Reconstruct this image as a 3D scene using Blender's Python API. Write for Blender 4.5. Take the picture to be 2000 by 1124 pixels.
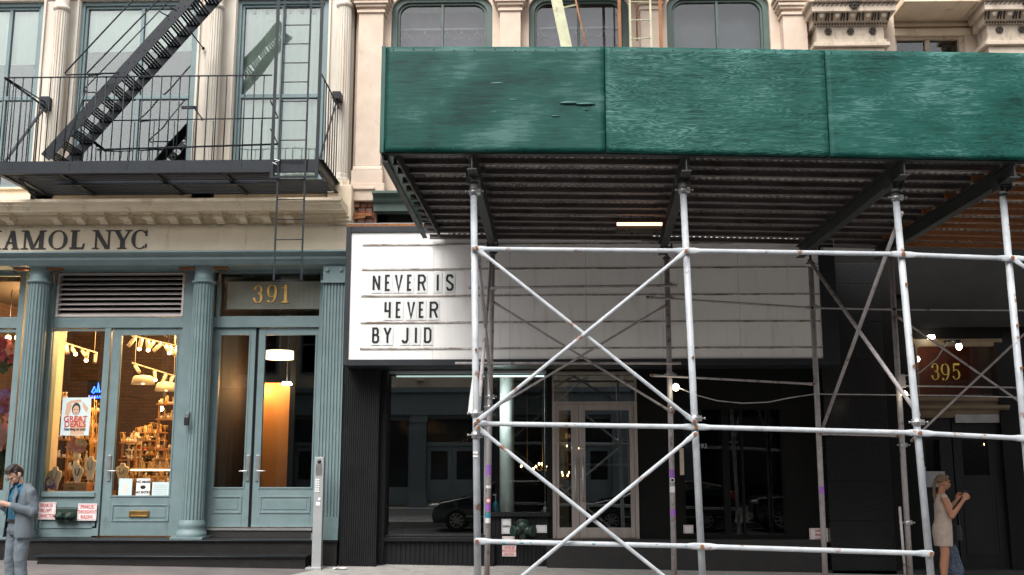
import bpy, math, random
from mathutils import Vector
random.seed(7)
sc = bpy.context.scene
for o in list(bpy.data.objects): bpy.data.objects.remove(o)
R = math.radians
# ---------- camera ----------
F = 2000.0; PIT = math.atan(344/2000); YAW = R(1.5); CZ = 1.64
cd = bpy.data.cameras.new('camera'); cam = bpy.data.objects.new('camera', cd); sc.collection.objects.link(cam)
cd.sensor_width = 36; cd.lens = 36; cd.clip_end = 400; cd.clip_start = .05
cam.location = (0, 0, CZ); cam.rotation_euler = (R(90)+PIT, 0, YAW)
sc.camera = cam
# ---------- world, sun, exposure ----------
w = bpy.data.worlds.new('World'); sc.world = w; w.use_nodes = True
nt = w.node_tree; bg = nt.nodes['Background']
sky = nt.nodes.new('ShaderNodeTexSky'); sky.sky_type = 'NISHITA'; sky.sun_disc = False
SUN_EL = R(53); SUN_AZ = R(200)      # azimuth clockwise from +Y : behind the camera, slightly to its left
sky.sun_elevation = SUN_EL; sky.sun_rotation = SUN_AZ; sky.air_density = 1.0; sky.dust_density = 4.0; sky.ozone_density = 1.0
hs = nt.nodes.new('ShaderNodeHueSaturation'); hs.inputs['Saturation'].default_value = .22   # thin overcast
nt.links.new(sky.outputs[0], hs.inputs['Color']); nt.links.new(hs.outputs[0], bg.inputs[0])
bg.inputs[1].default_value = .14
sl = bpy.data.lights.new('sun', 'SUN'); sun = bpy.data.objects.new('sun', sl); sc.collection.objects.link(sun)
sl.energy = 1.4; sl.angle = R(40); sl.color = (1, .95, .88)
sun.rotation_euler = (R(90)-SUN_EL, 0, math.pi-SUN_AZ)
sc.view_settings.view_transform = 'Standard'; sc.view_settings.look = 'None'
sc.view_settings.exposure = 1.05; sc.view_settings.gamma = 1
try: sc.cycles.max_bounces = 10; sc.cycles.transparent_max_bounces = 24
except Exception: pass

# ---------- photo pixel -> world point on the plane Y ----------
def P(px, py, Y):
    u = (px-1000)/F; v = -(py-562)/F
    y = math.cos(PIT)-v*math.sin(PIT); z = math.sin(PIT)+v*math.cos(PIT)
    X = u*math.cos(YAW)-y*math.sin(YAW); D = u*math.sin(YAW)+y*math.cos(YAW)
    t = Y/D
    return Vector((X*t, Y, CZ+z*t))
def X_(px, py, Y): return P(px, py, Y).x
def Z_(py, Y, px=700): return P(px, py, Y).z
def rc(x0, y0, x1, y1, Y):
    ym = (y0+y1)/2; xm = (x0+x1)/2
    return (P(x0, ym, Y).x, P(x1, ym, Y).x, P(xm, y1, Y).z, P(xm, y0, Y).z)   # xa, xb, za, zb

# ---------- materials ----------
MATS = {}
def lin(c): return tuple((x/12.92 if x <= .04045 else ((x+.055)/1.055)**2.4) for x in c)
def mat(name, c1, c2=None, scale=4, stretch=(1, 1, 1), rough=.6, metal=0, bump=.15, bscale=60, dirt=None, dcol=(.05, .04, .03), dscale=2, dstretch=(1, 1, 1), dth=.55, dw=.12, spec=.5, coat=0, distort=0):
    m = bpy.data.materials.new(name); m.use_nodes = True; t = m.node_tree; N = t.nodes; L = t.links
    b = N['Principled BSDF']; b.inputs['Roughness'].default_value = rough; b.inputs['Metallic'].default_value = metal
    b.inputs['Specular IOR Level'].default_value = spec
    if coat: b.inputs['Coat Weight'].default_value = coat
    tc = N.new('ShaderNodeTexCoord')
    c2 = c2 or tuple(x*.8 for x in c1)
    mp = N.new('ShaderNodeMapping'); mp.inputs['Scale'].default_value = stretch; L.new(tc.outputs['Object'], mp.inputs[0])
    nz = N.new('ShaderNodeTexNoise'); nz.inputs['Scale'].default_value = scale; nz.inputs['Detail'].default_value = 7; nz.inputs['Roughness'].default_value = .6
    nz.inputs['Distortion'].default_value = distort
    L.new(mp.outputs[0], nz.inputs['Vector'])
    rp = N.new('ShaderNodeValToRGB'); rp.color_ramp.elements[0].position = .32; rp.color_ramp.elements[1].position = .68
    rp.color_ramp.elements[0].color = (*c2, 1); rp.color_ramp.elements[1].color = (*c1, 1)
    L.new(nz.outputs[0], rp.inputs[0]); out = rp.outputs[0]
    if dirt:
        mp2 = N.new('ShaderNodeMapping'); mp2.inputs['Scale'].default_value = dstretch; mp2.inputs['Location'].default_value = (3.1, 1.7, 5.3); L.new(tc.outputs['Object'], mp2.inputs[0])
        n2 = N.new('ShaderNodeTexNoise'); n2.inputs['Scale'].default_value = dscale; n2.inputs['Detail'].default_value = 9; n2.inputs['Roughness'].default_value = .65; L.new(mp2.outputs[0], n2.inputs['Vector'])
        r2 = N.new('ShaderNodeValToRGB'); r2.color_ramp.elements[0].position = dth; r2.color_ramp.elements[1].position = dth+dw
        r2.color_ramp.elements[0].color = (0, 0, 0, 1); r2.color_ramp.elements[1].color = (dirt, dirt, dirt, 1); L.new(n2.outputs[0], r2.inputs[0])
        mx = N.new('ShaderNodeMix'); mx.data_type = 'RGBA'; L.new(r2.outputs[0], mx.inputs[0]); L.new(out, mx.inputs[6]); mx.inputs[7].default_value = (*dcol, 1); out = mx.outputs[2]
    L.new(out, b.inputs['Base Color'])
    if bump:
        n3 = N.new('ShaderNodeTexNoise'); n3.inputs['Scale'].default_value = bscale; n3.inputs['Detail'].default_value = 5; L.new(tc.outputs['Object'], n3.inputs['Vector'])
        bp = N.new('ShaderNodeBump'); bp.inputs['Strength'].default_value = bump; bp.inputs['Distance'].default_value = .01; L.new(n3.outputs[0], bp.inputs['Height']); L.new(bp.outputs[0], b.inputs['Normal'])
        mr = N.new('ShaderNodeMapRange'); mr.inputs[3].default_value = max(0, rough-.12); mr.inputs[4].default_value = min(1, rough+.15); L.new(nz.outputs[0], mr.inputs[0]); L.new(mr.outputs[0], b.inputs['Roughness'])
    MATS[name] = m; return m
def flat(name, c, rough=.5, metal=0, emit=None, es=0):
    m = bpy.data.materials.new(name); m.use_nodes = True; b = m.node_tree.nodes['Principled BSDF']
    b.inputs['Base Color'].default_value = (*c, 1); b.inputs['Roughness'].default_value = rough; b.inputs['Metallic'].default_value = metal
    if emit: b.inputs['Emission Color'].default_value = (*emit, 1); b.inputs['Emission Strength'].default_value = es
    MATS[name] = m; return m
def glass(name, tint=(.9, .95, .93), k=1.0, wav=0.0, rough=0.0):
    m = bpy.data.materials.new(name); m.use_nodes = True; t = m.node_tree; N = t.nodes; L = t.links
    N.remove(N['Principled BSDF']); o = N['Material Output']
    tr = N.new('ShaderNodeBsdfTransparent'); tr.inputs[0].default_value = (*tint, 1)
    gl = N.new('ShaderNodeBsdfGlossy'); gl.inputs['Roughness'].default_value = rough
    fr = N.new('ShaderNodeFresnel'); fr.inputs[0].default_value = 1.5
    mu = N.new('ShaderNodeMath'); mu.operation = 'MULTIPLY'; mu.use_clamp = True; mu.inputs[1].default_value = k; L.new(fr.outputs[0], mu.inputs[0])
    mx = N.new('ShaderNodeMixShader'); L.new(mu.outputs[0], mx.inputs[0]); L.new(tr.outputs[0], mx.inputs[1]); L.new(gl.outputs[0], mx.inputs[2]); L.new(mx.outputs[0], o.inputs[0])
    if wav:
        tc = N.new('ShaderNodeTexCoord'); nz = N.new('ShaderNodeTexNoise'); nz.inputs['Scale'].default_value = 1.6; nz.inputs['Detail'].default_value = 1; L.new(tc.outputs['Object'], nz.inputs['Vector'])
        bp = N.new('ShaderNodeBump'); bp.inputs['Strength'].default_value = wav; bp.inputs['Distance'].default_value = .05; L.new(nz.outputs[0], bp.inputs['Height']); L.new(bp.outputs[0], gl.inputs['Normal'])
    MATS[name] = m; return m
def brick(name, ca, cb, mortar, scale=1.0, bump=.6, off=.5, bw=.22, rh=.075, ms=.012, rough=.85):
    m = bpy.data.materials.new(name); m.use_nodes = True; t = m.node_tree; N = t.nodes; L = t.links; b = N['Principled BSDF']; b.inputs['Roughness'].default_value = rough
    tc = N.new('ShaderNodeTexCoord'); sx = N.new('ShaderNodeSeparateXYZ'); L.new(tc.outputs['Object'], sx.inputs[0])
    ad = N.new('ShaderNodeMath'); ad.operation = 'ADD'; L.new(sx.outputs[0], ad.inputs[0]); L.new(sx.outputs[1], ad.inputs[1])
    cx = N.new('ShaderNodeCombineXYZ'); L.new(ad.outputs[0], cx.inputs[0]); L.new(sx.outputs[2], cx.inputs[1])
    br = N.new('ShaderNodeTexBrick'); br.offset = off; L.new(cx.outputs[0], br.inputs['Vector']); br.inputs['Scale'].default_value = scale
    br.inputs['Brick Width'].default_value = bw; br.inputs['Row Height'].default_value = rh; br.inputs['Mortar Size'].default_value = ms
    br.inputs['Color1'].default_value = (*ca, 1); br.inputs['Color2'].default_value = (*cb, 1); br.inputs['Mortar'].default_value = (*mortar, 1)
    nz = N.new('ShaderNodeTexNoise'); nz.inputs['Scale'].default_value = 9; nz.inputs['Detail'].default_value = 8; L.new(tc.outputs['Object'], nz.inputs['Vector'])
    mr = N.new('ShaderNodeMapRange'); mr.inputs[3].default_value = .55; mr.inputs[4].default_value = 1.35; L.new(nz.outputs[0], mr.inputs[0])
    mx = N.new('ShaderNodeMix'); mx.data_type = 'RGBA'; mx.blend_type = 'MULTIPLY'; mx.inputs[0].default_value = 1; L.new(br.outputs['Color'], mx.inputs[6]); L.new(mr.outputs[0], mx.inputs[7]); L.new(mx.outputs[2], b.inputs['Base Color'])
    bp = N.new('ShaderNodeBump'); bp.inputs['Strength'].default_value = bump; bp.inputs['Distance'].default_value = .02; bp.invert = True; L.new(br.outputs['Fac'], bp.inputs['Height']); L.new(bp.outputs[0], b.inputs['Normal'])
    MATS[name] = m; return m
def plywood(name, seedv, grain, streak, patch, lo, hi, xs=.34):
    m = bpy.data.materials.new(name); m.use_nodes = True; t = m.node_tree; N = t.nodes; L = t.links; b = N['Principled BSDF']; b.inputs['Roughness'].default_value = .42; b.inputs['Specular IOR Level'].default_value = .22
    tc = N.new('ShaderNodeTexCoord')
    def noise(sc_, loc, scale, det, rgh=.55, dist=0):
        mp = N.new('ShaderNodeMapping'); mp.inputs['Scale'].default_value = sc_; mp.inputs['Location'].default_value = loc; L.new(tc.outputs['Object'], mp.inputs[0])
        n = N.new('ShaderNodeTexNoise'); n.inputs['Scale'].default_value = scale; n.inputs['Detail'].default_value = det; n.inputs['Roughness'].default_value = rgh; n.inputs['Distortion'].default_value = dist; L.new(mp.outputs[0], n.inputs['Vector']); return n.outputs[0]
    def mth(op, a_, b_=None, c_=None):
        q = N.new('ShaderNodeMath'); q.operation = op
        for i, v in enumerate((a_, b_, c_)):
            if v is None: continue
            if isinstance(v, (int, float)): q.inputs[i].default_value = v
            else: L.new(v, q.inputs[i])
        return q.outputs[0]
    field = noise((xs, 1, 3.2), (seedv, 0, seedv*2.3), 1.7, 5, .5, .25)
    ring = mth('MULTIPLY_ADD', mth('SINE', mth('MULTIPLY', field, 190)), .5, 0)      # contour lines of a noise field: plain-sawn grain
    fade = noise((1, 1, 1.6), (seedv, 7, 2), 2.2, 4)                                  # the grain comes and goes
    ring = mth('MULTIPLY', ring, mth('MULTIPLY', fade, 2*grain))
    st_ = mth('MULTIPLY', mth('SUBTRACT', noise((.8, 1, 9), (seedv*3, 1, seedv), 3.5, 9, .7, .4), .5), streak)
    pt_ = mth('MULTIPLY', mth('SUBTRACT', noise((1, 1, 1.5), (seedv, 4, -seedv), 1.25, 6, .5, .3), .5), patch)
    v = mth('ADD', mth('ADD', mth('ADD', ring, st_), pt_), .5)
    rp = N.new('ShaderNodeValToRGB'); e = rp.color_ramp.elements; rp.color_ramp.interpolation = 'EASE'
    e[0].position = .12; e[0].color = (.0022, .033, .027, 1); e[1].position = .95; e[1].color = (.10*hi, .235*hi, .215*hi, 1)
    k = e.new(.50); k.color = (.0065*lo, .073*lo, .059*lo, 1)
    L.new(v, rp.inputs[0]); L.new(rp.outputs[0], b.inputs['Base Color'])
    L.new(mth('MULTIPLY_ADD', st_, .3, .48), b.inputs['Roughness'])
    bp = N.new('ShaderNodeBump'); bp.inputs['Strength'].default_value = .3; bp.inputs['Distance'].default_value = .006; L.new(v, bp.inputs['Height']); L.new(bp.outputs[0], b.inputs['Normal'])
    MATS[name] = m; return m

mat('teal', (.165, .232, .243), (.130, .192, .203), scale=3.5, rough=.5, bump=.25, bscale=35, dirt=.9, dcol=(.07, .10, .10), dscale=3, dstretch=(1, 1, .35), dth=.6, dw=.2)
mat('cream', (.80, .69, .53), (.68, .57, .42), scale=2.2, stretch=(1, 1, .5), rough=.75, bump=.25, dirt=.75, dcol=(.22, .13, .07), dscale=2.6, dstretch=(1.6, 1.6, .25), dth=.58, dw=.16)
mat('cream_dirty', (.60, .52, .41), (.42, .35, .27), scale=3, rough=.8, bump=.35, dirt=.7, dcol=(.16, .10, .06), dscale=4, dstretch=(1, 1, 1), dth=.52, dw=.15)
mat('column_paint', (.66, .62, .54), (.55, .50, .43), scale=3, stretch=(1, 1, .3), rough=.6, bump=.2, dirt=.8, dcol=(.40, .17, .06), dscale=2.2, dstretch=(3.5, 3.5, .13), dth=.56, dw=.14)
mat('limestone', (.68, .56, .46), (.55, .44, .35), scale=2, rough=.82, bump=.25, dirt=.6, dcol=(.28, .20, .14), dscale=3, dstretch=(1, 1, .5), dth=.58, dw=.2)
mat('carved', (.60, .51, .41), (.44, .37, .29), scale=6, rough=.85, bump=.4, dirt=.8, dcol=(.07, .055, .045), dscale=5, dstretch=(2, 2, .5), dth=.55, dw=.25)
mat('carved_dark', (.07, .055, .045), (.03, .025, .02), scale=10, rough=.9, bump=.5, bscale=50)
mat('iron', (.012, .017, .024), (.008, .011, .015), scale=6, rough=.45, spec=.3, bump=.35, bscale=70, dirt=.5, dcol=(.06, .03, .02), dscale=6, dth=.66, dw=.08)
mat('black_metal', (.012, .012, .013), (.020, .019, .018), scale=5, rough=.55, bump=.25, bscale=120, dirt=.7, dcol=(.06, .05, .045), dscale=7, dth=.6, dw=.15)
mat('black_paint', (.013, .014, .016), (.009, .010, .011), scale=3, rough=.5, bump=.1, spec=.2, dirt=.3, dcol=(.045, .045, .045), dscale=4, dstretch=(1, 1, .3), dth=.6, dw=.2)
mat('sign_frame', (.016, .02, .026), (.012, .015, .02), scale=3, rough=.45, bump=.05)
mat('sign_white', (.88, .87, .855), (.82, .81, .795), scale=1.5, rough=.5, bump=.06, bscale=20, dirt=.45, dcol=(.52, .48, .41), dscale=3, dstretch=(2.5, 2.5, .3), dth=.53, dw=.25)
mat('sign_track', (.62, .60, .58), (.30, .26, .23), scale=9, stretch=(1, 1, 1), rough=.7, bump=.2, dirt=.75, dcol=(.12, .07, .045), dscale=3.5, dstretch=(1, 1, 4), dth=.5, dw=.1)
mat('letter_card', (.72, .74, .75), (.68, .70, .71), scale=5, rough=.35, bump=.03)
mat('ink', (.008, .008, .01), (.012, .012, .013), rough=.45, bump=0)
mat('white_pipe', (.50, .53, .56), (.36, .39, .42), scale=6, stretch=(1, 1, 1), rough=.42, bump=.2, bscale=70, dirt=.9, dcol=(.20, .075, .025), dscale=5, dth=.59, dw=.06)
mat('old_pipe', (.42, .39, .39), (.30, .28, .28), scale=9, rough=.5, metal=.0, bump=.3, bscale=80, dirt=.8, dcol=(.09, .05, .035), dscale=7, dth=.56, dw=.1)
mat('rust', (.32, .13, .045), (.16, .06, .025), scale=20, rough=.9, bump=.5, bscale=120)
mat('steel_beam', (.035, .040, .040), (.022, .025, .025), scale=4, rough=.6, bump=.2, dirt=.5, dcol=(.09, .07, .06), dscale=5, dth=.6)
mat('joist_steel', (.165, .145, .14), (.10, .085, .082), scale=5, stretch=(.4, 1, 1), rough=.65, bump=.2, dirt=.6, dcol=(.05, .03, .02), dscale=4, dth=.52)
mat('joist_wood', (.30, .12, .04), (.18, .07, .025), scale=6, stretch=(.3, 1, 3), rough=.8, bump=.3)
mat('corrugated', (.56, .53, .52), (.32, .28, .27), scale=3, rough=.45, metal=.0, bump=.2, dirt=.7, dcol=(.14, .08, .05), dscale=3, dth=.55)
mat('green_trim', (.012, .10, .078), (.008, .06, .05), scale=4, rough=.45, bump=.15)
plywood('plywood_smooth', 1.3, .07, 1.15, 1.7, .88, .66); plywood('plywood_grain', 4.7, .36, 1.1, .75, 1.05, .82); plywood('plywood_worn', 8.9, .26, 1.1, 1.25, 1.05, .85)
mat('blister_sheen', (.05, .15, .135), (.03, .11, .10), scale=6, rough=.4, bump=.1)  # paler green: light caught by the raised blisters is put into the colour
mat('dark_wood', (.022, .014, .010), (.015, .010, .007), scale=3, stretch=(3, 3, .4), rough=.8, bump=.1)
mat('granite', (.024, .024, .025), (.007, .007, .008), scale=60, rough=.25, spec=.25, bump=.02)
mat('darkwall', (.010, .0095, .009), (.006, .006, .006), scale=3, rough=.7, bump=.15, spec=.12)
mat('aluminium', (.42, .37, .34), (.33, .29, .27), scale=4, stretch=(3, 3, .3), rough=.4, metal=.6, bump=.1)
mat('steel', (.5, .5, .5), (.38, .38, .38), scale=5, rough=.32, metal=.8, bump=.05)
mat('post_grey', (.40, .42, .43), (.34, .36, .37), scale=3, rough=.42, metal=.35, bump=.06)
mat('louver', (.55, .50, .48), (.42, .38, .37), scale=5, stretch=(.3, 1, 1), rough=.55, metal=.3, bump=.1)
mat('green_frame', (.075, .115, .10), (.05, .08, .07), scale=4, rough=.5, bump=.15)
mat('concrete', (.32, .31, .29), (.22, .21, .20), scale=2.5, rough=.85, bump=.3, bscale=90, dirt=.6, dcol=(.10, .09, .085), dscale=5, dth=.55)
mat('slate', (.17, .155, .15), (.11, .10, .10), scale=2.2, rough=.6, bump=.3, bscale=70, dirt=.5, dcol=(.20, .09, .06), dscale=4, dth=.63)
mat('asphalt', (.06, .06, .062), (.04, .04, .042), scale=5, rough=.9, bump=.6, bscale=160)
mat('brass', (.42, .27, .09), (.25, .15, .05), scale=12, rough=.4, metal=.9, bump=.1)
mat('gold', (.72, .42, .10), (.62, .34, .07), scale=8, rough=.35, metal=.3, bump=0)
mat('yellow_num', (.50, .36, .06), (.36, .25, .03), scale=8, rough=.5, bump=0)
mat('plaster', (.62, .56, .48), (.52, .47, .40), scale=3, rough=.8, bump=.1)
mat('wood_floor', (.14, .08, .045), (.09, .05, .03), scale=4, stretch=(4, .3, 1), rough=.4, bump=.1)
mat('dark_ceiling', (.05, .04, .035), (.035, .03, .025), scale=2, rough=.9, bump=.1)
mat('wood_panel', (.62, .27, .07), (.50, .20, .045), scale=3, stretch=(1, 3, .3), rough=.45, bump=.05)
mat('curtain', (.86, .88, .85), (.76, .78, .74), scale=3, stretch=(9, 1, .25), rough=.9, bump=0)
mat('blind_purple', (.30, .25, .31), (.23, .19, .24), scale=4, rough=.8, bump=.1)
mat('blind_grey', (.27, .27, .28), (.22, .22, .23), scale=2, rough=.9, bump=0)
mat('paper', (.78, .79, .78), (.72, .73, .72), scale=3, rough=.8, bump=.05)
mat('sign_pink', (.80, .76, .76), (.74, .70, .70), scale=3, rough=.5, bump=.04)
mat('red_ink', (.55, .04, .03), (.45, .03, .03), scale=8, rough=.6, bump=0)
mat('fdc_green', (.018, .045, .035), (.01, .026, .02), scale=10, rough=.4, bump=.25, bscale=50, dirt=.5, dcol=(.10, .07, .03), dscale=12)
mat('purple_sticker', (.32, .12, .50), (.26, .10, .42), scale=12, rough=.5, bump=0)
mat('white_sticker', (.72, .72, .72), (.62, .62, .62), scale=12, rough=.5, bump=0)
mat('teal_sticker', (.03, .28, .36), (.02, .2, .28), scale=12, rough=.5, bump=0)
mat('shade_white', (.48, .44, .37), (.42, .38, .32), scale=5, rough=.6, bump=0)
mat('yellow_paint', (.55, .56, .38), (.42, .43, .28), scale=7, rough=.6, bump=.25, dirt=.8, dcol=(.25, .09, .03), dscale=7, dth=.6)
mat('rust_orange', (.36, .16, .07), (.22, .09, .04), scale=9, stretch=(1, 1, .4), rough=.85, bump=.4)
brick('brick_red', (.36, .13, .08), (.25, .085, .055), (.22, .17, .14), bw=.21, rh=.072)
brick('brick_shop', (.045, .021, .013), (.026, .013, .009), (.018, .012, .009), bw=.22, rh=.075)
mat('brick_far', (.24, .15, .14), (.18, .11, .10), scale=4, rough=.9, bump=.1)
brick('sidewalk_flag', (.33, .32, .30), (.28, .27, .255), (.10, .095, .09), bw=1.5, rh=1.5, ms=.012, off=0, bump=.3)
glass('glass_clear', (.93, .95, .94), .8)
glass('glass_shop', (.86, .90, .89), 1.3)
glass('glass_dark', (.62, .66, .66), 4.2)
glass('glass_up', (.90, .96, .93), 2.6, wav=.12)
glass('glass_mid', (.9, .92, .92), 1.3); glass('glass_dim', (.6, .62, .62), 1.7)

# ---------- mesh builder ----------
class MB:
    def __init__(s): s.v = []; s.f = []; s.sm = []
    def add(s, vs, fs, smooth=False):
        n = len(s.v); s.v += [tuple(q) for q in vs]
        for f in fs: s.f.append(tuple(i+n for i in f)); s.sm.append(smooth)
        return s
    def box(s, x0, x1, y0, y1, z0, z1):
        if x0 > x1: x0, x1 = x1, x0
        if y0 > y1: y0, y1 = y1, y0
        if z0 > z1: z0, z1 = z1, z0
        return s.add([(x, y, z) for x in (x0, x1) for y in (y0, y1) for z in (z0, z1)],
              [(0, 1, 3, 2), (4, 6, 7, 5), (0, 4, 5, 1), (2, 3, 7, 6), (0, 2, 6, 4), (1, 5, 7, 3)])
    def prism(s, pts, axis, a, b):      # pts: 2-D closed polygon, extruded along axis from a to b
        def q(p, t): return {'x': (t, p[0], p[1]), 'y': (p[0], t, p[1]), 'z': (p[0], p[1], t)}[axis]
        n = len(pts); vs = [q(p, a) for p in pts]+[q(p, b) for p in pts]
        fs = [tuple(range(n))[::-1], tuple(range(n, 2*n))]+[(i, (i+1) % n, n+(i+1) % n, n+i) for i in range(n)]
        return s.add(vs, fs)
    def ring(s, outer, inner, y0, y1):  # frame between two outlines in XZ with the same point count
        n = len(outer); vs = [(p[0], y0, p[1]) for p in outer]+[(p[0], y0, p[1]) for p in inner]+[(p[0], y1, p[1]) for p in outer]+[(p[0], y1, p[1]) for p in inner]
        fs = []
        for i in range(n):
            j = (i+1) % n; fs += [(i, j, n+j, n+i), (2*n+i, 3*n+i, 3*n+j, 2*n+j), (i, 2*n+i, 2*n+j, j), (n+i, n+j, 3*n+j, 3*n+i)]
        return s.add(vs, fs)
    def frame(s, o, i, y0, y1):
        xa, xb, za, zb = o; a, b, c, d = i
        s.box(xa, a, y0, y1, za, zb); s.box(b, xb, y0, y1, za, zb); s.box(a, b, y0, y1, za, c); s.box(a, b, y0, y1, d, zb); return s
    def _basis(s, d):
        d = Vector(d).normalized(); u = Vector((0, 0, 1)) if abs(d.z) < .9 else Vector((0, 1, 0))
        a = d.cross(u).normalized(); return a, a.cross(d).normalized()
    def cyl(s, p0, p1, r0, r1=None, n=12, cap=True):
        r1 = r0 if r1 is None else r1; p0 = Vector(p0); p1 = Vector(p1); a, b = s._basis(p1-p0)
        vs = [p0+(a*math.cos(t)+b*math.sin(t))*r0 for t in [2*math.pi*i/n for i in range(n)]]+[p1+(a*math.cos(t)+b*math.sin(t))*r1 for t in [2*math.pi*i/n for i in range(n)]]
        s.add(vs, [(i, (i+1) % n, n+(i+1) % n, n+i) for i in range(n)], True)
        if cap:
            m = len(s.v)-2*n; s.f.append(tuple(m+i for i in range(n))[::-1]); s.f.append(tuple(m+n+i for i in range(n))); s.sm += [False, False]
        return s
    def tube(s, pts, r, n=8):
        pts = [Vector(p) for p in pts]; k = len(pts); base = len(s.v); rr = r if isinstance(r, (list, tuple)) else [r]*k
        for i, p in enumerate(pts):
            d = (pts[min(i+1, k-1)]-pts[max(i-1, 0)]); a, b = s._basis(d)
            for j in range(n):
                t = 2*math.pi*j/n; s.v.append(tuple(p+(a*math.cos(t)+b*math.sin(t))*rr[i]))
        for i in range(k-1):
            for j in range(n):
                s.f.append((base+i*n+j, base+i*n+(j+1) % n, base+(i+1)*n+(j+1) % n, base+(i+1)*n+j)); s.sm.append(True)
        s.f.append(tuple(base+j for j in range(n))[::-1]); s.f.append(tuple(base+(k-1)*n+j for j in range(n))); s.sm += [False, False]
        return s
    def beam(s, p0, p1, w, h):          # oriented box, w across, h in the vertical sense
        p0 = Vector(p0); p1 = Vector(p1); a, b = s._basis(p1-p0); a = a*w/2; b = b*h/2
        vs = [p0-a-b, p0+a-b, p0+a+b, p0-a+b, p1-a-b, p1+a-b, p1+a+b, p1-a+b]
        return s.add(vs, [(3, 2, 1, 0), (4, 5, 6, 7), (0, 1, 5, 4), (1, 2, 6, 5), (2, 3, 7, 6), (3, 0, 4, 7)])
    def ibeam(s, p0, p1, w, h, t=.012):
        p0 = Vector(p0); p1 = Vector(p1); a, b = s._basis(p1-p0); up = b if b.z > 0 else -b
        s.beam(p0, p1, t, h-2*t); o = up*(h/2-t/2); s.beam(p0+o, p1+o, w, t); s.beam(p0-o, p1-o, w, t); return s
    def lathe(s, prof, c, n=24, axis='z'):   # prof: (r, h) list, open
        base = len(s.v); k = len(prof)
        for r, h in prof:
            for j in range(n):
                t = 2*math.pi*j/n; ca, sa = math.cos(t)*r, math.sin(t)*r
                s.v.append({'z': (c[0]+ca, c[1]+sa, c[2]+h), 'y': (c[0]+ca, c[1]+h, c[2]+sa), 'x': (c[0]+h, c[1]+ca, c[2]+sa)}[axis])
        for i in range(k-1):
            for j in range(n):
                s.f.append((base+i*n+j, base+i*n+(j+1) % n, base+(i+1)*n+(j+1) % n, base+(i+1)*n+j)); s.sm.append(True)
        return s
    def ball(s, c, r, n=12, m=8, sx=1, sy=1, sz=1):
        base = len(s.v)
        for i in range(m+1):
            ph = math.pi*i/m
            for j in range(n):
                t = 2*math.pi*j/n; s.v.append((c[0]+r*sx*math.sin(ph)*math.cos(t), c[1]+r*sy*math.sin(ph)*math.sin(t), c[2]+r*sz*math.cos(ph)))
        for i in range(m):
            for j in range(n): s.f.append((base+i*n+j, base+(i+1)*n+j, base+(i+1)*n+(j+1) % n, base+i*n+(j+1) % n)); s.sm.append(True)
        return s
    def fluted(s, cx, cy, z0, z1, r0, r1, nf=20, d=.012):
        pr = []
        for i in range(nf):
            for k, (fr, dd) in enumerate(((0, 0), (.2, 0), (.32, .75), (.6, 1), (.88, .75))):
                pr.append((2*math.pi*(i+fr)/nf, dd*d))
        n = len(pr); vs = []
        for z, r in ((z0, r0), ((z0+z1)/2, (r0+r1)/2*1.005), (z1, r1)):
            vs += [(cx+(r-q)*math.cos(t), cy+(r-q)*math.sin(t), z) for t, q in pr]
        fs = [(k*n+i, k*n+(i+1) % n, (k+1)*n+(i+1) % n, (k+1)*n+i) for k in range(2) for i in range(n)]
        return s.add(vs, fs)
    def comb(s, x0, x1, yf, yb, z0, z1, nf, d=.012, duty=.5):   # flat fluted strip
        w_ = (x1-x0)/nf; pts = [(x0, yb), (x0, yf)]
        for i in range(nf):
            a = x0+i*w_; pts += [(a+w_*(1-duty)/2, yf), (a+w_*(1-duty*.7)/2, yf+d), (a+w_*(1+duty*.7)/2, yf+d), (a+w_*(1+duty)/2, yf)]
        pts += [(x1, yf), (x1, yb)]
        n = len(pts); vs = [(p[0], p[1], z0) for p in pts]+[(p[0], p[1], z1) for p in pts]
        s.add(vs, [(i, (i+1) % n, n+(i+1) % n, n+i) for i in range(n)]); s.box(x0, x1, yf+d+.001, yb, z0, z0+.002); return s
    def build(s, name, m, parent=None, bevel=0, label=None, off=None):
        root = parent
        while root is not None and root.parent is not None: root = root.parent
        o3 = Vector(root.get('o3', (0, 0, 0))) if root is not None else None
        solo = root is None
        if solo:
            xs = [v[0] for v in s.v]; ys = [v[1] for v in s.v]; zs = [v[2] for v in s.v]
            o3 = Vector(((min(xs)+max(xs))/2, (min(ys)+max(ys))/2, min(zs)))
        me = bpy.data.meshes.new(name); me.from_pydata([tuple(Vector(v)-o3) for v in s.v], [], s.f)
        me.polygons.foreach_set('use_smooth', s.sm); me.update()
        ob = bpy.data.objects.new(name, me); sc.collection.objects.link(ob)
        me.materials.append(MATS[m] if isinstance(m, str) else m)
        if solo: ob.location = o3; ob['o3'] = tuple(o3)
        else: ob.parent = parent
        if bevel:
            bv = ob.modifiers.new('bevel', 'BEVEL'); bv.width = bevel; bv.segments = 2; bv.limit_method = 'ANGLE'; bv.angle_limit = R(50)
        if label: ob['label'] = label
        return ob
def thing(name, label, cat, loc, group=None):
    o = bpy.data.objects.new(name, None); sc.collection.objects.link(o); o.location = loc; o['o3'] = tuple(loc); o.empty_display_size = .2
    o['label'] = label; o['category'] = cat
    if group: o['group'] = group
    return o
def tag(o, label, cat, group=None):
    o['label'] = label; o['category'] = cat
    if group: o['group'] = group
    return o
def struct(o): o['kind'] = 'structure'; return o
def dup(o, delta, label=None, parent=None):
    c = o.copy(); sc.collection.objects.link(c)
    if parent is None: c.location = o.location+Vector(delta)
    else: c.parent = parent
    if label: c['label'] = label
    for ch in o.children: dup(ch, delta, None, c)
    return c
def box(name, m, parent, x0, x1, y0, y1, z0, z1, bevel=0): return MB().box(x0, x1, y0, y1, z0, z1).build(name, m, parent, bevel)
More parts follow.
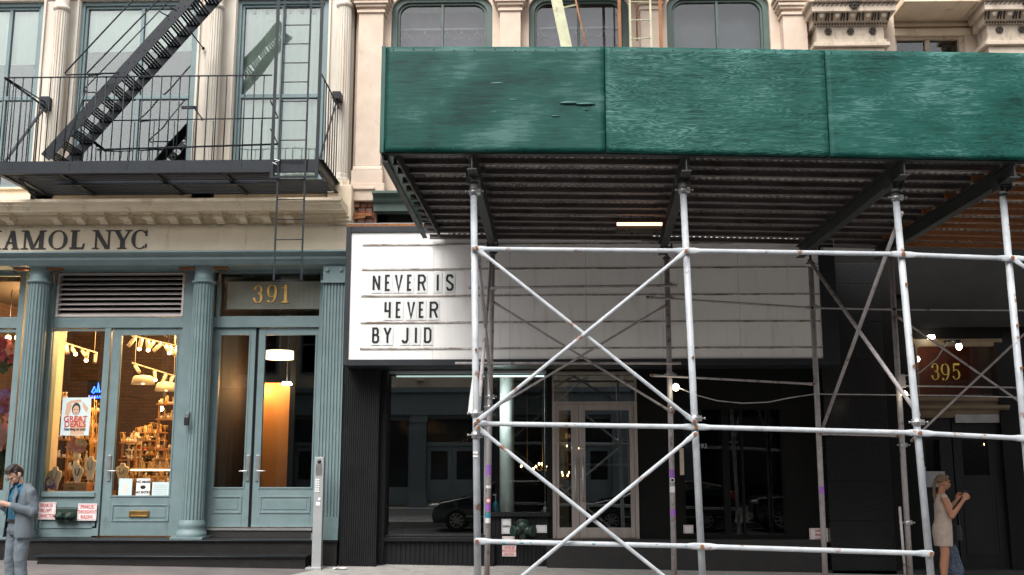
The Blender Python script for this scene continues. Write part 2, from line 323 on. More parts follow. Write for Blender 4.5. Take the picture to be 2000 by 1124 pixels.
def gz(x, y): return .05-.015*(x+3)+.03*(y-16.4)      # sidewalk height
# text from Blender's built-in font as a flat mesh
def text(body, size, cx, cz, Y, m, parent, name='lettering', th=.002, ali='CENTER', bold=0.0, sx=1.0, space=1.0):
    cu = bpy.data.curves.new('t', 'FONT'); cu.body = body; cu.size = size; cu.align_x = ali; cu.align_y = 'CENTER'; cu.extrude = th; cu.offset = bold; cu.space_line = space; cu.resolution_u = 3
    ob = bpy.data.objects.new('t', cu); sc.collection.objects.link(ob); bpy.context.view_layer.update()
    me = ob.to_mesh(); mb = MB(); mb.add([(cx+v.co.x*sx, Y-v.co.z, cz+v.co.y) for v in me.vertices], [tuple(p.vertices) for p in me.polygons])
    ob.to_mesh_clear(); bpy.data.objects.remove(ob); bpy.data.curves.remove(cu)
    return mb.build(name, m, parent)
def stroke(mb, pts, wd, y0, y1, eps=[0]):
    # constant-width polyline in XZ with mitred joints
    V2 = [Vector(p) for p in pts]; n = len(V2); L_, R_ = [], []
    for i, p in enumerate(V2):
        d0 = (p-V2[i-1]).normalized() if i else (V2[1]-p).normalized()
        d1 = (V2[i+1]-p).normalized() if i < n-1 else d0
        nn = Vector((-d0.y-d1.y, d0.x+d1.x)); nn.normalize(); c = max(.4, nn.dot(Vector((-d0.y, d0.x))))
        L_.append(p+nn*wd/2/c); R_.append(p-nn*wd/2/c)
    eps[0] = (eps[0]+1) % 7; e = eps[0]*.0003
    for i in range(n-1): 
        mb.prism([tuple(R_[i]), tuple(R_[i+1]), tuple(L_[i+1]), tuple(L_[i])], 'y', y0-e, y1)
def bar(mb, x, z, wd, dx, dz, y0, y1, eps=[0]):   # parallelogram
    eps[0] = (eps[0]+1) % 11; e = eps[0]*.0003
    mb.prism([(x, z), (x+wd, z), (x+wd+dx, z+dz), (x+dx, z+dz)], 'y', y0-e, y1)
def arc(mb, cx, cz, rx, rz, a0, a1, wk, wn, y0, y1, n=20, eps=[0]):
    eps[0] = (eps[0]+1) % 5; e = eps[0]*.0003; pts = []; inn = []
    for i in range(n+1):
        t = R(a0+(a1-a0)*i/n); wd = wn+(wk-wn)*abs(math.cos(t))**1.5
        pts.append((cx+rx*math.cos(t), cz+rz*math.sin(t))); inn.append((cx+(rx-wd)*math.cos(t), cz+(rz-wn-(wd-wn)*.12)*math.sin(t)))
    for i in range(n): mb.prism([pts[i], pts[i+1], inn[i+1], inn[i]], 'y', y0-e, y1)
def serif(ch, x, z, w_, h, y0, y1, mb=None, wt=1.0):
    mb = mb or MB(); th = .235*h; tn = .09*h; sv = .06*h
    S = lambda xa, xb, zz: mb.box(x+xa*w_, x+xb*w_, y0-.0008, y1, z+zz, z+zz+sv)
    B = lambda xx, wd, dx, z0_=0, hh=None: bar(mb, x+xx*w_, z+z0_*h, wd, dx*w_, h if hh is None else hh*h, y0, y1)
    A = lambda *a: arc(mb, x+a[0]*w_, z+a[1]*h, a[2]*w_, a[3]*h, a[4], a[5], a[6]*h*wt, a[7]*h*wt, y0, y1)
    if ch == 'K': B(.12, th, 0); S(0, .5, 0); S(0, .5, .95*h); B(.34, tn, .45, .42, .58); B(.75, th, -.38, 0, .62); S(.62, 1.05, 0); S(.6, 1, .95*h)
    if ch == 'A': B(.1, tn, .36); B(.66, th, -.26); bar(mb, x+.2*w_, z+.3*h, .5*w_, 0, tn, y0, y1); S(-.02, .32, 0); S(.55, 1.02, 0)
    if ch == 'M': B(.12, tn, 0); B(.1, th*.9, .3-.0, 0, 1) if 0 else bar(mb, x+.42*w_, z, tn*.9, -.30*w_, h, y0, y1); bar(mb, x+.12*w_, z+h, th*.9, .32*w_, -h, y0, y1); bar(mb, x+.46*w_, z, tn, .34*w_, h, y0, y1); B(.74, th, 0); S(0, .3, 0); S(.62, 1.04, 0); S(0, .28, .95*h); S(.78, 1.02, .95*h)
    if ch == 'O': A(.5, .5, .5, .52, 0, 360, .2, .06)
    if ch == 'L': B(.14, th, 0); S(0, .62, .95*h); mb.box(x, x+w_*.95, y0-.001, y1, z, z+tn); bar(mb, x+.86*w_, z+.02*h, tn, .07*w_, .27*h, y0, y1); S(0, .5, 0)
    if ch == 'N': B(.14, tn, 0); B(.82, tn, 0); bar(mb, x+.06*w_, z+h, th, .62*w_, -h, y0, y1); S(0, .34, 0); S(-.02, .3, .95*h); S(.68, 1.02, .95*h)
    if ch == 'Y': B(.42, th, 0, 0, .48); bar(mb, x+.4*w_, z+.45*h, th, -.32*w_, .55*h, y0, y1); bar(mb, x+.54*w_, z+.42*h, tn, .3*w_, .58*h, y0, y1); S(.28, .76, 0); S(-.02, .42, .95*h); S(.66, 1.03, .95*h)
    if ch == 'C': A(.52, .5, .52, .52, 48, 312, .2, .06); B(.84, tn, .0, .68, .32); B(.86, tn*.8, .0, .06, .2)
    if ch == '3': A(.46, .73, .40, .27, -100, 160, .13, .05); A(.44, .28, .46, .29, -165, 95, .15, .05); mb.ball((x+.14*w_, y0, z+.78*h), .075*h, sy=.1); mb.ball((x+.1*w_, y0, z+.2*h), .075*h, sy=.1)
    if ch == '9': A(.48, .66, .46, .35, 0, 360, .14, .05); A(.34, .66, .60, .68, -80, 2, .14, .05); mb.ball((x+.2*w_, y0, z+.07*h), .07*h, sy=.1)
    if ch == '1': B(.42, .16*h, 0); S(.12, .9, 0); bar(mb, x+.12*w_, z+.80*h, .3*w_, .05*w_, .08*h, y0, y1)
    if ch == '5': B(.14, .05*h, .06, .5, .5); mb.box(x+.2*w_, x+.86*w_, y0-.001, y1, z+.88*h, z+h); A(.44, .32, .46, .31, -160, 125, .14, .05)
    return mb
ST = {  # marquee letters, stroke centre lines on a 2 x 4 grid
 'N': [[(0, 0), (0, 4)], [(0, 3.9), (2, .1)], [(2, 0), (2, 4)]], 'E': [[(1.9, 4), (0, 4), (0, 0), (1.9, 0)], [(0, 2.05), (1.5, 2.05)]],
 'V': [[(0, 4.2), (1, 0), (2, 4.2)]], 'R': [[(0, -.2), (0, 4), (1.5, 4), (2, 3.4), (2, 2.6), (1.5, 2), (0, 2)], [(1.1, 2), (2, -.2)]],
 'I': [[(1, -.2), (1, 4.2)]], 'S': [[(2, 3.3), (1.6, 4), (.4, 4), (0, 3.4), (0, 2.6), (2, 1.4), (2, .6), (1.6, 0), (.4, 0), (0, .7)]],
 '4': [[(0, 4.2), (0, 1.7), (1.8, 1.7)], [(1.7, -.2), (1.7, 4.2)]], 'B': [[(0, 0), (0, 4), (1.4, 4), (1.8, 3.6), (1.8, 2.5), (1.4, 2.1), (0, 2.1)], [(1.4, 2.1), (2, 1.6), (2, .5), (1.5, 0), (0, 0)]],
 'Y': [[(0, 4.2), (1, 2), (2, 4.2)], [(1, 2.2), (1, -.2)]], 'J': [[(2, 4.2), (2, .7), (1.5, 0), (.5, 0), (0, .6)]], 'D': [[(0, 0), (0, 4), (1.4, 4), (2, 3.4), (2, .6), (1.4, 0), (0, 0)]]}
def marquee_letter(ch, x0, x1, z0, z1, y, wd):
    mb = MB(); h = wd/2
    f = lambda p: (x0+h+(x1-x0-wd)*p[0]/2, z0+h+(z1-z0-wd)*min(max(p[1], -.2), 4.2)/4)
    for line in ST[ch]: stroke(mb, [f(p) for p in line], wd, y-.004, y)
    return mb
# =================== SETTING ===================
# road with both kerbs
struct(MB().add([(-60, 1.3, -.32), (60, 1.3, -.32), (60, 10.8, -.30), (-60, 10.8, -.30)], [(0, 1, 2, 3)]).build('road', 'asphalt'))
g = MB(); xs = [-60, -12, 12, 60]
def gpt(x, y): return (x, y, .05-.015*(max(-14, min(14, x))+3)+.03*(y-16.4))
g.add([gpt(-60, 10.95), gpt(-14, 10.95), gpt(14, 10.95), gpt(60, 10.95), gpt(-60, 17.4), gpt(-14, 17.4), gpt(14, 17.4), gpt(60, 17.4)], [(0, 1, 5, 4), (1, 2, 6, 5), (2, 3, 7, 6)])
struct(g.build('sidewalk', 'sidewalk_flag'))
g = MB()
g.add([gpt(-60, 10.8), gpt(-14, 10.8), gpt(14, 10.8), gpt(60, 10.8), gpt(-60, 10.95), gpt(-14, 10.95), gpt(14, 10.95), gpt(60, 10.95)]+[(-60, 10.8, -.4), (60, 10.8, -.4)], [(0, 1, 5, 4), (1, 2, 6, 5), (2, 3, 7, 6), (8, 9, 3, 2, 1, 0)])
struct(g.build('kerb', 'concrete'))
# darker slate paving in front of the blue shop
xr = X_(560, 1124, 15.9)
g = MB(); g.add([(-14, 14.2, gz(-14, 14.2)+.004), (-4.1, 14.2, gz(-4.1, 14.2)+.004), (-3.35, 16.3, gz(-3.35, 16.3)+.004), (-3.0, 16.9, gz(-3, 16.9)+.004), (-14, 16.9, gz(-14, 16.9)+.004)], [(0, 1, 2, 3, 4)])
struct(g.build('pavement', 'slate'))
struct(MB().box(-60, 60, -8, 1.14, -.5, -.15).build('sidewalk', 'sidewalk_flag')); struct(MB().box(-60, 60, 1.14, 1.3, -.5, -.152).build('kerb', 'concrete'))
for (px, py, Y, a, lab) in ((665, 1108, 16.1, .4, 'crumpled white paper lying by the dark fluted wall foot'), (806, 1118, 16.0, 1.2, 'tiny white scrap of litter on the concrete sidewalk')):
    p = P(px, py, Y); z = gz(p.x, Y)+.006; mb = MB(); s_ = .12 if py < 1110 else .035
    ca, sa = math.cos(a), math.sin(a)
    vs = []
    for j in range(3):
        for i in range(5):
            u, v = (i-2)*s_*.5, (j-1)*s_*.35; vs.append((p.x+u*ca-v*sa*.3, Y+u*sa*.4+v*ca, z+abs(math.sin(i*1.9+j*1.1))*s_*.22))
    fs = [(j*5+i, j*5+i+1, j*5+i+6, j*5+i+5) for j in range(2) for i in range(4)]
    o = mb.add(vs, fs).build('litter', 'paper'); sd = o.modifiers.new('t', 'SOLIDIFY'); sd.thickness = .003
    tag(o, lab, 'litter')

# =================== OPPOSITE SIDE OF THE STREET (seen mirrored in the glass) ===================
def windows_grid(root, x0, x1, y, zs, n, ww, hh, fm='teal', gm='glass_up'):
    step = (x1-x0)/n
    for zz in zs:
        for i in range(n):
            cx = x0+step*(i+.5)
            wf = MB().frame((cx-ww/2, cx+ww/2, zz, zz+hh), (cx-ww/2+.09, cx+ww/2-.09, zz+.09, zz+hh-.09), y-.12, y+.03)
            wf.box(cx-ww/2+.09, cx+ww/2-.09, y-.08, y-.01, zz+hh*.5-.03, zz+hh*.5+.03)
            w_ = wf.build('window', fm, root)
            MB().box(cx-ww/2+.09, cx+ww/2-.09, y-.05, y-.04, zz+.09, zz+hh-.09).build('pane', 'opp_pane', w_)
flat('opp_pane', (.02, .022, .025), .08)
mat('opp_teal', (.20, .24, .25), (.16, .20, .21), rough=.5, bump=.1)
ob = thing('loft_building', 'pale stone loft building with blue shopfront doors, mirrored in dark window', 'building', (-4, -8, 0))
yf = -8.0
body = MB().box(-13.5, 6.55, yf-8, yf-.4, -.1, 13.6); body.build('wall', 'cream', ob)
Yv = 2*17.0+8   # virtual depth of that facade in the shop glass
xd0, xd1 = X_(842, 920, Yv), X_(925, 920, Yv)
piers = []
k = 0
for x in [-13.06+i*2.72 for i in range(8)]:
    MB().comb(x-.32, x+.32, -yf-.0, -yf+.0, 0, 1, 1) if 0 else None
    m_ = MB().box(x-.3, x+.3, yf-.4, yf, -.1, 3.6); m_.box(x-.36, x+.36, yf-.4, yf+.05, -.1, .5); m_.box(x-.36, x+.36, yf-.4, yf+.06, 3.3, 3.6)
    for q in range(5): m_.box(x-.24+q*.11, x-.2+q*.11, yf, yf+.025, .55, 3.25)
    m_.build('pilaster', 'opp_teal', ob, label='fluted grey-blue shop pilaster')
MB().box(-13.5, 6.55, yf-.4, yf+.12, 3.6, 4.5).box(-14, 6, yf-.4, yf+.35, 4.5, 4.7).build('shop_cornice', 'opp_teal', ob)
for i in range(7):
    x = -13.06+i*2.72+1.36; a, b = x-1.05, x+1.05
    if i % 2 == 1:
        MB().box(a, b, yf-.38, yf-.2, 2.35, 2.5).box(a, b, yf-.38, yf-.2, 3.45, 3.6).build('lintel', 'opp_teal', ob)
        MB().box(a, b, yf-.39, yf-.3, 2.5, 3.45).build('transom', 'opp_pane', ob)
        for s in (0, 1):
            xa = a+s*1.055; d = MB().frame((xa, xa+1.04, .15, 2.35), (xa+.17, xa+.87, 1.0, 2.15), yf-.36, yf-.28).build('door', 'opp_teal', ob)
            MB().box(xa+.17, xa+.87, yf-.35, yf-.33, 1.0, 2.15).build('pane', 'opp_pane', d)
            MB().box(xa+.17, xa+.87, yf-.35, yf-.26, .35, .8).build('panel', 'opp_teal', d)
    else:
        MB().frame((a, b, .0, 3.6), (a+.12, b-.12, .7, 3.4), yf-.38, yf-.24).build('window', 'opp_teal', ob)
        MB().box(a+.12, b-.12, yf-.36, yf-.34, .7, 3.4).build('pane', 'opp_pane', ob)
t3 = MB(); xn = (xd0+xd1)/2
for j, ch in enumerate('382'):
    pass
text('382', .42, -13.06+3*2.72+1.36, 2.95, -13.0, 'paper', ob, 'house_number')   # placeholder position, mirrored below
nb = ob.children[-1]
for v in nb.data.vertices: v.co.x = 2*(-13.06+3*2.72+1.36-ob.location.x)-v.co.x; v.co.y = (yf-.29)-ob.location.y+(v.co.y-(-13.0-ob.location.y))*-1
windows_grid(ob, -13.06, 5.4, yf-.36, (5.3, 8.9), 7, 1.7, 2.5)
for x in [-13.06+i*2.72 for i in range(8)]:
    MB().lathe([(.22, 0), (.2, .1), (.17, .2), (.155, 2.4), (.2, 2.5), (.24, 2.7)], (x, yf-.2, 5.0), 14).lathe([(.22, 0), (.2, .1), (.17, .2), (.155, 2.2), (.2, 2.4), (.24, 2.6)], (x, yf-.2, 8.6), 14).build('column', 'cream', ob)
for zz in (7.9, 11.5, 13.2): MB().box(-13.5, 6.55, yf-.4, yf+.2, zz, zz+.3).box(-14, 6, yf-.4, yf+.4, zz+.3, zz+.45).build('cornice', 'cream', ob)
oc = thing('brick_building', 'red brick building with cream lintels across the street', 'building', (14, -8, 0))
MB().box(6.65, 46, yf-8, yf-.3, -.1, 14.2).build('wall', 'brick_far', oc)
windows_grid(oc, 6.5, 25.5, yf-.26, (4.9, 8.3, 11.7), 8, 1.1, 2.0)
for i in range(6):
    x = 6.5+i*3.2; MB().box(x, x+.4, yf-.3, yf, -.1, 3.9).build('pier', 'darkwall', oc)
    f_ = MB().frame((x+.4, x+3.2, .1, 3.8), (x+.55, x+3.05, .8, 3.5), yf-.3, yf-.18).build('window', 'darkwall', oc); MB().box(x+.55, x+3.05, yf-.28, yf-.26, .8, 3.5).build('pane', 'opp_pane', f_)
MB().box(6.1, 26, yf-.3, yf+.15, 3.9, 4.4).build('shop_cornice', 'cream', oc)
oc2 = thing('brick_building', 'dark red brick building west end across the street', 'building', (-22, -8, 0))
MB().box(-50, -13.6, yf-8, yf-.3, -.1, 12.5).build('wall', 'brick_far', oc2); windows_grid(oc2, -31, -15, yf-.26, (.8, 4.9, 8.3), 6, 1.4, 2.2)

# parked cars
mat('car_green', (.010, .022, .026), (.008, .018, .021), scale=2, rough=.18, bump=0, coat=1)
mat('car_black', (.008, .008, .009), (.01, .01, .011), scale=2, rough=.16, bump=0, coat=1)
flat('car_glass', (.01, .012, .013), .04); flat('tyre', (.015, .015, .015), .8); flat('rim', (.45, .46, .47), .3, .8)
flat('headlamp', (.55, .6, .62), .08); flat('tail_lamp', (.35, .01, .01), .2)
def car(x0, yside, Lc, H, col, label, suv=False):
    # front at x0 facing -X, near side at yside (towards +Y)
    Wd = 1.72; c = thing('parked_car', label, 'car', (x0+Lc/2, yside-Wd/2, -.32)); zg = -.32; y1 = yside; y0 = yside-Wd
    if suv: roof = [(0, .55), (.02, 1.0), (.25, 1.06), (.28, 1.1), (.38, 1.72), (.45, 1.78), (.92, 1.76), (1, 1.1), (1, .5)]; belt = 1.08; gl = [(.30, 1.1), (.385, 1.66), (.93, 1.66), (.97, 1.12)]
    else: roof = [(0, .45), (.015, .72), (.06, .86), (.24, 1.02), (.42, 1.44), (.50, 1.50), (.75, 1.50), (.92, 1.36), (.98, 1.05), (1, .8), (1, .42)]; belt = .98; gl = [(.27, 1.0), (.425, 1.38), (.74, 1.43), (.89, 1.32), (.93, 1.05)]
    # body: cross-sections lofted over the width so the sides bulge and the cabin tucks in
    secs = []
    for t, inx in ((0, .06), (.06, .02), (.14, 0), (.5, -.02), (.86, 0), (.94, .02), (1, .06)):
        pts = []
        low = [(.98, .28), (.9, .26)]
        for (u, h) in roof+[(.99, .28), (.01, .26)]:
            yy = y0+Wd*t
            if h > belt: cab = .16*(h-belt)/.5*(1 if t < .5 else -1)*(abs(t-.5)*2); yy += cab*1.0
            pts.append((x0+inx+(Lc-2*inx)*u, yy, zg+h*(1-.03*abs(2*t-1)**2)))
        secs.append(pts)
    n = len(secs[0]); vs = [p for s in secs for p in s]; fs = [(k*n+i, k*n+(i+1) % n, (k+1)*n+(i+1) % n, (k+1)*n+i) for k in range(len(secs)-1) for i in range(n)]
    fs += [tuple(range(n))[::-1], tuple((len(secs)-1)*n+i for i in range(n))]
    b = MB().add(vs, fs).build('body', col, c, .02)
    ys = lambda h: y1-.16*(h-belt)/.5+.006
    MB().add([(x0+Lc*u, ys(h)-.0, zg+h) for u, h in gl]+[(x0+Lc*u, ys(h)-.02, zg+h) for u, h in gl], [tuple(range(len(gl))), tuple(range(len(gl), 2*len(gl)))[::-1]]).build('side_window', 'car_glass', c)
    uws = (.245, .405) if not suv else (.285, .375); hws = (1.05, 1.42) if not suv else (1.14, 1.68)
    MB().add([(x0+Lc*uws[0]-.02, y1-.15, zg+hws[0]), (x0+Lc*uws[1]-.02, y1-.3, zg+hws[1]), (x0+Lc*uws[1]-.02, y0+.3, zg+hws[1]), (x0+Lc*uws[0]-.02, y0+.15, zg+hws[0])], [(0, 1, 2, 3)]).build('windscreen', 'car_glass', c)
    for u in (.175, .80):
        for yy in (y1+.005, y0-.005):
            s_ = 1 if yy > y1-.5 else -1; r = .33 if not suv else .38; cx = x0+Lc*u
            w_ = MB().lathe([(r*.62, 0), (r*.62, .012), (r*.95, .012), (r, -.02), (r, -.2), (r*.6, -.22)] if s_ > 0 else [(r*.62, 0), (r*.62, -.012), (r*.95, -.012), (r, .02), (r, .2), (r*.6, .22)], (cx, yy+.01*s_, zg+r), 28, 'y').build('wheel', 'tyre', c)
            m2 = MB()
            for k in range(9):
                a = 2*math.pi*k/9; m2.beam((cx+.03*math.cos(a), yy+.005*s_, zg+r+.03*math.sin(a)), (cx+r*.6*math.cos(a), yy+.005*s_, zg+r+r*.6*math.sin(a)), .02, .045)
            m2.lathe([(r*.56, .0), (r*.64, .012), (r*.64, -.02)], (cx, yy, zg+r), 24, 'y'); m2.lathe([(.001, .012), (.05, .01), (.06, -.01)], (cx, yy, zg+r), 12, 'y').build('rim', 'rim', w_)
    MB().ball((x0+.16, y1-.14, zg+(.74 if not suv else .86)), .2, sx=1.2, sy=.6, sz=.36).build('headlight', 'headlamp', c)
    MB().ball((x0+Lc-.1, y1-.12, zg+1.0), .16, sx=.7, sy=.6, sz=1.1).build('tail_light', 'tail_lamp', c)
    MB().box(x0+Lc*.2, x0+Lc*.9, y1+.0, y1+.025, zg+.42, zg+.46).build('side_strip', 'rim', c)
    MB().ball((x0+Lc*.31, y1+.09, zg+belt+.05), .1, sx=.8, sy=1, sz=.7).build('wing_mirror', col, c)
    return c
Vc = 2*17.0-3.4
car(X_(842, 990, Vc), 3.4, 4.3, 1.5, 'car_green', 'dark green hatchback with its front mirrored in the left shop window')
car(X_(1142, 990, Vc), 3.4, 4.4, 1.5, 'car_black', 'black hatchback whose red tail light is mirrored right of aluminium doors')
car(X_(1472, 990, Vc), 3.4, 4.6, 1.78, 'car_black', 'black high-roofed car mirrored in the dark right-hand shop glass', True)

# =================== BUILDING WITH BLUE SHOPFRONT ===================
A = thing('blue_shopfront_building', 'cream cast-iron building with grey-blue shopfront, columns and serif shop name', 'building', (-5.6, 17, .1))
XL = -10.6; XR = X_(683, 500, 16.5)
# upper wall strips, spandrel above windows, band below
zt2 = Z_(2, 17.1); zb2 = Z_(372, 17.1)
strips = [(XL, X_(-60, 180, 17)), (X_(76, 180, 17), X_(148, 180, 17)), (X_(382, 180, 17), X_(458, 180, 17)), (X_(638, 180, 17), X_(690, 180, 17))]
m_ = MB()
for a, b in strips: m_.box(a, b, 16.95, 17.4, zb2-.3, zt2)
m_.box(XL, strips[-1][1], 16.93, 17.4, zt2, 13); m_.box(XL, XR, 16.93, 24, 13, 13.2)
m_.build('wall', 'column_paint', A, .01)
for a, b in strips:   # raised edge beads on the strips
    for q in (a+.012, b-.05): MB().box(q, q+.038, 16.91, 16.95, zb2-.2, zt2-.002).build('wall_bead', 'column_paint', A)
for cx in (107, 413, 668):
    x = X_(cx, 180, 16.72); r = .132; z0 = Z_(357, 16.7); z1 = Z_(14, 16.7)
    c = MB(); c.fluted(x, 16.75, z0+.16, z1, r, r*.93, 18, .016)
    c.lathe([(r*1.3, 0), (r*1.3, .05), (r*1.22, .07), (r*1.1, .09), (r*1.16, .12), (r*1.0, .16)], (x, 16.75, z0), 28)
    c.lathe([(r*.93, 0), (r*1.08, .02), (r*1.12, .05), (r*.98, .08), (r*.9, .1), (r*.88, .35), (r*1.3, .6), (r*1.5, .75)], (x, 16.75, z1), 28)
    c.build('column', 'column_paint', A)
    MB().box(x-.2, x+.2, 16.55, 16.95, z0-.75, z0).build('column_pedestal', 'cream', A, .01)
# upper windows
def sash(root, x0, x1, z0, z1, Y, mull, rail, fm, gm, fw=.075, curtain=None):
    f = MB().frame((x0, x1, z0, z1), (x0+fw, x1-fw, z0+fw, z1-fw), Y, Y+.14)
    f.frame((x0+fw, x1-fw, z0+fw, z1-fw), (x0+fw+.045, x1-fw-.045, z0+fw+.05, z1-fw-.045), Y+.04, Y+.12)
    for m in mull: f.box(m-.03, m+.03, Y+.045, Y+.115, z0+fw+.02, z1-fw-.02)
    if rail: f.box(x0+fw+.02, x1-fw-.02, Y+.035, Y+.118, rail-.035, rail+.035)
    w_ = f.build('window', fm, root, .004)
    MB().box(x0+fw+.01, x1-fw-.01, Y+.08, Y+.086, z0+fw+.01, z1-fw-.01).build('pane', gm, w_)
    MB().box(x0-.02, x1+.02, Y-.03, Y+.16, z0-.06, z0-.002).build('sill', fm, w_)
    return w_
rail = Z_(186, 17.05)
win = [(X_(-60, 180, 17.05), X_(76, 180, 17.05), [X_(8, 180, 17.05)]), (X_(148, 180, 17.05), X_(382, 180, 17.05), [X_(269, 180, 17.05)]), (X_(458, 180, 17.05), X_(638, 180, 17.05), [X_(548, 180, 17.05)])]
for i, (a, b, mu) in enumerate(win): sash(A, a, b, zb2, zt2, 17.02, mu, rail, 'teal', 'glass_up')
def drape(root, x0, x1, z0, z1, Y, m='curtain', n=None, amp=.03, name='curtain'):
    n = n or int((x1-x0)/.03); vs = []
    for i in range(n+1):
        u = i/n; yy = Y+amp*math.sin(u*n*.9)+amp*.5*math.sin(u*n*.31+1); vs += [(x0+(x1-x0)*u, yy, z0), (x0+(x1-x0)*u, yy, z1)]
    fs = [(2*i, 2*i+2, 2*i+3, 2*i+1) for i in range(n)]
    mb = MB().add(vs, fs, True); o = mb.build(name, m, root); return o
drape(A, win[0][0], win[0][1], Z_(130, 17.4), zt2, 17.18, amp=.01)
drape(A, win[1][0]+.1, win[1][1]-.05, Z_(107, 17.4), zt2, 17.17, amp=.006)
drape(A, win[2][0], win[2][1], zb2, zt2, 17.19, amp=.02)
# room behind upper windows
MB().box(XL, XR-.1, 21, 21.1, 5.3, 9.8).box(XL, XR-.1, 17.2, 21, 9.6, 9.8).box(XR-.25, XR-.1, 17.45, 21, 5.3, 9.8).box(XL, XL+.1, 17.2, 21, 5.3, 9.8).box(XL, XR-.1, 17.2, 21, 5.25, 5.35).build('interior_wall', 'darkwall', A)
# band and cornice
zc0, zc1 = Z_(404, 16.1, 350), Z_(392, 15.95, 350)
MB().box(XL, XR-.03, 16.55, 17.3, zc1+.02, zb2-.1).box(XL, XR-.03, 16.5, 17.3, zb2-.1, zb2-.062).build('parapet_band', 'cream', A, .01)
prof = [(16.9, zc1+.02), (15.88, zc1+.02), (15.88, zc1-.03), (15.93, zc1-.045), (15.93, zc1-.075), (15.99, zc1-.10), (16.03, zc1-.14), (16.03, zc1-.155), (16.1, zc0-.035), (16.1, zc0-.05), (16.9, zc0-.05)]
MB().prism(prof, 'x', XL, XR-.05).build('cornice', 'cream', A, .004)
zf1, zf0 = Z_(432, 16.5, 350), Z_(490, 16.5, 350)
MB().box(XL, XR, 16.5, 17.3, zf0, zc0-.052).box(XL, XR-.02, 16.44, 16.5, zc0-.10, zc0-.052).build('frieze', 'cream', A, .004)
zbk = zc0-.05
for px in [-31, 14, 107, 153, 198, 245, 290, 336, 381, 427, 472, 519, 564]:
    x = X_(px, 423, 16.3); wb = .062; q = lambda y, z: (16.5-(16.5-y)*.78, zbk-z*.82)
    b = MB().prism([q(16.5, 0), q(16.16, 0), q(16.16, .03), q(16.19, .05), q(16.17, .09), q(16.21, .13), q(16.30, .12), q(16.36, .16), q(16.42, .17), q(16.5, .20)], 'x', x-wb, x+wb)
    b.box(x-wb-.018, x+wb+.018, 16.22, 16.5, zbk-.028, zbk-.001)
    b.lathe([(.001, 0), (.036, .004), (.04, .02), (.036, wb*2+.03)], (x-wb-.015, 16.275, zbk-.08), 12, 'x').lathe([(.001, 0), (.02, .004), (.022, wb*2+.02)], (x-wb-.01, 16.44, zbk-.14), 10, 'x')
    b.build('bracket', 'cream', A)
MB().prism([(16.5, zbk-.165), (16.47, zbk-.165), (16.47, zbk-.18), (16.49, zbk-.195), (16.5, zbk-.195)], 'x', XL, XR-.06).build('frieze_bead', 'cream_dirty', A)
# shop name
zl0, zl1 = Z_(487, 16.5, 150), Z_(451, 16.5, 150)
for ch, a, b in (('K', -34, 2), ('A', 7, 38), ('M', 42, 89), ('O', 95, 132), ('L', 137, 165), ('N', 181, 218), ('Y', 220, 257), ('C', 257, 289)):
    xa, xb = X_(a, 470, 16.5), X_(b, 470, 16.5)
    serif(ch, xa, zl0, xb-xa, zl1-zl0, 16.485, 16.4995).build('letter', 'ink', A)
# blue lintel moulding
ze1, ze0 = Z_(490, 16.3, 350), Z_(517, 16.4, 350)
prof = [(17.3, ze1), (16.28, ze1), (16.26, ze1-.03), (16.30, ze1-.06), (16.36, ze1-.09), (16.36, ze1-.13), (16.44, ze0), (17.3, ze0)]
MB().prism(prof, 'x', XL, XR-.02).build('lintel', 'teal', A, .003)
zh = Z_(532, 16.95, 300); ztr0 = Z_(620, 16.95, 300); zrl0 = Z_(641, 16.95, 300)
# soffit / head boards behind the columns
xA0, xB0, xC0 = X_(66, 750, 16.95), X_(385, 750, 16.95), X_(627, 750, 16.95)
hb = MB().box(XL, XR-.02, 16.92, 17.3, zh, ze0-.001)
hb.build('head_board', 'teal', A)
# columns
zlnd = Z_(1053, 16.6, 300)
for px, py in ((55, 750), (385, 750)):
    x = X_(px, py, 16.62); cy = 16.72; r = .185; zs0 = Z_(1016, 16.6, px); zn = Z_(553, 16.6, px)
    c = MB(); c.fluted(x, cy, zs0, zn, r, r*.9, 20, .02)
    c.lathe([(r*1.28, 0), (r*1.32, .03), (r*1.28, .07), (r*1.12, .10), (r*1.1, .14), (r*1.18, .17), (r*1.14, .21), (r*1.02, zs0-zlnd-.03)], (x, cy, zlnd+.03), 32)
    c.lathe([(r*.9, 0), (r*1.04, .012), (r*1.06, .035), (r*.98, .05), (r*.88, .06), (r*.86, .30), (r*.95, ze0-zn)], (x, cy, zn), 32)
    c.box(x-r*1.4, x+r*1.4, cy-r*1.4, cy+.2, zlnd, zlnd+.035)
    c.build('column', 'teal', A)
    # bare iron leaf hooks where the capital's leaves are missing
    for s in (-1, 1):
        h = MB(); h.tube([(x+s*r*.9, cy-.05, ze0-.02), (x+s*r*1.9, cy-.08, ze0-.03), (x+s*r*2.1, cy-.08, ze0-.08), (x+s*r*1.5, cy-.06, ze0-.11), (x+s*r*1.55, cy-.06, ze0-.26)], .012, 6)
        h.box(x+s*r*.9, x+s*r*2.2, cy-.12, cy+.02, ze0-.03, ze0-.004); h.build('capital_hook', 'rust', A)
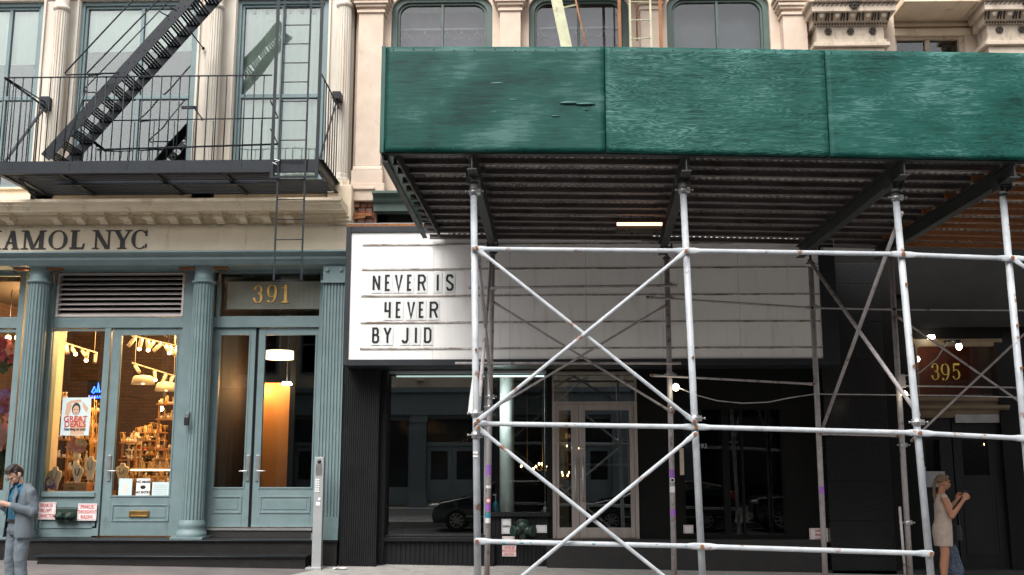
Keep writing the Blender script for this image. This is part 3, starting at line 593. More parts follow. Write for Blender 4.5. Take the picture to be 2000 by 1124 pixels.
# pilaster at right
xa, xb = X_(625, 750, 16.5), X_(669, 750, 16.5); zp = Z_(1010, 16.5, 640); zq = Z_(553, 16.5, 650)
p = MB(); p.comb(xa, xb, 16.5, 17.3, zp, zq, 7, .02); p.box(xa, xb, 16.48, 17.3, zq, ze0)
p.box(xa-.03, xb, 16.46, 16.5, zq-.002, zq+.04); p.box(xa-.05, xb, 16.43, 17.3, zlnd, zlnd+.10); p.box(xa-.03, xb, 16.45, 17.3, zlnd+.10, zlnd+.19); p.box(xa-.01, xb, 16.475, 17.3, zlnd+.19, zp)
for q in (xa+.07, xb-.07): p.lathe([(.001, -.03), (.03, -.025), (.036, 0)], (q, 16.48, ze0-.09), 14, 'y')
p.build('pilaster', 'teal', A, .003)
MB().box(XR-.40, XR+.01, 16.47, 17.3, Z_(433, 16.5, 640), zb2-.08).build('corner_block', 'cream', A, .01)
MB().box(XR-.12, XR+.06, 17.0, 24, -.05, 5.9).build('party_wall', 'darkwall', A)
# frames of the bays
YD = 17.0
fr = MB()
def fbox(x0, y0, x1, y1, Ya=16.95, Yb=17.2): a, b, c, d = rc(x0, y0, x1, y1, Ya); fr.box(a, b, Ya, Yb, c, d)
L1a, L1b, L1c, L1d = rc(112, 534, 360, 619, 16.96)
xj = [X_(22, 800, 17), X_(94, 800, 17), X_(197, 800, 17), X_(207, 800, 17), X_(350, 800, 17), X_(405, 800, 17), X_(619, 800, 17)]
zdoor = Z_(641, 17, 300); zbot = Z_(1030, 17, 500); zb1 = Z_(1047, 17, 270)
# jambs & rails
fr.box(X_(75, 800, 17), xj[1], 16.93, 17.2, zlnd, zh); fr.box(xj[4], xj[4]+.22, 16.94, 17.2, zlnd, zh)
fr.box(xj[5]-.15, xj[5], 16.94, 17.2, zlnd, zh); fr.box(xj[6], xa+.05, 16.94, 17.2, zlnd, zh)
fr.box(xj[1], xj[4], 16.95, 17.18, zdoor, ztr0); fr.box(xj[5], xj[6], 16.95, 17.18, zdoor, ztr0)
fr.box(xj[2], xj[3]+.02, 16.955, 17.16, zb1, zdoor)
fr.box(xj[1]+.001, xj[2], 16.97, 17.17, zlnd+.001, Z_(963, 17, 140))
fr.box(xj[1]+.02, xj[2]+.02, 16.93, 16.97, Z_(968, 17, 140)-.02, Z_(962, 17, 140))
fr.box(XL, xj[0]+.12, 16.95, 17.2, zlnd, Z_(962, 17, 20)); fr.box(XL, xj[0]+.1, 16.95, 17.18, zdoor, ztr0); fr.box(XL, XL+.5, 16.97, 17.19, zlnd, zh)
fr.box(X_(22, 800, 17), X_(34, 800, 17), 16.94, 17.2, zlnd, zh)
fr.build('shopfront_frame', 'teal', A, .004)
pn = MB()
a, b, c, d = rc(78, 988, 190, 1032, 16.96)
pn.frame((a, b, c, d), (a+.03, b-.03, c+.03, d-.03), 16.955, 16.972).build('stall_panel', 'teal', A)
# louver
lv = MB().frame((L1a, L1b, L1c, L1d), (L1a+.035, L1b-.035, L1c+.03, L1d-.03), 16.94, 17.05)
n = 8
for i in range(n):
    z = L1c+.03+(L1d-L1c-.06)*(i+.5)/n; h_ = (L1d-L1c-.06)/n
    lv.prism([(16.945, z-h_*.42), (16.945, z-h_*.52), (16.955, z-h_*.52), (17.05, z+h_*.10), (17.05, z+h_*.16)], 'x', L1a+.036, L1b-.036)
lo = lv.build('louver', 'louver', A); MB().box(L1a, L1b, 17.06, 17.08, L1c, L1d).build('backing', 'darkwall', lo)
[MB().box(q, q+.12, 16.96, 17.1, ztr0, zh).build('louver_jamb', 'teal', A) for q in (L1a-.12, L1b)]
# transoms
def pane_in(root, x0, y0, x1, y1, Y, gm, fw=.05, fm='teal', name='window'):
    a, b, c, d = rc(x0, y0, x1, y1, Y); w_ = MB().frame((a-fw, b+fw, c-fw, d+fw), (a, b, c, d), Y-.02, Y+.06).build(name, fm, root, .003)
    MB().box(a-.005, b+.005, Y+.02, Y+.026, c-.005, d+.005).build('pane', gm, w_); return (a, b, c, d), w_
(ta, tb, tcc, td), tw = pane_in(A, 431, 534, 625, 618, 16.98, 'glass_clear')
MB().box(ta, tb, 17.35, 17.36, tcc+.18, td).build('transom_blind', 'curtain', A)
for i, (ch, a, b) in enumerate((('3', 495, 516), ('9', 521, 543), ('1', 547, 567))):
    z0, z1 = Z_(592, 16.99, 530), Z_(557, 16.99, 530); x0, x1 = X_(a, 575, 16.99), X_(b, 575, 16.99)
    q = serif(ch, x0, z0, x1-x0, z1-z0, 16.975, 16.982).build('house_number', 'gold', A)
    e = .012; serif(ch, x0-e, z0-e, x1-x0+2*e, z1-z0+2*e, 16.984, 16.992).build('number_outline', 'ink', q)  # enlarged dark copy behind each gold numeral forms its outline
pane_in(A, -120, 540, 44, 620, 16.98, 'glass_clear')
(w0a, w0b, w0c, w0d), _ = pane_in(A, -120, 650, 22, 958, 17.0, 'glass_shop')
(w1a, w1b, w1c, w1d), _ = pane_in(A, 95, 647, 196, 960, 17.0, 'glass_shop', .03)
# doors
def leaf(o, gls, panel, Y, hx, zb, label=None, hinge=None):
    xa, xb = X_(o[0], 840, Y), X_(o[2], 840, Y); zt = Z_(o[1], Y, (o[0]+o[2])/2); a, b, c, d = rc(*gls, Y)
    f = MB().frame((xa, xb, zb, zt), (a, b, c, d), Y, Y+.06)
    m_ = MB(); q = rc(*panel, Y)
    dr = f.build('door', 'teal', A, .004, label)
    MB().frame((a-.025, b+.025, c-.025, d+.025), (a, b, c, d), Y-.012, Y+.0).build('glazing_bead', 'teal', dr, .003)
    MB().box(a-.004, b+.004, Y+.03, Y+.036, c-.004, d+.004).build('pane', 'glass_shop', dr)
    MB().frame(q, (q[0]+.025, q[1]-.025, q[2]+.025, q[3]-.025), Y-.014, Y-.0005).box(q[0]+.06, q[1]-.06, Y-.008, Y-.0005, q[2]+.06, q[3]-.06).build('panel', 'teal', dr, .004)
    x = X_(hx, 925, Y); h = MB().box(x-.028, x+.028, Y-.022, Y-.002, 1.36, 1.78)
    s = 1 if hx < (o[0]+o[2])/2 else -1
    h.tube([(x, Y-.02, 1.52), (x, Y-.07, 1.52), (x+s*.13, Y-.07, 1.52)], .011, 8); h.build('handle', 'steel', dr, .003)
    hg = MB(); hxx = xb+.008 if s > 0 else xa-.008
    for z in (zb+.35, (zb+zt)/2, zt-.4): hg.cyl((hxx, Y-.012, z-.06), (hxx, Y-.012, z+.06), .014, n=8)
    hg.build('hinge', 'iron', dr)
    return dr, (a, b, c, d)
D1, g1 = leaf((208, 641, 349, 1045), (228, 655, 338, 968), (218, 985, 330, 1019), 16.99, 213, zb1)
D2, g2 = leaf((406, 641, 492, 1030), (424, 655, 481, 952), (415, 969, 472, 1003), 17.0, 484, zbot)
D3, g3 = leaf((498, 641, 617, 1030), (513, 655, 612, 952), (507, 969, 606, 1003), 17.0, 503, zbot)
a, b, c, d = rc(252, 998, 291, 1010, 16.97)
ms = MB().frame((a, b, c, d), (a+.03, b-.03, c+.025, d-.025), 16.96, 16.976).box(a+.03, b-.03, 16.966, 16.976, c+.025, d-.025).build('mail_slot', 'brass', D1, .003)
MB().box(xj[5], xj[6], 16.88, 17.2, zbot-.045, zbot-.012).build('threshold', 'steel', A)
MB().box(xj[5]-.05, xj[6]+.05, 16.9, 17.2, zlnd+.001, zbot-.046).build('riser', 'black_metal', A)
# ---- shop interior
MB().box(XL, XR-.13, 17.25, 24, 4.75, 4.85).build('ceiling', 'dark_ceiling', A)
MB().box(XL, XR-.13, 17.2, 24, zlnd-.1, zlnd-.0).build('shop_floor', 'wood_floor', A)
xp = xj[5]-.08
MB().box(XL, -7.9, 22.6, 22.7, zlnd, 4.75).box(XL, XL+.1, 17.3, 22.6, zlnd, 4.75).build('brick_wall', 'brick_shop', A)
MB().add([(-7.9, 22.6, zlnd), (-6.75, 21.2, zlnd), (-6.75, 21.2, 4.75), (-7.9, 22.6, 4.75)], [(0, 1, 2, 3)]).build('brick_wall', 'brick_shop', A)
MB().box(-6.75, xp, 21.2, 21.3, zlnd, 4.75).box(xp, xp+.12, 17.22, 24, zlnd, 4.75).build('plaster_wall', 'plaster', A)
MB().box(X_(102, 800, 17.2)-.12, X_(102, 800, 17.2)+.0, 17.2, 17.5, zlnd, 4.7).build('display_return', 'plaster', A)
# ---- lobby interior
lw = X_(563, 850, 18.9)
xww = X_(497, 850, 18.9); MB().box(xww, lw, 18.9, 19.0, zlnd, Z_(748, 18.9, 540)).build('wood_wall', 'wood_panel', A)
MB().box(xp+.121, xp+.14, 17.21, 21.5, zlnd, 4.74).box(xp+.14, xww, 18.95, 19.05, zlnd, 4.74).build('lobby_wall', 'dark_wood', A)
MB().box(xj[5]+.6, xj[5]+.9, 17.065, 17.09, zbot, zdoor).build('gap_blackout', 'darkwall', A) if 0 else MB().box(X_(489, 840, 17)-.01, X_(500, 840, 17)+.01, 17.062, 17.08, zbot, zdoor).build('gap_blackout', 'ink', A)  # black strip added behind the door gap to keep the lobby glow out
MB().add([(xp+.13, 18.9, Z_(748, 18.9, 540)), (lw, 18.9, Z_(748, 18.9, 540)), (lw, 17.9, Z_(748, 18.9, 540)+.02), (xp+.13, 17.9, Z_(748, 18.9, 540)+.02)], [(0, 1, 2, 3)]).build('lobby_ceiling', 'plaster', A) if 0 else None
MB().box(xp+.13, XR-.2, 21.5, 21.6, zlnd, 4.75).box(lw, lw+.1, 18.9, 21.5, zlnd, 4.75).build('lobby_wall', 'darkwall', A)
def point(name, loc, e, col=(1, .52, .20), r=.06, parent=None):
    l = bpy.data.lights.new(name, 'POINT'); l.energy = e; l.color = col; l.shadow_soft_size = r; o = bpy.data.objects.new(name, l); sc.collection.objects.link(o); o.location = loc
    return o
flat('bulb_warm', (1, .8, .5), .4, 0, (1, .62, .26), 22); flat('bulb_white', (1, .95, .8), .4, 0, (1, .9, .68), 14); flat('strip_warm', (1, .8, .5), .4, 0, (1, .72, .36), 7)
flat('neon_blue', (.05, .1, 1), .4, 0, (.02, .12, 1), 4); flat('drum_lit', (1, .85, .65), .5, 0, (1, .76, .50), 1.6); flat('tube_warm', (1, .7, .5), .4, 0, (1, .50, .28), 2.0)
SHOPLIGHT = 84
def pendant(px0, px1, pyt, pyb, Y, label, lit=False):
    xa, xb = X_(px0, pyb, Y), X_(px1, pyb, Y); zb, zt = Z_(pyb, Y, (px0+px1)/2), Z_(pyt, Y, (px0+px1)/2); cx = (xa+xb)/2; r = (xb-xa)/2
    t = thing('pendant_lamp', label, 'lamp', (cx, Y, zb))
    MB().cyl((cx, Y, zt), (cx, Y, 4.74), .006, n=6).build('cord', 'black_metal', t)
    if lit: MB().lathe([(.001, zt-zb), (r*.98, zt-zb), (r, 0), (.001, 0)], (cx, Y, zb), 32).build('lamp_shade', 'drum_lit', t)
    else:
        MB().lathe([(.02, zt-zb+.02), (r*.72, zt-zb), (r*.86, (zt-zb)*.8), (r, 0), (r*.97, 0), (r*.8, (zt-zb)*.75), (.02, (zt-zb)*.9)], (cx, Y, zb), 32).build('lamp_shade', 'shade_white', t)
        MB().ball((cx, Y, zb+(zt-zb)*.35), .05).build('bulb', 'bulb_warm', t)
    return t
pendant(257, 301, 735, 751, 19.0, 'wide white pendant lamp left of another inside the jewellery shop')
pendant(303, 346, 748, 764, 19.9, 'farther wide white pendant lamp half hidden by door frame')
pendant(518, 573, 686, 702, 18.4, 'lit white drum lamp hanging in the lobby doorway', True)
point('shop_light', (-7.0, 18.9, 4.3), SHOPLIGHT*3.2); point('shop_light', (-7.6, 20.6, 4.2), SHOPLIGHT*2.4); point('shop_light', (-8.9, 18.3, 4.3), SHOPLIGHT*2.6); point('shop_light', (-6.4, 17.9, 3.9), SHOPLIGHT*.9)
point('lobby_light', ((xww+lw)/2, 18.2, 3.1), 13, (1, .55, .22)); point('lobby_light', ((xp+lw)/2, 18.6, Z_(752, 18.6, 540)-.05), 19, (1, .5, .2), .05)
# small disc lamp above the wood wall
t = thing('ceiling_spot', 'small lit ceiling spot above the orange wood wall', 'lamp', (X_(560, 752, 18.7), 18.7, Z_(752, 18.7, 560)))
MB().lathe([(.001, .05), (.08, .05), (.1, 0), (.001, -.005)], t.location, 16).build('lens', 'bulb_white', t); MB().cyl((t.location.x, 18.7, t.location.z+.05), (t.location.x, 18.7, 4.74), .01, n=6).build('stem', 'black_metal', t)
def track(p0, p1, Y, heads, label):
    a, b = P(*p0, Y), P(*p1, Y+.9); t = thing('track_light', label, 'lamp', tuple((a+b)/2))
    MB().beam(a, b, .03, .025).cyl(a+Vector((.05, .02, 0)), a+Vector((.05, .02, 4.74-a.z)), .006, n=5).cyl(b-Vector((.05, 0.02, 0)), b+Vector((-.05, -.02, 4.74-b.z)), .006, n=5).build('rail', 'shade_white', t)
    for (u, dx, lit) in heads:
        q = a.lerp(b, u); d = Vector((dx, -.3, -.7)).normalized(); s = q+Vector((0, 0, -.05))
        h = MB().cyl(q, s, .008, n=6).cyl(s-d*.03, s+d*.17, .036, n=12).build('spot_head', 'shade_white', t)
        if lit: MB().ball(s+d*.175, .034).build('bulb', 'bulb_warm', h)
track((123, 669), (190, 690), 18.8, ((.1, .3, 0), (.25, .6, 1), (.55, .7, 0), (.7, .1, 1), (.95, .1, 0)), 'white track light with lit spots over the left display window')
track((258, 656), (346, 676), 18.2, ((.05, -.4, 0), (.2, 0, 1), (.34, .2, 1), (.45, -.3, 0), (.62, -.6, 0), (.74, .5, 1), (.85, .4, 0), (.97, .1, 0)), 'white track light cluster at top of the glazed shop door')
track((258, 709), (345, 736), 19.6, ((.08, .6, 0), (.5, .2, 1), (.75, -.2, 1), (.9, -.1, 1)), 'lower white track light behind the pendant lamps')
# sconce on plaster wall
p = P(318, 800, 21.1); t = thing('wall_sconce', 'black hooked wall sconce with one glowing bulb on pale wall', 'lamp', tuple(p))
MB().box(p.x-.05, p.x+.05, 21.14, 21.2, p.z+.25, p.z+.75).tube([(p.x, 21.12, p.z+.6), (p.x+.02, 20.95, p.z+.68), (p.x+.06, 20.85, p.z+.5), (p.x+.06, 20.85, p.z+.1)], .012, 6).build('bracket', 'black_metal', t)
MB().ball((p.x+.06, 20.85, p.z), .05).build('bulb', 'bulb_warm', t)
# neon sign
p = P(189, 768, 19.5); t = thing('neon_sign', 'blue neon script sign on the shop wall behind the poster', 'sign', tuple(p))
n_ = MB(); zz = p.z+.06
n_.tube([(p.x-.1, 19.5, zz-.05), (p.x-.05, 19.5, zz+.06), (p.x-.02, 19.5, zz-.02), (p.x-.07, 19.5, zz-.07)], .014, 6).tube([(p.x, 19.5, zz-.05), (p.x+.02, 19.5, zz+.13), (p.x+.05, 19.5, zz-.05), (p.x+.12, 19.5, zz+.02), (p.x+.12, 19.5, zz-.06)], .014, 6)
n_.build('tube', 'neon_blue', t); q = MB()
for i in range(7): q.tube([(p.x-.16+i*.05, 19.5, zz-.16), (p.x-.13+i*.05, 19.5, zz-.11), (p.x-.125+i*.05, 19.5, zz-.16)], .009, 5)
q.build('tube', 'neon_blue', t); MB().box(p.x-.2, p.x+.22, 19.53, 19.54, zz-.2, zz+.2).box(p.x-.2, p.x-.19, 19.54, 22.5, zz, zz+.01).build('backboard', 'darkwall', t)
# =================== SHOP DISPLAY ===================
mat('velvet_white', (.78, .72, .62), (.68, .62, .52), rough=.8, bump=.05)
mat('display_wood', (.42, .23, .10), (.30, .15, .06), scale=5, stretch=(.4, 1, 1), rough=.6, bump=.1)
mat('petal_pink', (.72, .42, .42), (.55, .28, .30), scale=18, rough=.8, bump=.1); mat('petal_purple', (.36, .25, .58), (.26, .16, .44), scale=18, rough=.8, bump=.1)
mat('petal_white', (.75, .7, .62), (.62, .56, .5), scale=18, rough=.8, bump=.1); mat('petal_magenta', (.42, .08, .14), (.3, .05, .1), scale=18, rough=.8, bump=.1)
mat('leafy', (.06, .09, .04), (.035, .055, .025), scale=18, rough=.7, bump=.1)
mat('trinket', (.55, .40, .22), (.22, .15, .09), scale=40, rough=.4, bump=.2, metal=.3)
def flowers(c, R0, n, ms, label, name='bouquet', cat='bouquet', sc_=.07, stem=None, flatn=.6):
    t = thing(name, label, cat, tuple(c)); groups = [MB() for _ in ms]
    for i in range(n):
        u = random.random()*2*math.pi; v = random.uniform(-.8, 1); rr = R0*random.uniform(.55, 1)
        q = Vector((c[0]+rr*math.cos(u)*math.sqrt(1-v*v*.6), c[1]-abs(rr*math.sin(u))*flatn, c[2]+rr*v)); g_ = groups[i % len(ms)]
        s = sc_*random.uniform(.7, 1.25)
        for layer in range(3):       # each bloom is three whorls of cupped petals
            m = 7-layer*2; rad = s*(1-.28*layer)
            for k in range(m):
                a = 2*math.pi*k/m+layer*.5+i; d = Vector((math.cos(a), -.25-.28*layer, math.sin(a))).normalized(); e = Vector((-math.sin(a), 0, math.cos(a)))
                p0 = q; p1 = q+d*rad*.6+e*rad*.38; p2 = q+d*rad+Vector((0, -.03*rad, 0)); p3 = q+d*rad*.6-e*rad*.38
                g_.add([p0, p1, p2, p3], [(0, 1, 2, 3)], True)
    for g_, m in zip(groups, ms):
        if g_.v: g_.build('blossom' if m != 'leafy' else 'foliage', m, t)
    if stem: MB().cyl((c[0], c[1], c[2]-R0*.6), stem, .012, n=6).build('stem', 'leafy', t)
    return t
def bust(px, py0, py1, Y, label, dark=False, wpx=27):
    zb, zt = Z_(py1, Y, px), Z_(py0, Y, px); x = X_(px, (py0+py1)/2, Y); h = zt-zb; w_ = wpx/2000*Y/2
    t = thing('necklace_bust', label, 'jewellery display', (x, Y, zb))
    pts = [(x-w_*.45, zb), (x+w_*.45, zb), (x+w_*.6, zb+h*.3), (x+w_, zb+h*.62), (x+w_*.92, zb+h*.8), (x+w_*.4, zb+h*.86), (x+w_*.3, zt), (x-w_*.3, zt), (x-w_*.4, zb+h*.86), (x-w_*.92, zb+h*.8), (x-w_, zb+h*.62), (x-w_*.6, zb+h*.3)]
    MB().prism(pts, 'y', Y-.03, Y+.03).build('bust', 'velvet_white', t, .012)
    MB().tube([(x+w_*.38*math.cos(a), Y-.04, zb+h*.82-h*.38*abs(math.sin(a))) for a in [math.pi*i/10 for i in range(11)]], .007, 6).build('necklace', 'trinket' if not dark else 'ink', t)
    return t
zS = w1c      # level of the display floor
MB().box(XL+.3, X_(198, 900, 17.2), 17.12, 17.9, zlnd, zS-.01).build('display_plinth', 'display_wood', A)
bust(107, 912, 958, 17.25, 'white necklace bust leftmost behind the display window, by purple flowers')
bust(152, 908, 945, 17.35, 'small white necklace bust with dark beads in a dark box at window centre', True, 22)
bust(177, 892, 938, 17.45, 'white necklace bust at the right edge of the display window', False, 24)
bust(239, 905, 945, 17.7, 'white necklace bust behind the door papers', False, 26)
t = thing('display_box', 'dark wooden jewellery box along the bottom of the display window', 'box', (X_(150, 955, 17.3), 17.3, zS))
MB().box(X_(125, 950, 17.2), X_(170, 950, 17.2), 17.18, 17.42, zS-.01, Z_(943, 17.2, 150)).build('case', 'display_wood', t, .008)
q = MB().ball((X_(140, 952, 17.17), 17.17, Z_(952, 17.17, 140)), .05, sy=.15, sz=.5).build('clasp', 'brass', t)
o = flowers(P(100, 945, 17.18), .10, 12, ('petal_purple', 'petal_purple', 'petal_white'), 'purple artificial flowers in the lower left corner of display window', sc_=.06)
flowers(P(152, 874, 17.4), .14, 20, ('petal_pink', 'petal_pink', 'petal_white'), 'pink flower crown on a white mannequin head', name='flower_crown', cat='flower crown', sc_=.07)
p = P(150, 892, 17.42); t = thing('mannequin_head', 'white mannequin head wearing a pink flower crown in display window', 'mannequin head', tuple(p))
MB().ball((p.x, 17.42, p.z+.02), .075, sx=.8, sz=1.25).ball((p.x, 17.36, p.z), .022, sz=1.2).cyl((p.x, 17.42, p.z-.05), (p.x, 17.42, p.z-.2), .035, .07).build('head', 'velvet_white', t)
flowers(P(-8, 700, 17.6), .38, 40, ('petal_pink', 'leafy', 'petal_magenta'), 'upper hanging mass of pink and purple artificial flowers, far left window', sc_=.11)
flowers(P(2, 795, 17.6), .30, 20, ('petal_magenta', 'petal_purple', 'petal_pink'), 'magenta artificial flowers halfway up far left window', sc_=.10)
flowers(P(0, 850, 17.5), .22, 9, ('petal_pink',), 'large pale pink paper blossoms low in far left window', sc_=.20)
flowers(P(5, 910, 17.6), .30, 36, ('leafy',), 'dark leafy plant at the bottom of far left window', name='potted_plant', cat='plant', sc_=.1)
for px, Y in ((16, 18.0), (34, 18.3)):
    p = P(px, 660, Y); t = thing('bulb_lamp', 'bare warm bulb at %s top of far left window' % ('left' if px == 16 else 'right'), 'lamp', tuple(p))
    MB().ball(p, .045).build('bulb', 'bulb_warm', t); MB().cyl(p+Vector((0, 0, .04)), (p.x, Y, 4.74), .008, n=6).build('cord', 'black_metal', t)
# shelving with trinkets
flat('tag_red', (.45, .05, .04), .6); flat('tag_teal', (.05, .22, .24), .5)
def shelves(x0, x1, Y, zs, label, n=7, ztop=None, post=True, m='display_wood'):
    t = thing('display_shelf', label, 'shelf', ((x0+x1)/2, Y, zlnd)); f = MB()
    for z in zs: f.box(x0, x1, Y, Y+.25, z, z+.022)
    if post:
        for x in (x0+.02, x1-.02): f.box(x-.016, x+.016, Y+.1, Y+.14, zlnd, max(zs)+.02)
    f.build('shelf', m, t); K = {q: MB() for q in ('trinket', 'velvet_white', 'gold', 'paper', 'ink', 'tag_red')}
    for z in zs:
        for i in range(int(n*2.2)):
            x = x0+.03+(x1-x0-.06)*random.random(); yy = Y+random.uniform(.03, .2); zz = z+.0225; q = random.random(); h = random.uniform(.05, .17)
            if q < .28: r = random.uniform(.012, .03); K[random.choice(('trinket', 'velvet_white', 'gold'))].lathe([(r, 0), (r*1.3, h*.3), (r*.5, h*.7), (r*.9, h), (.001, h)], (x, yy, zz), 8)
            elif q < .52: w2 = random.uniform(.018, .035); K[random.choice(('paper', 'velvet_white', 'ink', 'trinket'))].box(x-w2, x+w2, yy, yy+.006, zz, zz+h*.8)
            elif q < .68: w2 = random.uniform(.02, .05); K[random.choice(('trinket', 'tag_red', 'ink', 'velvet_white'))].box(x-w2, x+w2, yy, yy+.05, zz, zz+random.uniform(.02, .06))
            elif q < .86:      # small T-bar hung with chains
                g_ = K['gold']; g_.cyl((x, yy, zz), (x, yy, zz+h*1.2), .004, n=5).cyl((x-.05, yy, zz+h*1.2), (x+.05, yy, zz+h*1.2), .004, n=5)
                for e in (-.045, -.02, .01, .04): K['trinket'].cyl((x+e, yy-.004, zz+h*1.2), (x+e, yy-.004, zz+h*random.uniform(.3, .8)), .003, n=4)
            else: K['velvet_white'].ball((x, yy, zz+.03), .03, 8, 6, sz=1.2)
    for q, mb_ in K.items():
        if mb_.v: mb_.build('ornaments', q, t)
    return t
shelves(X_(95, 880, 17.9), X_(128, 880, 17.9), 17.9, [Z_(930, 17.9), Z_(895, 17.9), Z_(860, 17.9), Z_(815, 17.9), Z_(780, 17.9)], 'tall narrow shelf of ornaments at left side of display window', 3)
shelves(X_(128, 880, 18.3), X_(186, 880, 18.3), 18.3, [Z_(932, 18.3), Z_(902, 18.3), Z_(868, 18.3)], 'low wide shelf of gold ornaments behind necklace busts', 8)
shelves(X_(232, 880, 18.6), X_(262, 880, 18.6), 18.6, [Z_(930, 18.6), Z_(900, 18.6), Z_(866, 18.6)], 'jewellery rack at left in shop door glass', 5)
shelves(X_(246, 880, 19.4), X_(272, 880, 19.4), 19.4, [Z_(895, 19.4), Z_(880, 19.4), Z_(868, 19.4), Z_(856, 19.4)], 'stepped white rack of earring cards in door glass', 5, m='velvet_white')
shelves(X_(272, 880, 19.2), X_(300, 880, 19.2), 19.2, [Z_(905, 19.2), Z_(890, 19.2), Z_(875, 19.2), Z_(862, 19.2)], 'dark rack of trinkets in middle of door glass', 6)
shelves(X_(300, 880, 18.9), X_(340, 880, 18.9), 18.9, [Z_(912, 18.9), Z_(898, 18.9), Z_(878, 18.9), Z_(820, 18.9), Z_(790, 18.9)], 'open shelf of white busts under the sconce', 5)
shelves(X_(126, 880, 17.75), X_(192, 880, 17.75), 17.75, [Z_(950, 17.75), Z_(922, 17.75)], 'front tiered riser of trinkets just behind necklace busts', 10)
shelves(X_(130, 880, 18.9), X_(198, 880, 18.9), 18.9, [Z_(858, 18.9), Z_(835, 18.9), Z_(805, 18.9)], 'high back shelf of glinting ornaments below the neon sign', 9)
shelves(X_(234, 880, 17.9), X_(340, 880, 17.9), 17.9, [Z_(962, 17.9), Z_(945, 17.9)], 'low front table of trinkets behind the papers on door glass', 14)
shelves(X_(262, 880, 20.2), X_(318, 880, 20.2), 20.2, [Z_(880, 20.2), Z_(862, 20.2), Z_(846, 20.2)], 'far back shelf of ornaments under the pendant lamps', 9)
xc0, xc1 = X_(256, 920, 18.3), X_(348, 920, 18.3); zc = Z_(917, 18.3, 300)
t = thing('shop_counter', 'glass-topped jewellery counter with a bright warm light strip', 'counter', ((xc0+xc1)/2, 18.4, zlnd))
MB().box(xc0, xc1, 18.3, 18.8, zlnd, zc-.12).build('cabinet', 'display_wood', t, .01); MB().box(xc0, xc1, 18.28, 18.82, zc+.0, zc+.02).build('counter_top', 'velvet_white', t)
MB().box(xc0, xc1, 18.285, 18.3, zc-.025, zc-.003).build('light_strip', 'strip_warm', t); k = MB()
for i in range(16):
    x = xc0+.05+(xc1-xc0-.1)*random.random(); h = random.uniform(.06, .2); k.lathe([(.03, 0), (.04, h*.4), (.015, h*.8), (.02, h), (.001, h)], (x, 18.4+.25*random.random(), zc+.021), 8)
k.build('ornaments', 'trinket', t)
k = MB()
p = P(186, 860, 18.1); t = thing('twig_arrangement', 'spray of gold dried twigs right side of display window', 'decoration', (p.x, 18.1, zS))
for i in range(22):
    a = random.uniform(-.16, .16); k.tube([(p.x+a*.1, 18.1, zS), (p.x+a*.6, 18.1+random.uniform(-.1, .1), zS+.6), (p.x+a*1.4, 18.1+random.uniform(-.15, .15), zS+random.uniform(1.0, 1.7))], .005, 4)
    k.ball((p.x+a*1.2, 18.05, zS+random.uniform(.7, 1.6)), .014, 6, 4)
k.build('twigs', 'gold', t)
# posters and papers on the glass
def plate(name, m, x0, y0, x1, y1, Y, th, label, cat, tilt=0, group=None, parent=None):
    a, b, c, d = rc(x0, y0, x1, y1, Y); mb = MB()
    cx, cz = (a+b)/2, (c+d)/2; vs = []
    for x, z in ((a, c), (b, c), (b, d), (a, d)):
        dx, dz = x-cx, z-cz; vs.append((cx+dx*math.cos(tilt)-dz*math.sin(tilt), cz+dx*math.sin(tilt)+dz*math.cos(tilt)))
    mb.prism(vs, 'y', Y-th, Y)
    if parent is None:
        t = thing(name, label, cat, (cx, Y, c), group); mb.build('sheet', m, t, .0); return t, (a, b, c, d)
    return mb.build(name, m, parent), (a, b, c, d)
mat('poster_blue', (.60, .72, .72), (.54, .66, .67), rough=.5, bump=0); flat('skin_print', (.58, .36, .25), .6); flat('hair_print', (.03, .02, .015), .6)
yp = 17.015
po, (a, b, c, d) = plate('poster', 'poster_blue', 120, 777, 176, 851, yp, .003, 'pale blue poster of a woman reading GREAT DEALS taped inside window', 'poster')
w_, h_ = b-a, d-c; y2 = yp-.0035
m_ = MB(); U = lambda u, v: (a+w_*u, c+h_*v)
m_.prism([U(.34, .02), U(.82, .02), U(.86, .3), U(.72, .5), U(.5, .52), U(.36, .3)], 'y', y2-.0006, y2)
m_.prism([U(.12, .55), U(.26, .5), U(.34, .78), U(.3, .92), U(.16, .86)], 'y', y2-.0008, y2); m_.prism([U(.3, .92), U(.3, .84), U(.66, .88), U(.66, .95)], 'y', y2-.001, y2)
m_.prism([U(.7, .9), U(.92, .72), U(.86, .6), U(.74, .74)], 'y', y2-.0012, y2)
m_.build('figure_print', 'skin_print', po)
m_ = MB(); m_.prism([U(.5+.15*math.cos(t), .70+.165*math.sin(t)) for t in [2*math.pi*i/18 for i in range(18)]], 'y', y2-.002, y2-.0013); m_.build('hair_print', 'hair_print', po)
m_ = MB(); m_.prism([U(.5+.11*math.cos(t), .665+.125*math.sin(t)) for t in [2*math.pi*i/18 for i in range(18)]], 'y', y2-.0028, y2-.0021); m_.build('figure_print', 'skin_print', po)
m_ = MB(); [m_.box(*[a+w_*u for u in (q-.03, q+.03)], y2-.0034, y2-.0029, c+h_*.675, c+h_*.69) for q in (.45, .55)]; m_.box(a+w_*.46, a+w_*.54, y2-.0034, y2-.0029, c+h_*.585, c+h_*.6).build('hair_print', 'hair_print', po)
text('GREAT', .135, (a+b)/2, c+h_*.43, y2-.004, 'red_ink', po, bold=.0015, sx=.95); text('DEALS', .135, (a+b)/2, c+h_*.29, y2-.004, 'red_ink', po, bold=.0015, sx=.95)
text('Starting at just', .062, (a+b)/2, c+h_*.165, y2-.004, 'ink', po, bold=.001)
yp = 16.985+.02
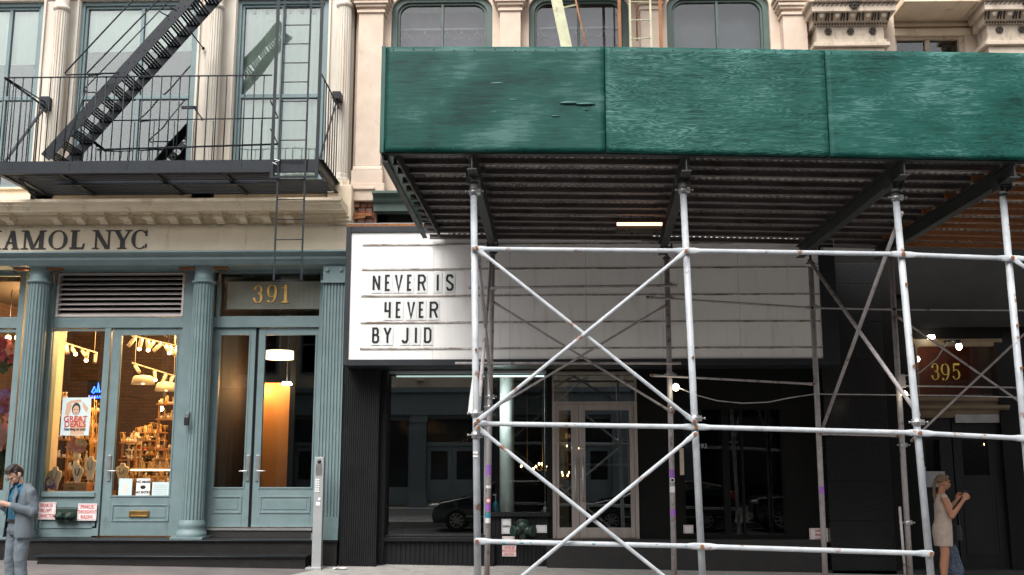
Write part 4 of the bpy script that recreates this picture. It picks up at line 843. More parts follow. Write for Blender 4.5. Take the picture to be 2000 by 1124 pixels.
po, (a, b, c, d) = plate('paper_notice', 'poster_blue', 232, 935, 258, 968, yp, .002, 'leftmost paper in the door glass, showing a pale figure', 'notice')
MB().prism([(a+(b-a)*u, c+(d-c)*v) for u, v in ((.3, .1), (.6, .1), (.7, .5), (.5, .9), (.35, .6))], 'y', yp-.004, yp-.0025).build('figure_print', 'petal_white', po)
po, (a, b, c, d) = plate('paper_notice', 'paper', 266, 935, 293, 969, yp, .002, 'middle paper in door glass with a black mask reading NO MASK NO ENTRY', 'notice')
text('NO MASK', .055, (a+b)/2, c+(d-c)*.8, yp-.003, 'ink', po, bold=.002); text('NO ENTRY', .052, (a+b)/2, c+(d-c)*.2, yp-.003, 'ink', po, bold=.002)
MB().ball(((a+b)/2, yp-.003, (c+d)/2), .045, sy=.05, sz=.7).build('mask_print', 'ink', po)
po, (a, b, c, d) = plate('paper_notice', 'poster_blue', 297, 942, 330, 969, yp, .002, 'rightmost wide paper in the door glass, blank grey form', 'notice')
m_ = MB(); [m_.box(a+.03, b-.03, yp-.0035, yp-.0025, c+.03+i*.035, c+.034+i*.035) for i in range(5)]; m_.build('ruled_lines', 'post_grey', po)
# enamel signs on the stall riser
def sign(x0, y0, x1, y1, Y, lines, size, label, m='sign_pink', col='red_ink', tilt=0, group=None):
    t, (a, b, c, d) = plate('sign', m, x0, y0, x1, y1, Y, .006, label, 'sign', tilt, group); n = len(lines); h = d-c
    for i, s in enumerate(lines):
        text(s, size, (a+b)/2, c+h*(n-i-.5)/n*.88+h*.06, Y-.0075, col, t, bold=.0008, sx=.54)
    e = .012; MB().frame((a+e, b-e, c+e, d-e), (a+e+.004, b-e-.004, c+e+.004, d-e-.004), Y-.0075, Y-.0055).build('border', col, t) if tilt == 0 else None
    k = MB()
    for x in (a+.022, b-.022):
        for z in (c+.022, d-.022): k.ball((x, Y-.008, z), .006, 8, 5)
    k.build('screw', 'steel', t); return t
sign(72, 981, 109, 1015, 16.94, ['SPRINKLER', 'FIRE DEPT.', 'CONNECTION'], .083, 'white sign with red words SPRINKLER FIRE DEPT. CONNECTION beside the man')
sign(152, 984, 189, 1017, 16.92, ['SPRINKLERS', 'THROUGHOUT', 'BUILDING'], .083, 'white sign with red words SPRINKLERS THROUGHOUT BUILDING near the shop door')
# siamese connection
a, b, c, d = rc(110, 993, 152, 1021, 16.94)
t = thing('fire_connection', 'dark green two-port fire connection between the two red-lettered signs', 'fire connection', ((a+b)/2, 16.94, c))
MB().box(a, b, 16.91, 16.95, c, d).build('back_plate', 'fdc_green', t, .01)
for u in (.27, .73):
    x = a+(b-a)*u; z = (c+d)/2-.01
    MB().lathe([(.062, 0), (.068, -.03), (.056, -.04), (.056, -.08), (.066, -.085), (.066, -.10), (.03, -.105), (.028, -.16), (.001, -.165)], (x, 16.91, z), 20, 'y').build('port_cap', 'fdc_green', t)
    MB().beam((x-.06, 16.765, z), (x+.06, 16.765, z), .02, .02).build('cap_lug', 'fdc_green', t)
# padlocked key box on column
p = P(366, 822, 16.5); t = thing('lock_box', 'small black key lock box hanging on the fluted blue column', 'lock box', tuple(p))
MB().box(p.x-.04, p.x+.04, 16.44, 16.5, p.z-.08, p.z+.06).build('case', 'ink', t, .012); MB().tube([(p.x-.025, 16.47, p.z+.05), (p.x-.025, 16.47, p.z+.12), (p.x+.025, 16.47, p.z+.12), (p.x+.025, 16.47, p.z+.05)], .008, 6).box(p.x-.02, p.x+.02, 16.5, 16.56, p.z+.1, p.z+.14).build('shackle', 'steel', t)
# =================== STEPS ===================
zs1 = zlnd; st = thing('entrance_steps', 'two black diamond-plate steps in front of the blue shopfront', 'steps', (-5.8, 16.4, .05))
mdp = mat('diamond_plate', (.020, .019, .019), (.012, .011, .011), scale=6, rough=.42, metal=.3, bump=0, dirt=.5, dcol=(.06, .045, .04), dscale=5, dth=.58)
t_ = mdp.node_tree; vz = t_.nodes.new('ShaderNodeTexChecker'); vz.inputs['Scale'].default_value = 42
tcn = t_.nodes.new('ShaderNodeTexCoord'); mpn = t_.nodes.new('ShaderNodeMapping'); mpn.inputs['Rotation'].default_value = (R(45), R(45), R(45)); t_.links.new(tcn.outputs['Object'], mpn.inputs[0]); t_.links.new(mpn.outputs[0], vz.inputs['Vector'])
bpn = t_.nodes.new('ShaderNodeBump'); bpn.inputs['Strength'].default_value = .35; bpn.inputs['Distance'].default_value = .003; t_.links.new(vz.outputs['Fac'], bpn.inputs['Height']); t_.links.new(bpn.outputs[0], t_.nodes['Principled BSDF'].inputs['Normal'])
x0, x1 = X_(-30, 1056, 16.42), X_(660, 1056, 16.42); zA = zlnd
MB().box(x0, x1, 16.42, 17.2, zA-.03, zA-.001).build('tread', 'diamond_plate', st, .003); MB().box(x0+.02, x1-.02, 16.45, 17.2, -.1, zA-.031).build('riser', 'diamond_plate', st)
k = MB().cyl((x0, 16.42, zA-.016), (x1, 16.42, zA-.016), .016, n=8); k.build('nosing', 'iron', st)
x0, x1 = X_(70, 1090, 16.05), X_(598, 1090, 16.05); zB = Z_(1086, 16.03, 330)
MB().box(x0, x1, 16.03, 16.449, zB-.03, zB).build('tread', 'diamond_plate', st, .003)
MB().box(x0+.02, x1-.02, 16.06, 16.44, -.1, zB-.031).build('riser', 'diamond_plate', st)
MB().cyl((x0, 16.03, zB-.015), (x1, 16.03, zB-.015), .016, n=8).build('nosing', 'iron', st)
# =================== INTERCOM POST ===================
a, b = X_(612, 1000, 16.1), X_(630, 1000, 16.1); zt = Z_(893, 16.1, 622); zb = gz(a, 16.1); cx = (a+b)/2
t = thing('intercom_post', 'slim grey metal intercom post standing right of the double doors', 'intercom post', (cx, 16.15, zb))
MB().box(a, b, 16.08, 16.2, zb, zt).build('post', 'post_grey', t, .006); MB().box(a-.08, b+.02, 16.02, 16.26, zb-.02, zb+.03).build('base_plate', 'post_grey', t, .005)
MB().ball((cx, 16.075, Z_(902, 16.1, 622)), .032, sy=.5).build('camera_dome', 'ink', t)
for y_ in (911, 923):
    g_ = MB(); z = Z_(y_, 16.08, 622)
    for i in range(4): g_.box(cx-.045, cx+.045, 16.072, 16.08, z-.035+i*.019, z-.026+i*.019)
    g_.box(cx-.05, cx+.05, 16.075, 16.081, z-.045, z+.045); g_.build('speaker_grille', 'steel', t)
k = MB(); 
for i in range(6):
    for j in range(2): k.box(cx-.05+j*.035, cx-.022+j*.035, 16.07, 16.08, Z_(936+i*4.5, 16.08), Z_(939+i*4.5, 16.08))
k.build('keypad', 'paper', t); MB().cyl((cx+.02, 16.07, Z_(975, 16.08)), (cx+.02, 16.08, Z_(975, 16.08)), .022, n=12).box(cx-.03, cx+.03, 16.073, 16.08, Z_(988, 16.08), Z_(981, 16.08)).build('button', 'paper', t)

# =================== FIRE ESCAPE ===================
E_ = thing('fire_escape', 'dark iron fire escape with stair, balcony and drop ladder above shop name', 'fire escape', (-6, 15.9, 6.0))
YF = 15.2; YB = 16.85
zbt, zbb = Z_(314, YF, 300), Z_(338, YF, 300)
xl, xr = X_(-6, 320, YF), X_(623, 320, YF); xlad0, xlad1 = X_(531, 320, YF), X_(617, 320, YF)
def channel(root, p0, p1, h, name='frame_beam', inward=1):
    p0 = Vector(p0); p1 = Vector(p1); mb = MB().beam(p0, p1, .012, h); 
    d = (p1-p0).normalized(); s = d.cross(Vector((0, 0, 1))).normalized()*inward*.03
    for o_ in (h/2-.004, -h/2+.004): mb.beam(p0+s+Vector((0, 0, o_)), p1+s+Vector((0, 0, o_)), .06, .008)
    # rivets
    L = (p1-p0).length
    for i in range(int(L/.9)+1):
        q = p0+d*(.25+i*.9)
        if (q-p0).length < L:
            for zz in (-.03, .03): mb.ball(q-s*.25+Vector((0, -.003, zz)), .009, 6, 4)
    return mb.build(name, 'iron', root)
hz = zbt-zbb; zm = (zbt+zbb)/2
channel(E_, (xl, YF, zm), (xr, YF, zm), hz, inward=-1)
channel(E_, (xl, YB-.35, zm), (xr, YB-.35, zm), hz); 
channel(E_, (xl, YF, zm), (xl, YB, zm), hz); channel(E_, (xr, YF, zm), (xr, YB, zm), hz)
for px in (110, 295, 430): x = X_(px, 330, YF); channel(E_, (x, YF+.02, zm-.03), (x, YB, zm-.03), hz*.7, 'cross_beam')
xm0, xm1 = X_(112, 350, 15.75), X_(540, 350, 15.75); zq = Z_(352, 15.75, 300)
channel(E_, (xm0, 15.75, zq), (xm1, 15.75, zq), .15, inward=-1)
sl_ = MB(); n = 17
for i in range(n):
    y = YF+.1+(YB-YF-.15)*i/(n-1); xe = xlad0 if y < 15.75 else xr-.03
    sl_.box(xl+.03, xe, y-.022, y+.022, zbb+.02, zbb+.034)
    if y < 15.75: sl_.box(xlad1, xr-.03, y-.022, y+.022, zbb+.02, zbb+.034)
sl_.build('floor_slats', 'black_paint', E_)
for px in (20, 110, 460, 600):     # wall brackets under the platform
    x = X_(px, 330, YF); MB().beam((x, YF+.35, zbb), (x, YB+.05, zbb-.01), .05, .02).beam((x, YF+.3, zbb), (x, YB, zbb-.42), .04, .025).build('wall_bracket', 'iron', E_) if px in (20,) else None
zr = Z_(150, YF, 260)
rl = MB(); xg = X_(531, 148, YF)
rl.beam((xl, YF, zr), (xg, YF, zr), .035, .012).beam((xl, YF, zr), (xl, YB, zr), .012, .035).beam((xr, YF, zr-.0), (xr, YB+.1, zr-.05), .012, .03)
rl.build('top_rail', 'iron', E_)
bl = []
x = xl+.01
while x < xg-.05:
    MB().cyl((x, YF, zbt-.01), (x, YF, zr), .0095, n=6).build('baluster', 'iron', E_); x += .1475
k = MB()
for i in range(1, 9):
    y = YF+(YB-YF)*i/9; k.cyl((xr, y, zbt-.01), (xr, y, zr-.01), .009, n=6)
k.build('end_balusters', 'iron', E_); k = MB()
for i in range(1, 9):
    y = YF+(YB-YF)*i/9; k.cyl((xl, y, zbt-.01), (xl, y, zr-.01), .009, n=6)
k.build('end_balusters', 'iron', E_)
# braces from rails back to the wall
p = P(660, 190, 16.5); MB().box(p.x-.07, p.x+.07, 16.35, 16.6, p.z-.08, p.z+.05).beam((xr, YF+.02, zbt), p, .03, .015).build('rail_brace', 'iron', E_, .004)
p = P(92, 203, 16.6); MB().box(p.x-.09, p.x+.07, 16.5, 16.8, p.z-.12, p.z+.1).beam(P(10, 316, YF+.3), p, .05, .02).beam((xl+.02, YF, zr), p, .03, .012).build('rail_brace', 'iron', E_, .004)
YI = 15.72
k = MB(); k.cyl(P(215, 236, YI), P(543, 231, YI), .011, n=6).cyl(P(190, 293, YI), P(543, 282, YI), .016, n=6)
for a_, b_ in (((528, 197), (543, 230)), ((528, 252), (543, 282))): k.cyl(P(*a_, YF), P(*b_, YI), .011, n=6)
for px in (262, 300, 340, 378, 416, 470, 510): x = X_(px, 260, YI); k.cyl((x, YI, zbt), (x, YI, Z_(234, YI)), .008, n=6)
k.build('inner_guard_rail', 'iron', E_)
for a_, b_ in (((378, 209), (395, 233)), ((372, 62), (397, 95))): MB().cyl(P(*a_, 15.9), P(*b_, 16.9), .013, n=6).ball(P(*b_, 16.9), .03, 8, 5).build('wall_tie', 'iron', E_)
MB().box(P(355, 207, 15.95).x, P(385, 209, 15.95).x, 15.93, 15.97, Z_(210, 15.95), Z_(205, 15.95)).build('wall_tie', 'iron', E_)
# stair
def ext(pa, pb, t): return pa+(pb-pa)*t
yn, yr = 15.33, 15.95
n0, n1 = P(88, 308, yn), P(368, 0, yn); up = (n1-n0); n2 = n0+up*1.35
off = Vector((0, yr-yn, 0)); bth = .175
sg = MB().beam(n0, n2, .012, bth)
for i in range(22):
    q = n0+up*((i+.45)*.185/up.z)
    if q.z < n2.z-.1:
        for s in (-.05, .05): sg.ball((q.x+s, yn-.006, q.z+s*.3), .011, 6, 4)
sg.build('stringer', 'iron', E_)
MB().beam(n0+off, n2+off, .012, bth).build('stringer', 'iron', E_)
dirn = up.normalized(); L = (n2-n0).length; nrm = Vector((-dirn.z, 0, dirn.x))
nt_ = int((n2.z-n0.z)/.185)
for i in range(nt_):
    q = n0+up*((i+.45)*.185/up.z)
    tr_ = MB()
    for j in range(4): tr_.box(q.x-.12+j*.062, q.x-.12+j*.062+.036, yn+.01, yr-.01, q.z-.012, q.z)
    for yy in (yn+.02, yr-.02): tr_.box(q.x-.12, q.x+.11, yy-.012, yy+.012, q.z-.03, q.z-.013)
    tr_.build('tread', 'iron', E_)
def hr(px0, px1, Y, pend, r=.013):
    a_, b_ = P(*px0, Y), P(*px1, Y); e_ = P(*pend, Y); a2 = b_+(a_-b_)*1.35
    return MB().tube([a2, b_+(a_-b_)*.08, b_, b_+Vector((-.03, 0, -.04)), b_+Vector((.0, 0, -.075)), e_], r, 6).build('handrail', 'iron', E_)
hr((260, 0), (131, 138), yn, (233, 143)); hr((309, 0), (173, 140), yr, (205, 144)); hr((324, 9), (167, 172), yn+.02, (200, 181), .01)
MB().tube([P(168, 176, yn), P(160, 200, yn), P(120, 316, yn)], .01, 6).build('stair_stanchion', 'iron', E_)
MB().tube([P(311, 0, yn), P(345, 22, yn)], .013, 6).tube([P(312, 23, yn), P(330, 33, yn)], .012, 6).build('stair_stanchion', 'iron', E_)
# ladder guides and drop ladder
for pt, pb in (((537, 0), (527, 347)), ((617, 0), (615, 347))):
    x = X_(pb[0]+4, 300, 15.1); a_ = P(*pb, 15.12); a_.x = x; MB().beam(a_, (x, 15.12, 10.2), .05, .018).build('ladder_guide', 'iron', E_)
a_, b_ = P(527, 346, 15.12), P(617, 346, 15.12); MB().beam(a_, (b_.x, 15.12, a_.z), .02, .03).build('ladder_guide', 'iron', E_)
yl = 15.16; zlb = Z_(548, yl, 560); xla, xlb = X_(541, 390, yl), X_(594, 390, yl)
la = MB().beam((xla, yl, zlb), (xla, yl, 10.2), .028, .010).beam((xlb, yl, zlb), (xlb, yl, 10.2), .028, .010); 
lad = la.build('drop_ladder', 'iron', E_)
z = zlb; i = 0
while z < 10.1 and i < 24: MB().cyl((xla, yl, z), (xlb, yl, z), .0085, n=6).build('rung', 'iron', lad); z += (Z_(508, yl)-Z_(548, yl)); i += 1
MB().tube([P(533, 318, 15.1), P(541, 322, 15.08), P(538, 316, 15.06), P(546, 314, 15.08), P(536, 312, 15.1)], .008, 5).build('tie_rope', 'paper', E_)
# =================== MARQUEE SIGN ===================
YM = 16.0
xa, xb = X_(683, 600, YM), X_(1603, 600, YM); z0, z1 = Z_(703, YM, 690), Z_(455, YM, 700)
Q = thing('marquee_sign', 'long white letter-board marquee in a black frame, black letters at its left end', 'marquee', ((xa+xb)/2, YM, z0))
fw = X_(683, 600, YM)-X_(673, 600, YM)
MB().box(xa-fw, xb+.25, YM+.02, YM+.75, z0-.09, z1+.085).build('cabinet', 'sign_frame', Q)
MB().box(xa-fw, xa, YM-.03, YM+.02, z0-.09, z1+.10).box(xa, xb+.25, YM-.03, YM+.02, z0-.095, z0).box(xa, xb+.25, YM-.03, YM+.02, z1, z1+.10).box(xb, xb+.25, YM-.03, YM+.019, z0, z1).build('frame', 'sign_frame', Q, .004)
seams = [X_(px, 600, YM) for px in (846, 996, 1145, 1294, 1444, 1592)]
xs_ = [xa]+seams+[xb]; 
for i in range(len(xs_)-1): MB().box(xs_[i]+.002, xs_[i+1]-.002, YM-.002-(i % 2)*.0015, YM+.019, z0+.001, z1-.001).build('face_panel', 'sign_white', Q)
tr = X_(705, 600, YM)
for py in (478, 526, 578, 630, 681):
    z = Z_(py, YM, 800); m_ = MB()
    x = tr
    while x < xb-.02:
        x2 = min(x+random.uniform(1.1, 1.3), xb-.01); m_.prism([(YM-.002, z-.018), (YM-.016, z-.018), (YM-.020, z-.008), (YM-.011, z-.004), (YM-.011, z+.010), (YM-.002, z+.014)], 'x', x, x2-.006); x = x2
    m_.build('letter_track', 'sign_track', Q)
rows = [(537, 569, [('N', 728, 743), ('E', 752, 764), ('V', 771, 787), ('E', 795, 806), ('R', 816, 832), ('I', 849, 861), ('S', 871, 886)]),
        (590, 622, [('4', 751, 765), ('E', 773, 785), ('V', 795, 811), ('E', 818, 830), ('R', 839, 856)]),
        (640, 671, [('B', 727, 741), ('Y', 749, 765), ('J', 784, 798), ('I', 806, 819), ('D', 828, 843)])]
for ya, yb, L_ in rows:
    for ch, a, b in L_:
        z0_, z1_ = Z_(yb, YM, 790), Z_(ya, YM, 790); x0_, x1_ = X_(a, (ya+yb)/2, YM), X_(b, (ya+yb)/2, YM)
        c_ = MB().box(x0_-.022, x1_+.022, YM-.0135, YM-.0115, z0_-.03, z1_+.035).build('letter_card', 'letter_card', Q)
        marquee_letter(ch, x0_, x1_, z0_, z1_, YM-.0136, .034).build('letter', 'ink', c_)
p = P(1217, 592, YM); MB().lathe([(.03, 0), (.03, -.03), (.012, -.04), (.012, -.08), (.001, -.085)], (p.x, YM-.002, p.z), 12, 'y').build('conduit_stub', 'rust', Q)
MB().box(xa-fw+.01, xb+.2, YM-.01, YM+.9, z1+.101, z1+.14).build('top_flashing', 'rust', Q); MB().box(xa-fw+.03, xb+.1, YM+.0, YM+.9, z1+.141, z1+.16).build('top_flashing', 'concrete', Q)

# =================== MIDDLE BUILDING ===================
Bm = thing('limestone_building', 'pale limestone building with dark green arched-corner windows above the marquee', 'building', (.8, 17, .05))
xl_, xr_ = X_(692, 180, 16.9), X_(1583, 60, 16.9)
zsill = 5.62; ztop = 13
YW = 17.0
wins = [(765, 962), (1033, 1228), (1302, 1503)]
ztw = Z_(-6, YW, 1000); zbw = 6.6
wx = [(X_(a, 60, YW), X_(b, 60, YW)) for a, b in wins]
m_ = MB(); x = xl_
for a, b in wx: m_.box(x, a, YW-.05, YW+.5, zsill, ztw); x = b
m_.box(x, xr_, YW-.05, YW+.5, zsill, ztw); m_.box(xl_, xr_, YW-.052, YW+.5, ztw, ztop)
for a, b in wx: m_.box(a, b, YW-.049, YW+.5, zsill, zbw)
m_.box(xl_, xr_, YW-.05, 24, ztop, ztop+.2)
m_.build('wall', 'limestone', Bm)
def rounded(x0, x1, z0_, z1_, r, n=6):
    pts = [(x0, z0_), (x1, z0_)]
    for i in range(n+1): t = math.pi/2*i/n; pts.append((x1-r+r*math.cos(t), z1_-r+r*math.sin(t)))
    for i in range(n+1): t = math.pi/2*i/n; pts.append((x0+r-r*math.sin(t), z1_-r+r*math.cos(t)))
    return pts
for i, (a, b) in enumerate(wx):
    r = .26; o = rounded(a, b, zbw, ztw, r)
    # stone corners
    m_ = MB()
    for s, cx in ((1, a), (-1, b)):
        pts = [(cx, ztw+.001)]+[(cx+s*(r-r*math.sin(t)), ztw-r+r*math.cos(t)) for t in [math.pi/2*k/6 for k in range(7)]]
        m_.prism(pts, 'y', YW-.048, YW+.3)
    m_.build('window_corner', 'limestone', Bm)
    in_ = rounded(a+.10, b-.10, zbw+.1, ztw-.08, r*.85)
    w_ = MB().ring(o, in_, YW+.02, YW+.16); in2 = rounded(a+.14, b-.14, zbw+.14, ztw-.12, r*.75); w_.ring(rounded(a+.099, b-.099, zbw+.1, ztw-.08, r*.85), in2, YW+.06, YW+.14)
    w_.box((a+b)/2-.022, (a+b)/2+.022, YW+.05, YW+.13, zbw+.1, ztw-.1)
    wo = w_.build('window', 'green_frame', Bm, .004)
    MB().box(a+.08, b-.08, YW+.10, YW+.106, zbw+.08, ztw-.07).build('pane', 'glass_mid', wo)
    zb_ = Z_((34, 22, 24)[i], YW+.3, a)
    MB().box(a, b, YW+.30, YW+.31, zb_, ztw).build('roller_blind', 'curtain', Bm)
    MB().box(a, b, YW+.44, YW+.45, 6.5, zb_+.1).build('inner_screen', 'blind_purple' if i < 2 else 'blind_grey', Bm)
    if i < 2:   # rail with wire hangers behind the glass
        zz = Z_(66, YW+.35, a); k = MB().cyl((a+.1, YW+.38, zz), (b-.1, YW+.38, zz), .016, n=6); x = a+.2
        while x < b-.2:
            k.tube([(x, YW+.38, zz+.02), (x+.015, YW+.38, zz-.05), (x-.12, YW+.38+.05, zz-.2), (x+.12, YW+.33, zz-.2), (x, YW+.38, zz-.05)], .006, 4); x += random.uniform(.2, .42)
        k.build('hanger_rail', 'curtain', Bm)
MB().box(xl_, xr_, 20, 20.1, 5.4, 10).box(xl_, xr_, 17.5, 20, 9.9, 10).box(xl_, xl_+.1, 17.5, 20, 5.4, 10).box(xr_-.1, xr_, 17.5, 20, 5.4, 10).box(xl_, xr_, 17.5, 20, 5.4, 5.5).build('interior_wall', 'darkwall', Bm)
def pilaster(x0, x1, capz, shaft0, m='limestone', yf=16.72, name='pilaster', base=True):
    p_ = MB().box(x0, x1, yf, YW-.05, shaft0, capz)
    e = .04
    for dz, ex in ((0, .03), (.045, .0), (.10, .05), (.15, .085), (.22, .11), (.30, .14)): p_.box(x0-ex, x1+ex, yf-ex, YW-.04, capz+dz, capz+dz+(.05 if dz != .045 else .055))
    p_.box(x0-.02, x1+.02, yf-.02, YW-.045, capz+.35, ztop-.3)
    if base:
        p_.box(x0-.05, x1+.05, yf-.05, YW-.045, shaft0-.32, shaft0-.08); p_.prism([(YW-.05, shaft0-.08), (yf-.05, shaft0-.08), (yf-.04, shaft0-.03), (yf, shaft0), (YW-.05, shaft0)], 'x', x0-.03, x1+.03)
        p_.box(x0-.08, x1+.09, yf-.08, YW-.04, shaft0-.62, shaft0-.321)
    return p_.build(name, m, Bm, .008)
pilaster(X_(697, 180, 16.72), X_(746, 180, 16.72), Z_(26, 16.72, 720), Z_(325, 16.72, 715))
pilaster(X_(976, 60, 16.72), X_(1017, 60, 16.72), Z_(22, 16.72, 1000), 6.2)
pilaster(X_(1252, 60, 16.72), X_(1290, 60, 16.72), Z_(20, 16.72, 1270), 6.2)
pilaster(X_(1530, 60, 16.72), X_(1577, 60, 16.72), Z_(30, 16.72, 1550), 6.2)
# broken corner: exposed brick and dark green shop cornice remnant
a, b, c, d = rc(686, 375, 728, 436, 16.75)
mb = MB(); 
for i in range(6):
    zz = c+(d-c)*i/6
    for j in range(3): mb.box(a+(b-a)*(j/3)+(.03 if i % 2 else 0), a+(b-a)*((j+1)/3)-.012+(.03 if i % 2 else 0), 16.75+random.uniform(-.03, .04), 17.3, zz, zz+(d-c)/6-.012)
mb.build('exposed_brick', 'brick_red', Bm, .006); MB().box(a, b+.05, 16.82, 17.3, c-.05, d).build('mortar_bed', 'brick_red', Bm)
MB().box(a-.02, b+.05, 16.6, 17.3, d+.005, d+.05).build('ledge', 'limestone', Bm, .01); MB().box(a+.02, b, 16.66, 16.9, Z_(423, 16.7), Z_(417, 16.7)).beam((a+.05, 16.62, Z_(426, 16.6)), (b-.1, 16.62, Z_(423, 16.6)), .03, .04).build('rusted_angle', 'rust', Bm)
xg0, xg1 = b, X_(1600, 400, 16.8); zg1 = Z_(374, 16.55, 760)
MB().prism([(17.2, zg1), (16.5, zg1), (16.5, zg1-.04), (16.6, zg1-.06), (16.62, zg1-.14), (16.7, zg1-.18), (16.7, zg1-.3), (17.2, zg1-.3)], 'x', xg0+.02, xg1).build('old_cornice', 'green_frame', Bm)
MB().box(xg0+.02, xg1, 16.95, 17.3, 5.0, zg1-.3).build('fascia', 'darkwall', Bm); MB().box(X_(766, 411, 16.9), X_(778, 411, 16.9), 16.9, 16.95, Z_(415, 16.9), Z_(408, 16.9)).build('small_vent', 'green_frame', Bm)
# ---- ground floor
YG = 16.95; zt_ = z0-.095
MB().box(X_(672, 900, 16.8)-.1, 5.0, 16.85, 17.6, zt_-.0, 5.1).build('lintel', 'darkwall', Bm)
a, b = X_(667, 900, 16.5), X_(738, 900, 16.5)
m_ = MB().comb(a, b, 16.5, 17.2, -.1, zt_+.1, 17, .014, .45).build('fluted_pier', 'black_paint', Bm)
a2 = b; b2 = X_(756, 900, 16.9); MB().box(a2, b2, 16.72, 17.2, -.1, zt_+.1).build('window_jamb', 'black_paint', Bm, .004)
MB().box(a2+.02, X_(962, 1050, 16.8), 16.74, 16.95, Z_(1058, 16.75, 800), Z_(1050, 16.75, 800)).box(a2+.02, X_(962, 1050, 16.8), 16.8, 17.0, Z_(1050, 16.75, 800), Z_(1046, 16.75, 800)).build('window_sill', 'black_paint', Bm, .004)
MB().comb(a2+.02, X_(965, 1080, 16.8), 16.8, 17.2, -.2, Z_(1059, 16.75, 800), 24, .014, .45).build('fluted_stall_riser', 'black_paint', Bm)
xw0, xw1, xw2 = b2, X_(948, 880, YG), X_(1070, 880, YG); zw0 = Z_(1048, YG, 850); zw1 = Z_(730, YG, 850); zw2 = Z_(1001, YG, 1020)
wf = MB().box(xw0, xw2, YG-.04, YG+.1, zw1, zw1+.06).box(xw1-.02, xw1+.03, YG-.03, YG+.1, zw0, zw1)
wo = wf.build('shop_window', 'post_grey', Bm, .003); MB().box(xw0, xw1-.02, YG+.02, YG+.026, zw0-.05, zw1).build('pane', 'glass_dark', wo); MB().box(xw1+.03, xw2, YG+.02, YG+.026, zw2, zw1).build('pane', 'glass_shop', wo)
MB().box(xw0-.2, X_(1590, 760, YG), YG, YG+.3, zw1+.06, zt_+.02).build('head_panel', 'darkwall', Bm)
MB().comb(xw1+.02, X_(1075, 1050, YG), 16.9, 17.2, -.3, zw2-.06, 16, .012, .45).box(xw1+.0, X_(1075, 1050, YG), 16.84, 17.1, zw2-.06, zw2).build('fluted_stall_riser', 'black_paint', Bm)
MB().box(X_(1068, 900, YG), X_(1079, 900, YG), 16.9, 17.2, -.3, zw1+.06).build('door_post', 'darkwall', Bm)
MB().cyl((X_(1064, 850, YG), YG+.1, zw2), (X_(1064, 850, YG), YG+.1, zw1), .006, n=5).box(X_(1062, 998, YG), X_(1067, 998, YG), YG+.05, YG+.14, zw2, zw2+.08).build('chrome_rod', 'paper', Bm)
# doors
xd0, xd1 = X_(1079, 920, YG), X_(1246, 920, YG); zd0, zd1 = Z_(1052, YG, 1160), Z_(785, YG, 1160); xs0 = X_(1131, 920, YG)
MB().frame((xd0, xd1, zd0, zd1), (xd0+.055, xd1-.055, zd0+.002, zd1-.05), YG-.06, YG+.08).box(xd0, xd1, YG-.04, YG+.02, zw1-.03, zw1+.02).box(xd0, xd0+.03, YG-.04, YG+.02, zd1, zw1).box(xd1-.03, xd1, YG-.04, YG+.02, zd1, zw1).build('door_frame', 'aluminium', Bm, .004)
MB().box(xd0+.03, xd1-.03, YG, YG+.006, zd1, zw1-.03).build('transom_pane', 'glass_dark', Bm)
for (p0, p1, hs_) in ((xd0+.058, xs0-.004, 1), (xs0+.004, xd1-.058, -1)):
    dr = MB().frame((p0, p1, zd0+.01, zd1-.052), (p0+(.05 if hs_ > 0 else .10), p1-(.12 if hs_ > 0 else .07), zd0+.17, zd1-.14), YG-.045, YG+.0).build('door', 'aluminium', Bm, .004)
    MB().box(p0+.04, p1-.04, YG-.02, YG-.014, zd0+.16, zd1-.13).build('pane', 'glass_dark', dr)
    zbar = Z_(908, YG, 1160); MB().box(p0+.03, p1-.05, YG-.005, YG+.02, zbar-.02, zbar+.02).build('push_bar', 'aluminium', dr)
    xh = xs0-hs_*.06; MB().cyl((xh, YG-.09, Z_(980, YG)), (xh, YG-.09, Z_(893, YG)), .013, n=8).box(xh-.025, xh+.025, YG-.085, YG-.04, Z_(905, YG), Z_(900, YG)).box(xh-.025, xh+.025, YG-.085, YG-.04, Z_(972, YG), Z_(967, YG)).build('handle', 'steel', dr)
for y_ in (877, 938): MB().lathe([(.028, 0), (.028, -.015), (.001, -.018)], (xs0+.055, YG-.046, Z_(y_, YG, 1135)), 12, 'y').build('lock_cylinder', 'steel', Bm)
MB().box(xd0-.1, X_(1600, 1080, YG), 16.75, 17.3, -.4, zd0-.002).build('door_step', 'black_metal', Bm)
# right of the doors
xq = [X_(px, 900, YG) for px in (1246, 1333, 1412, 1424, 1530, 1612)]
MB().box(xq[0], xq[1], YG-.03, 17.3, zd0, zw1+.06).box(xq[2], xq[3], YG-.03, 17.2, zd0, zw1).box(xq[4], xq[5], YG-.03, 17.3, zd0, zt_).box(xq[1], xq[4], YG-.02, 17.2, Z_(800, YG, 1430), zw1+.05).box(xq[1], xq[4], YG-.05, 17.2, zd0, Z_(1045, YG, 1430)).build('dark_panel', 'darkwall', Bm)
wo = MB().box(xq[1], xq[1]+.03, YG-.02, YG+.08, Z_(1045, YG, 1430), Z_(800, YG, 1430)).box(xq[4]-.03, xq[4], YG-.02, YG+.08, Z_(1045, YG, 1430), Z_(800, YG, 1430)).box(X_(1448, 900, YG), X_(1452, 900, YG), YG-.02, YG+.05, Z_(1045, YG, 1430), Z_(800, YG, 1430)).build('shop_window', 'darkwall', Bm)
MB().box(xq[1]+.03, xq[2], YG+.02, YG+.026, Z_(1045, YG, 1430), Z_(800, YG, 1430)).build('pane', 'glass_dim', wo); MB().box(xq[3], xq[4]-.03, YG+.02, YG+.026, Z_(1045, YG, 1430), Z_(800, YG, 1430)).build('pane', 'glass_dim', wo)
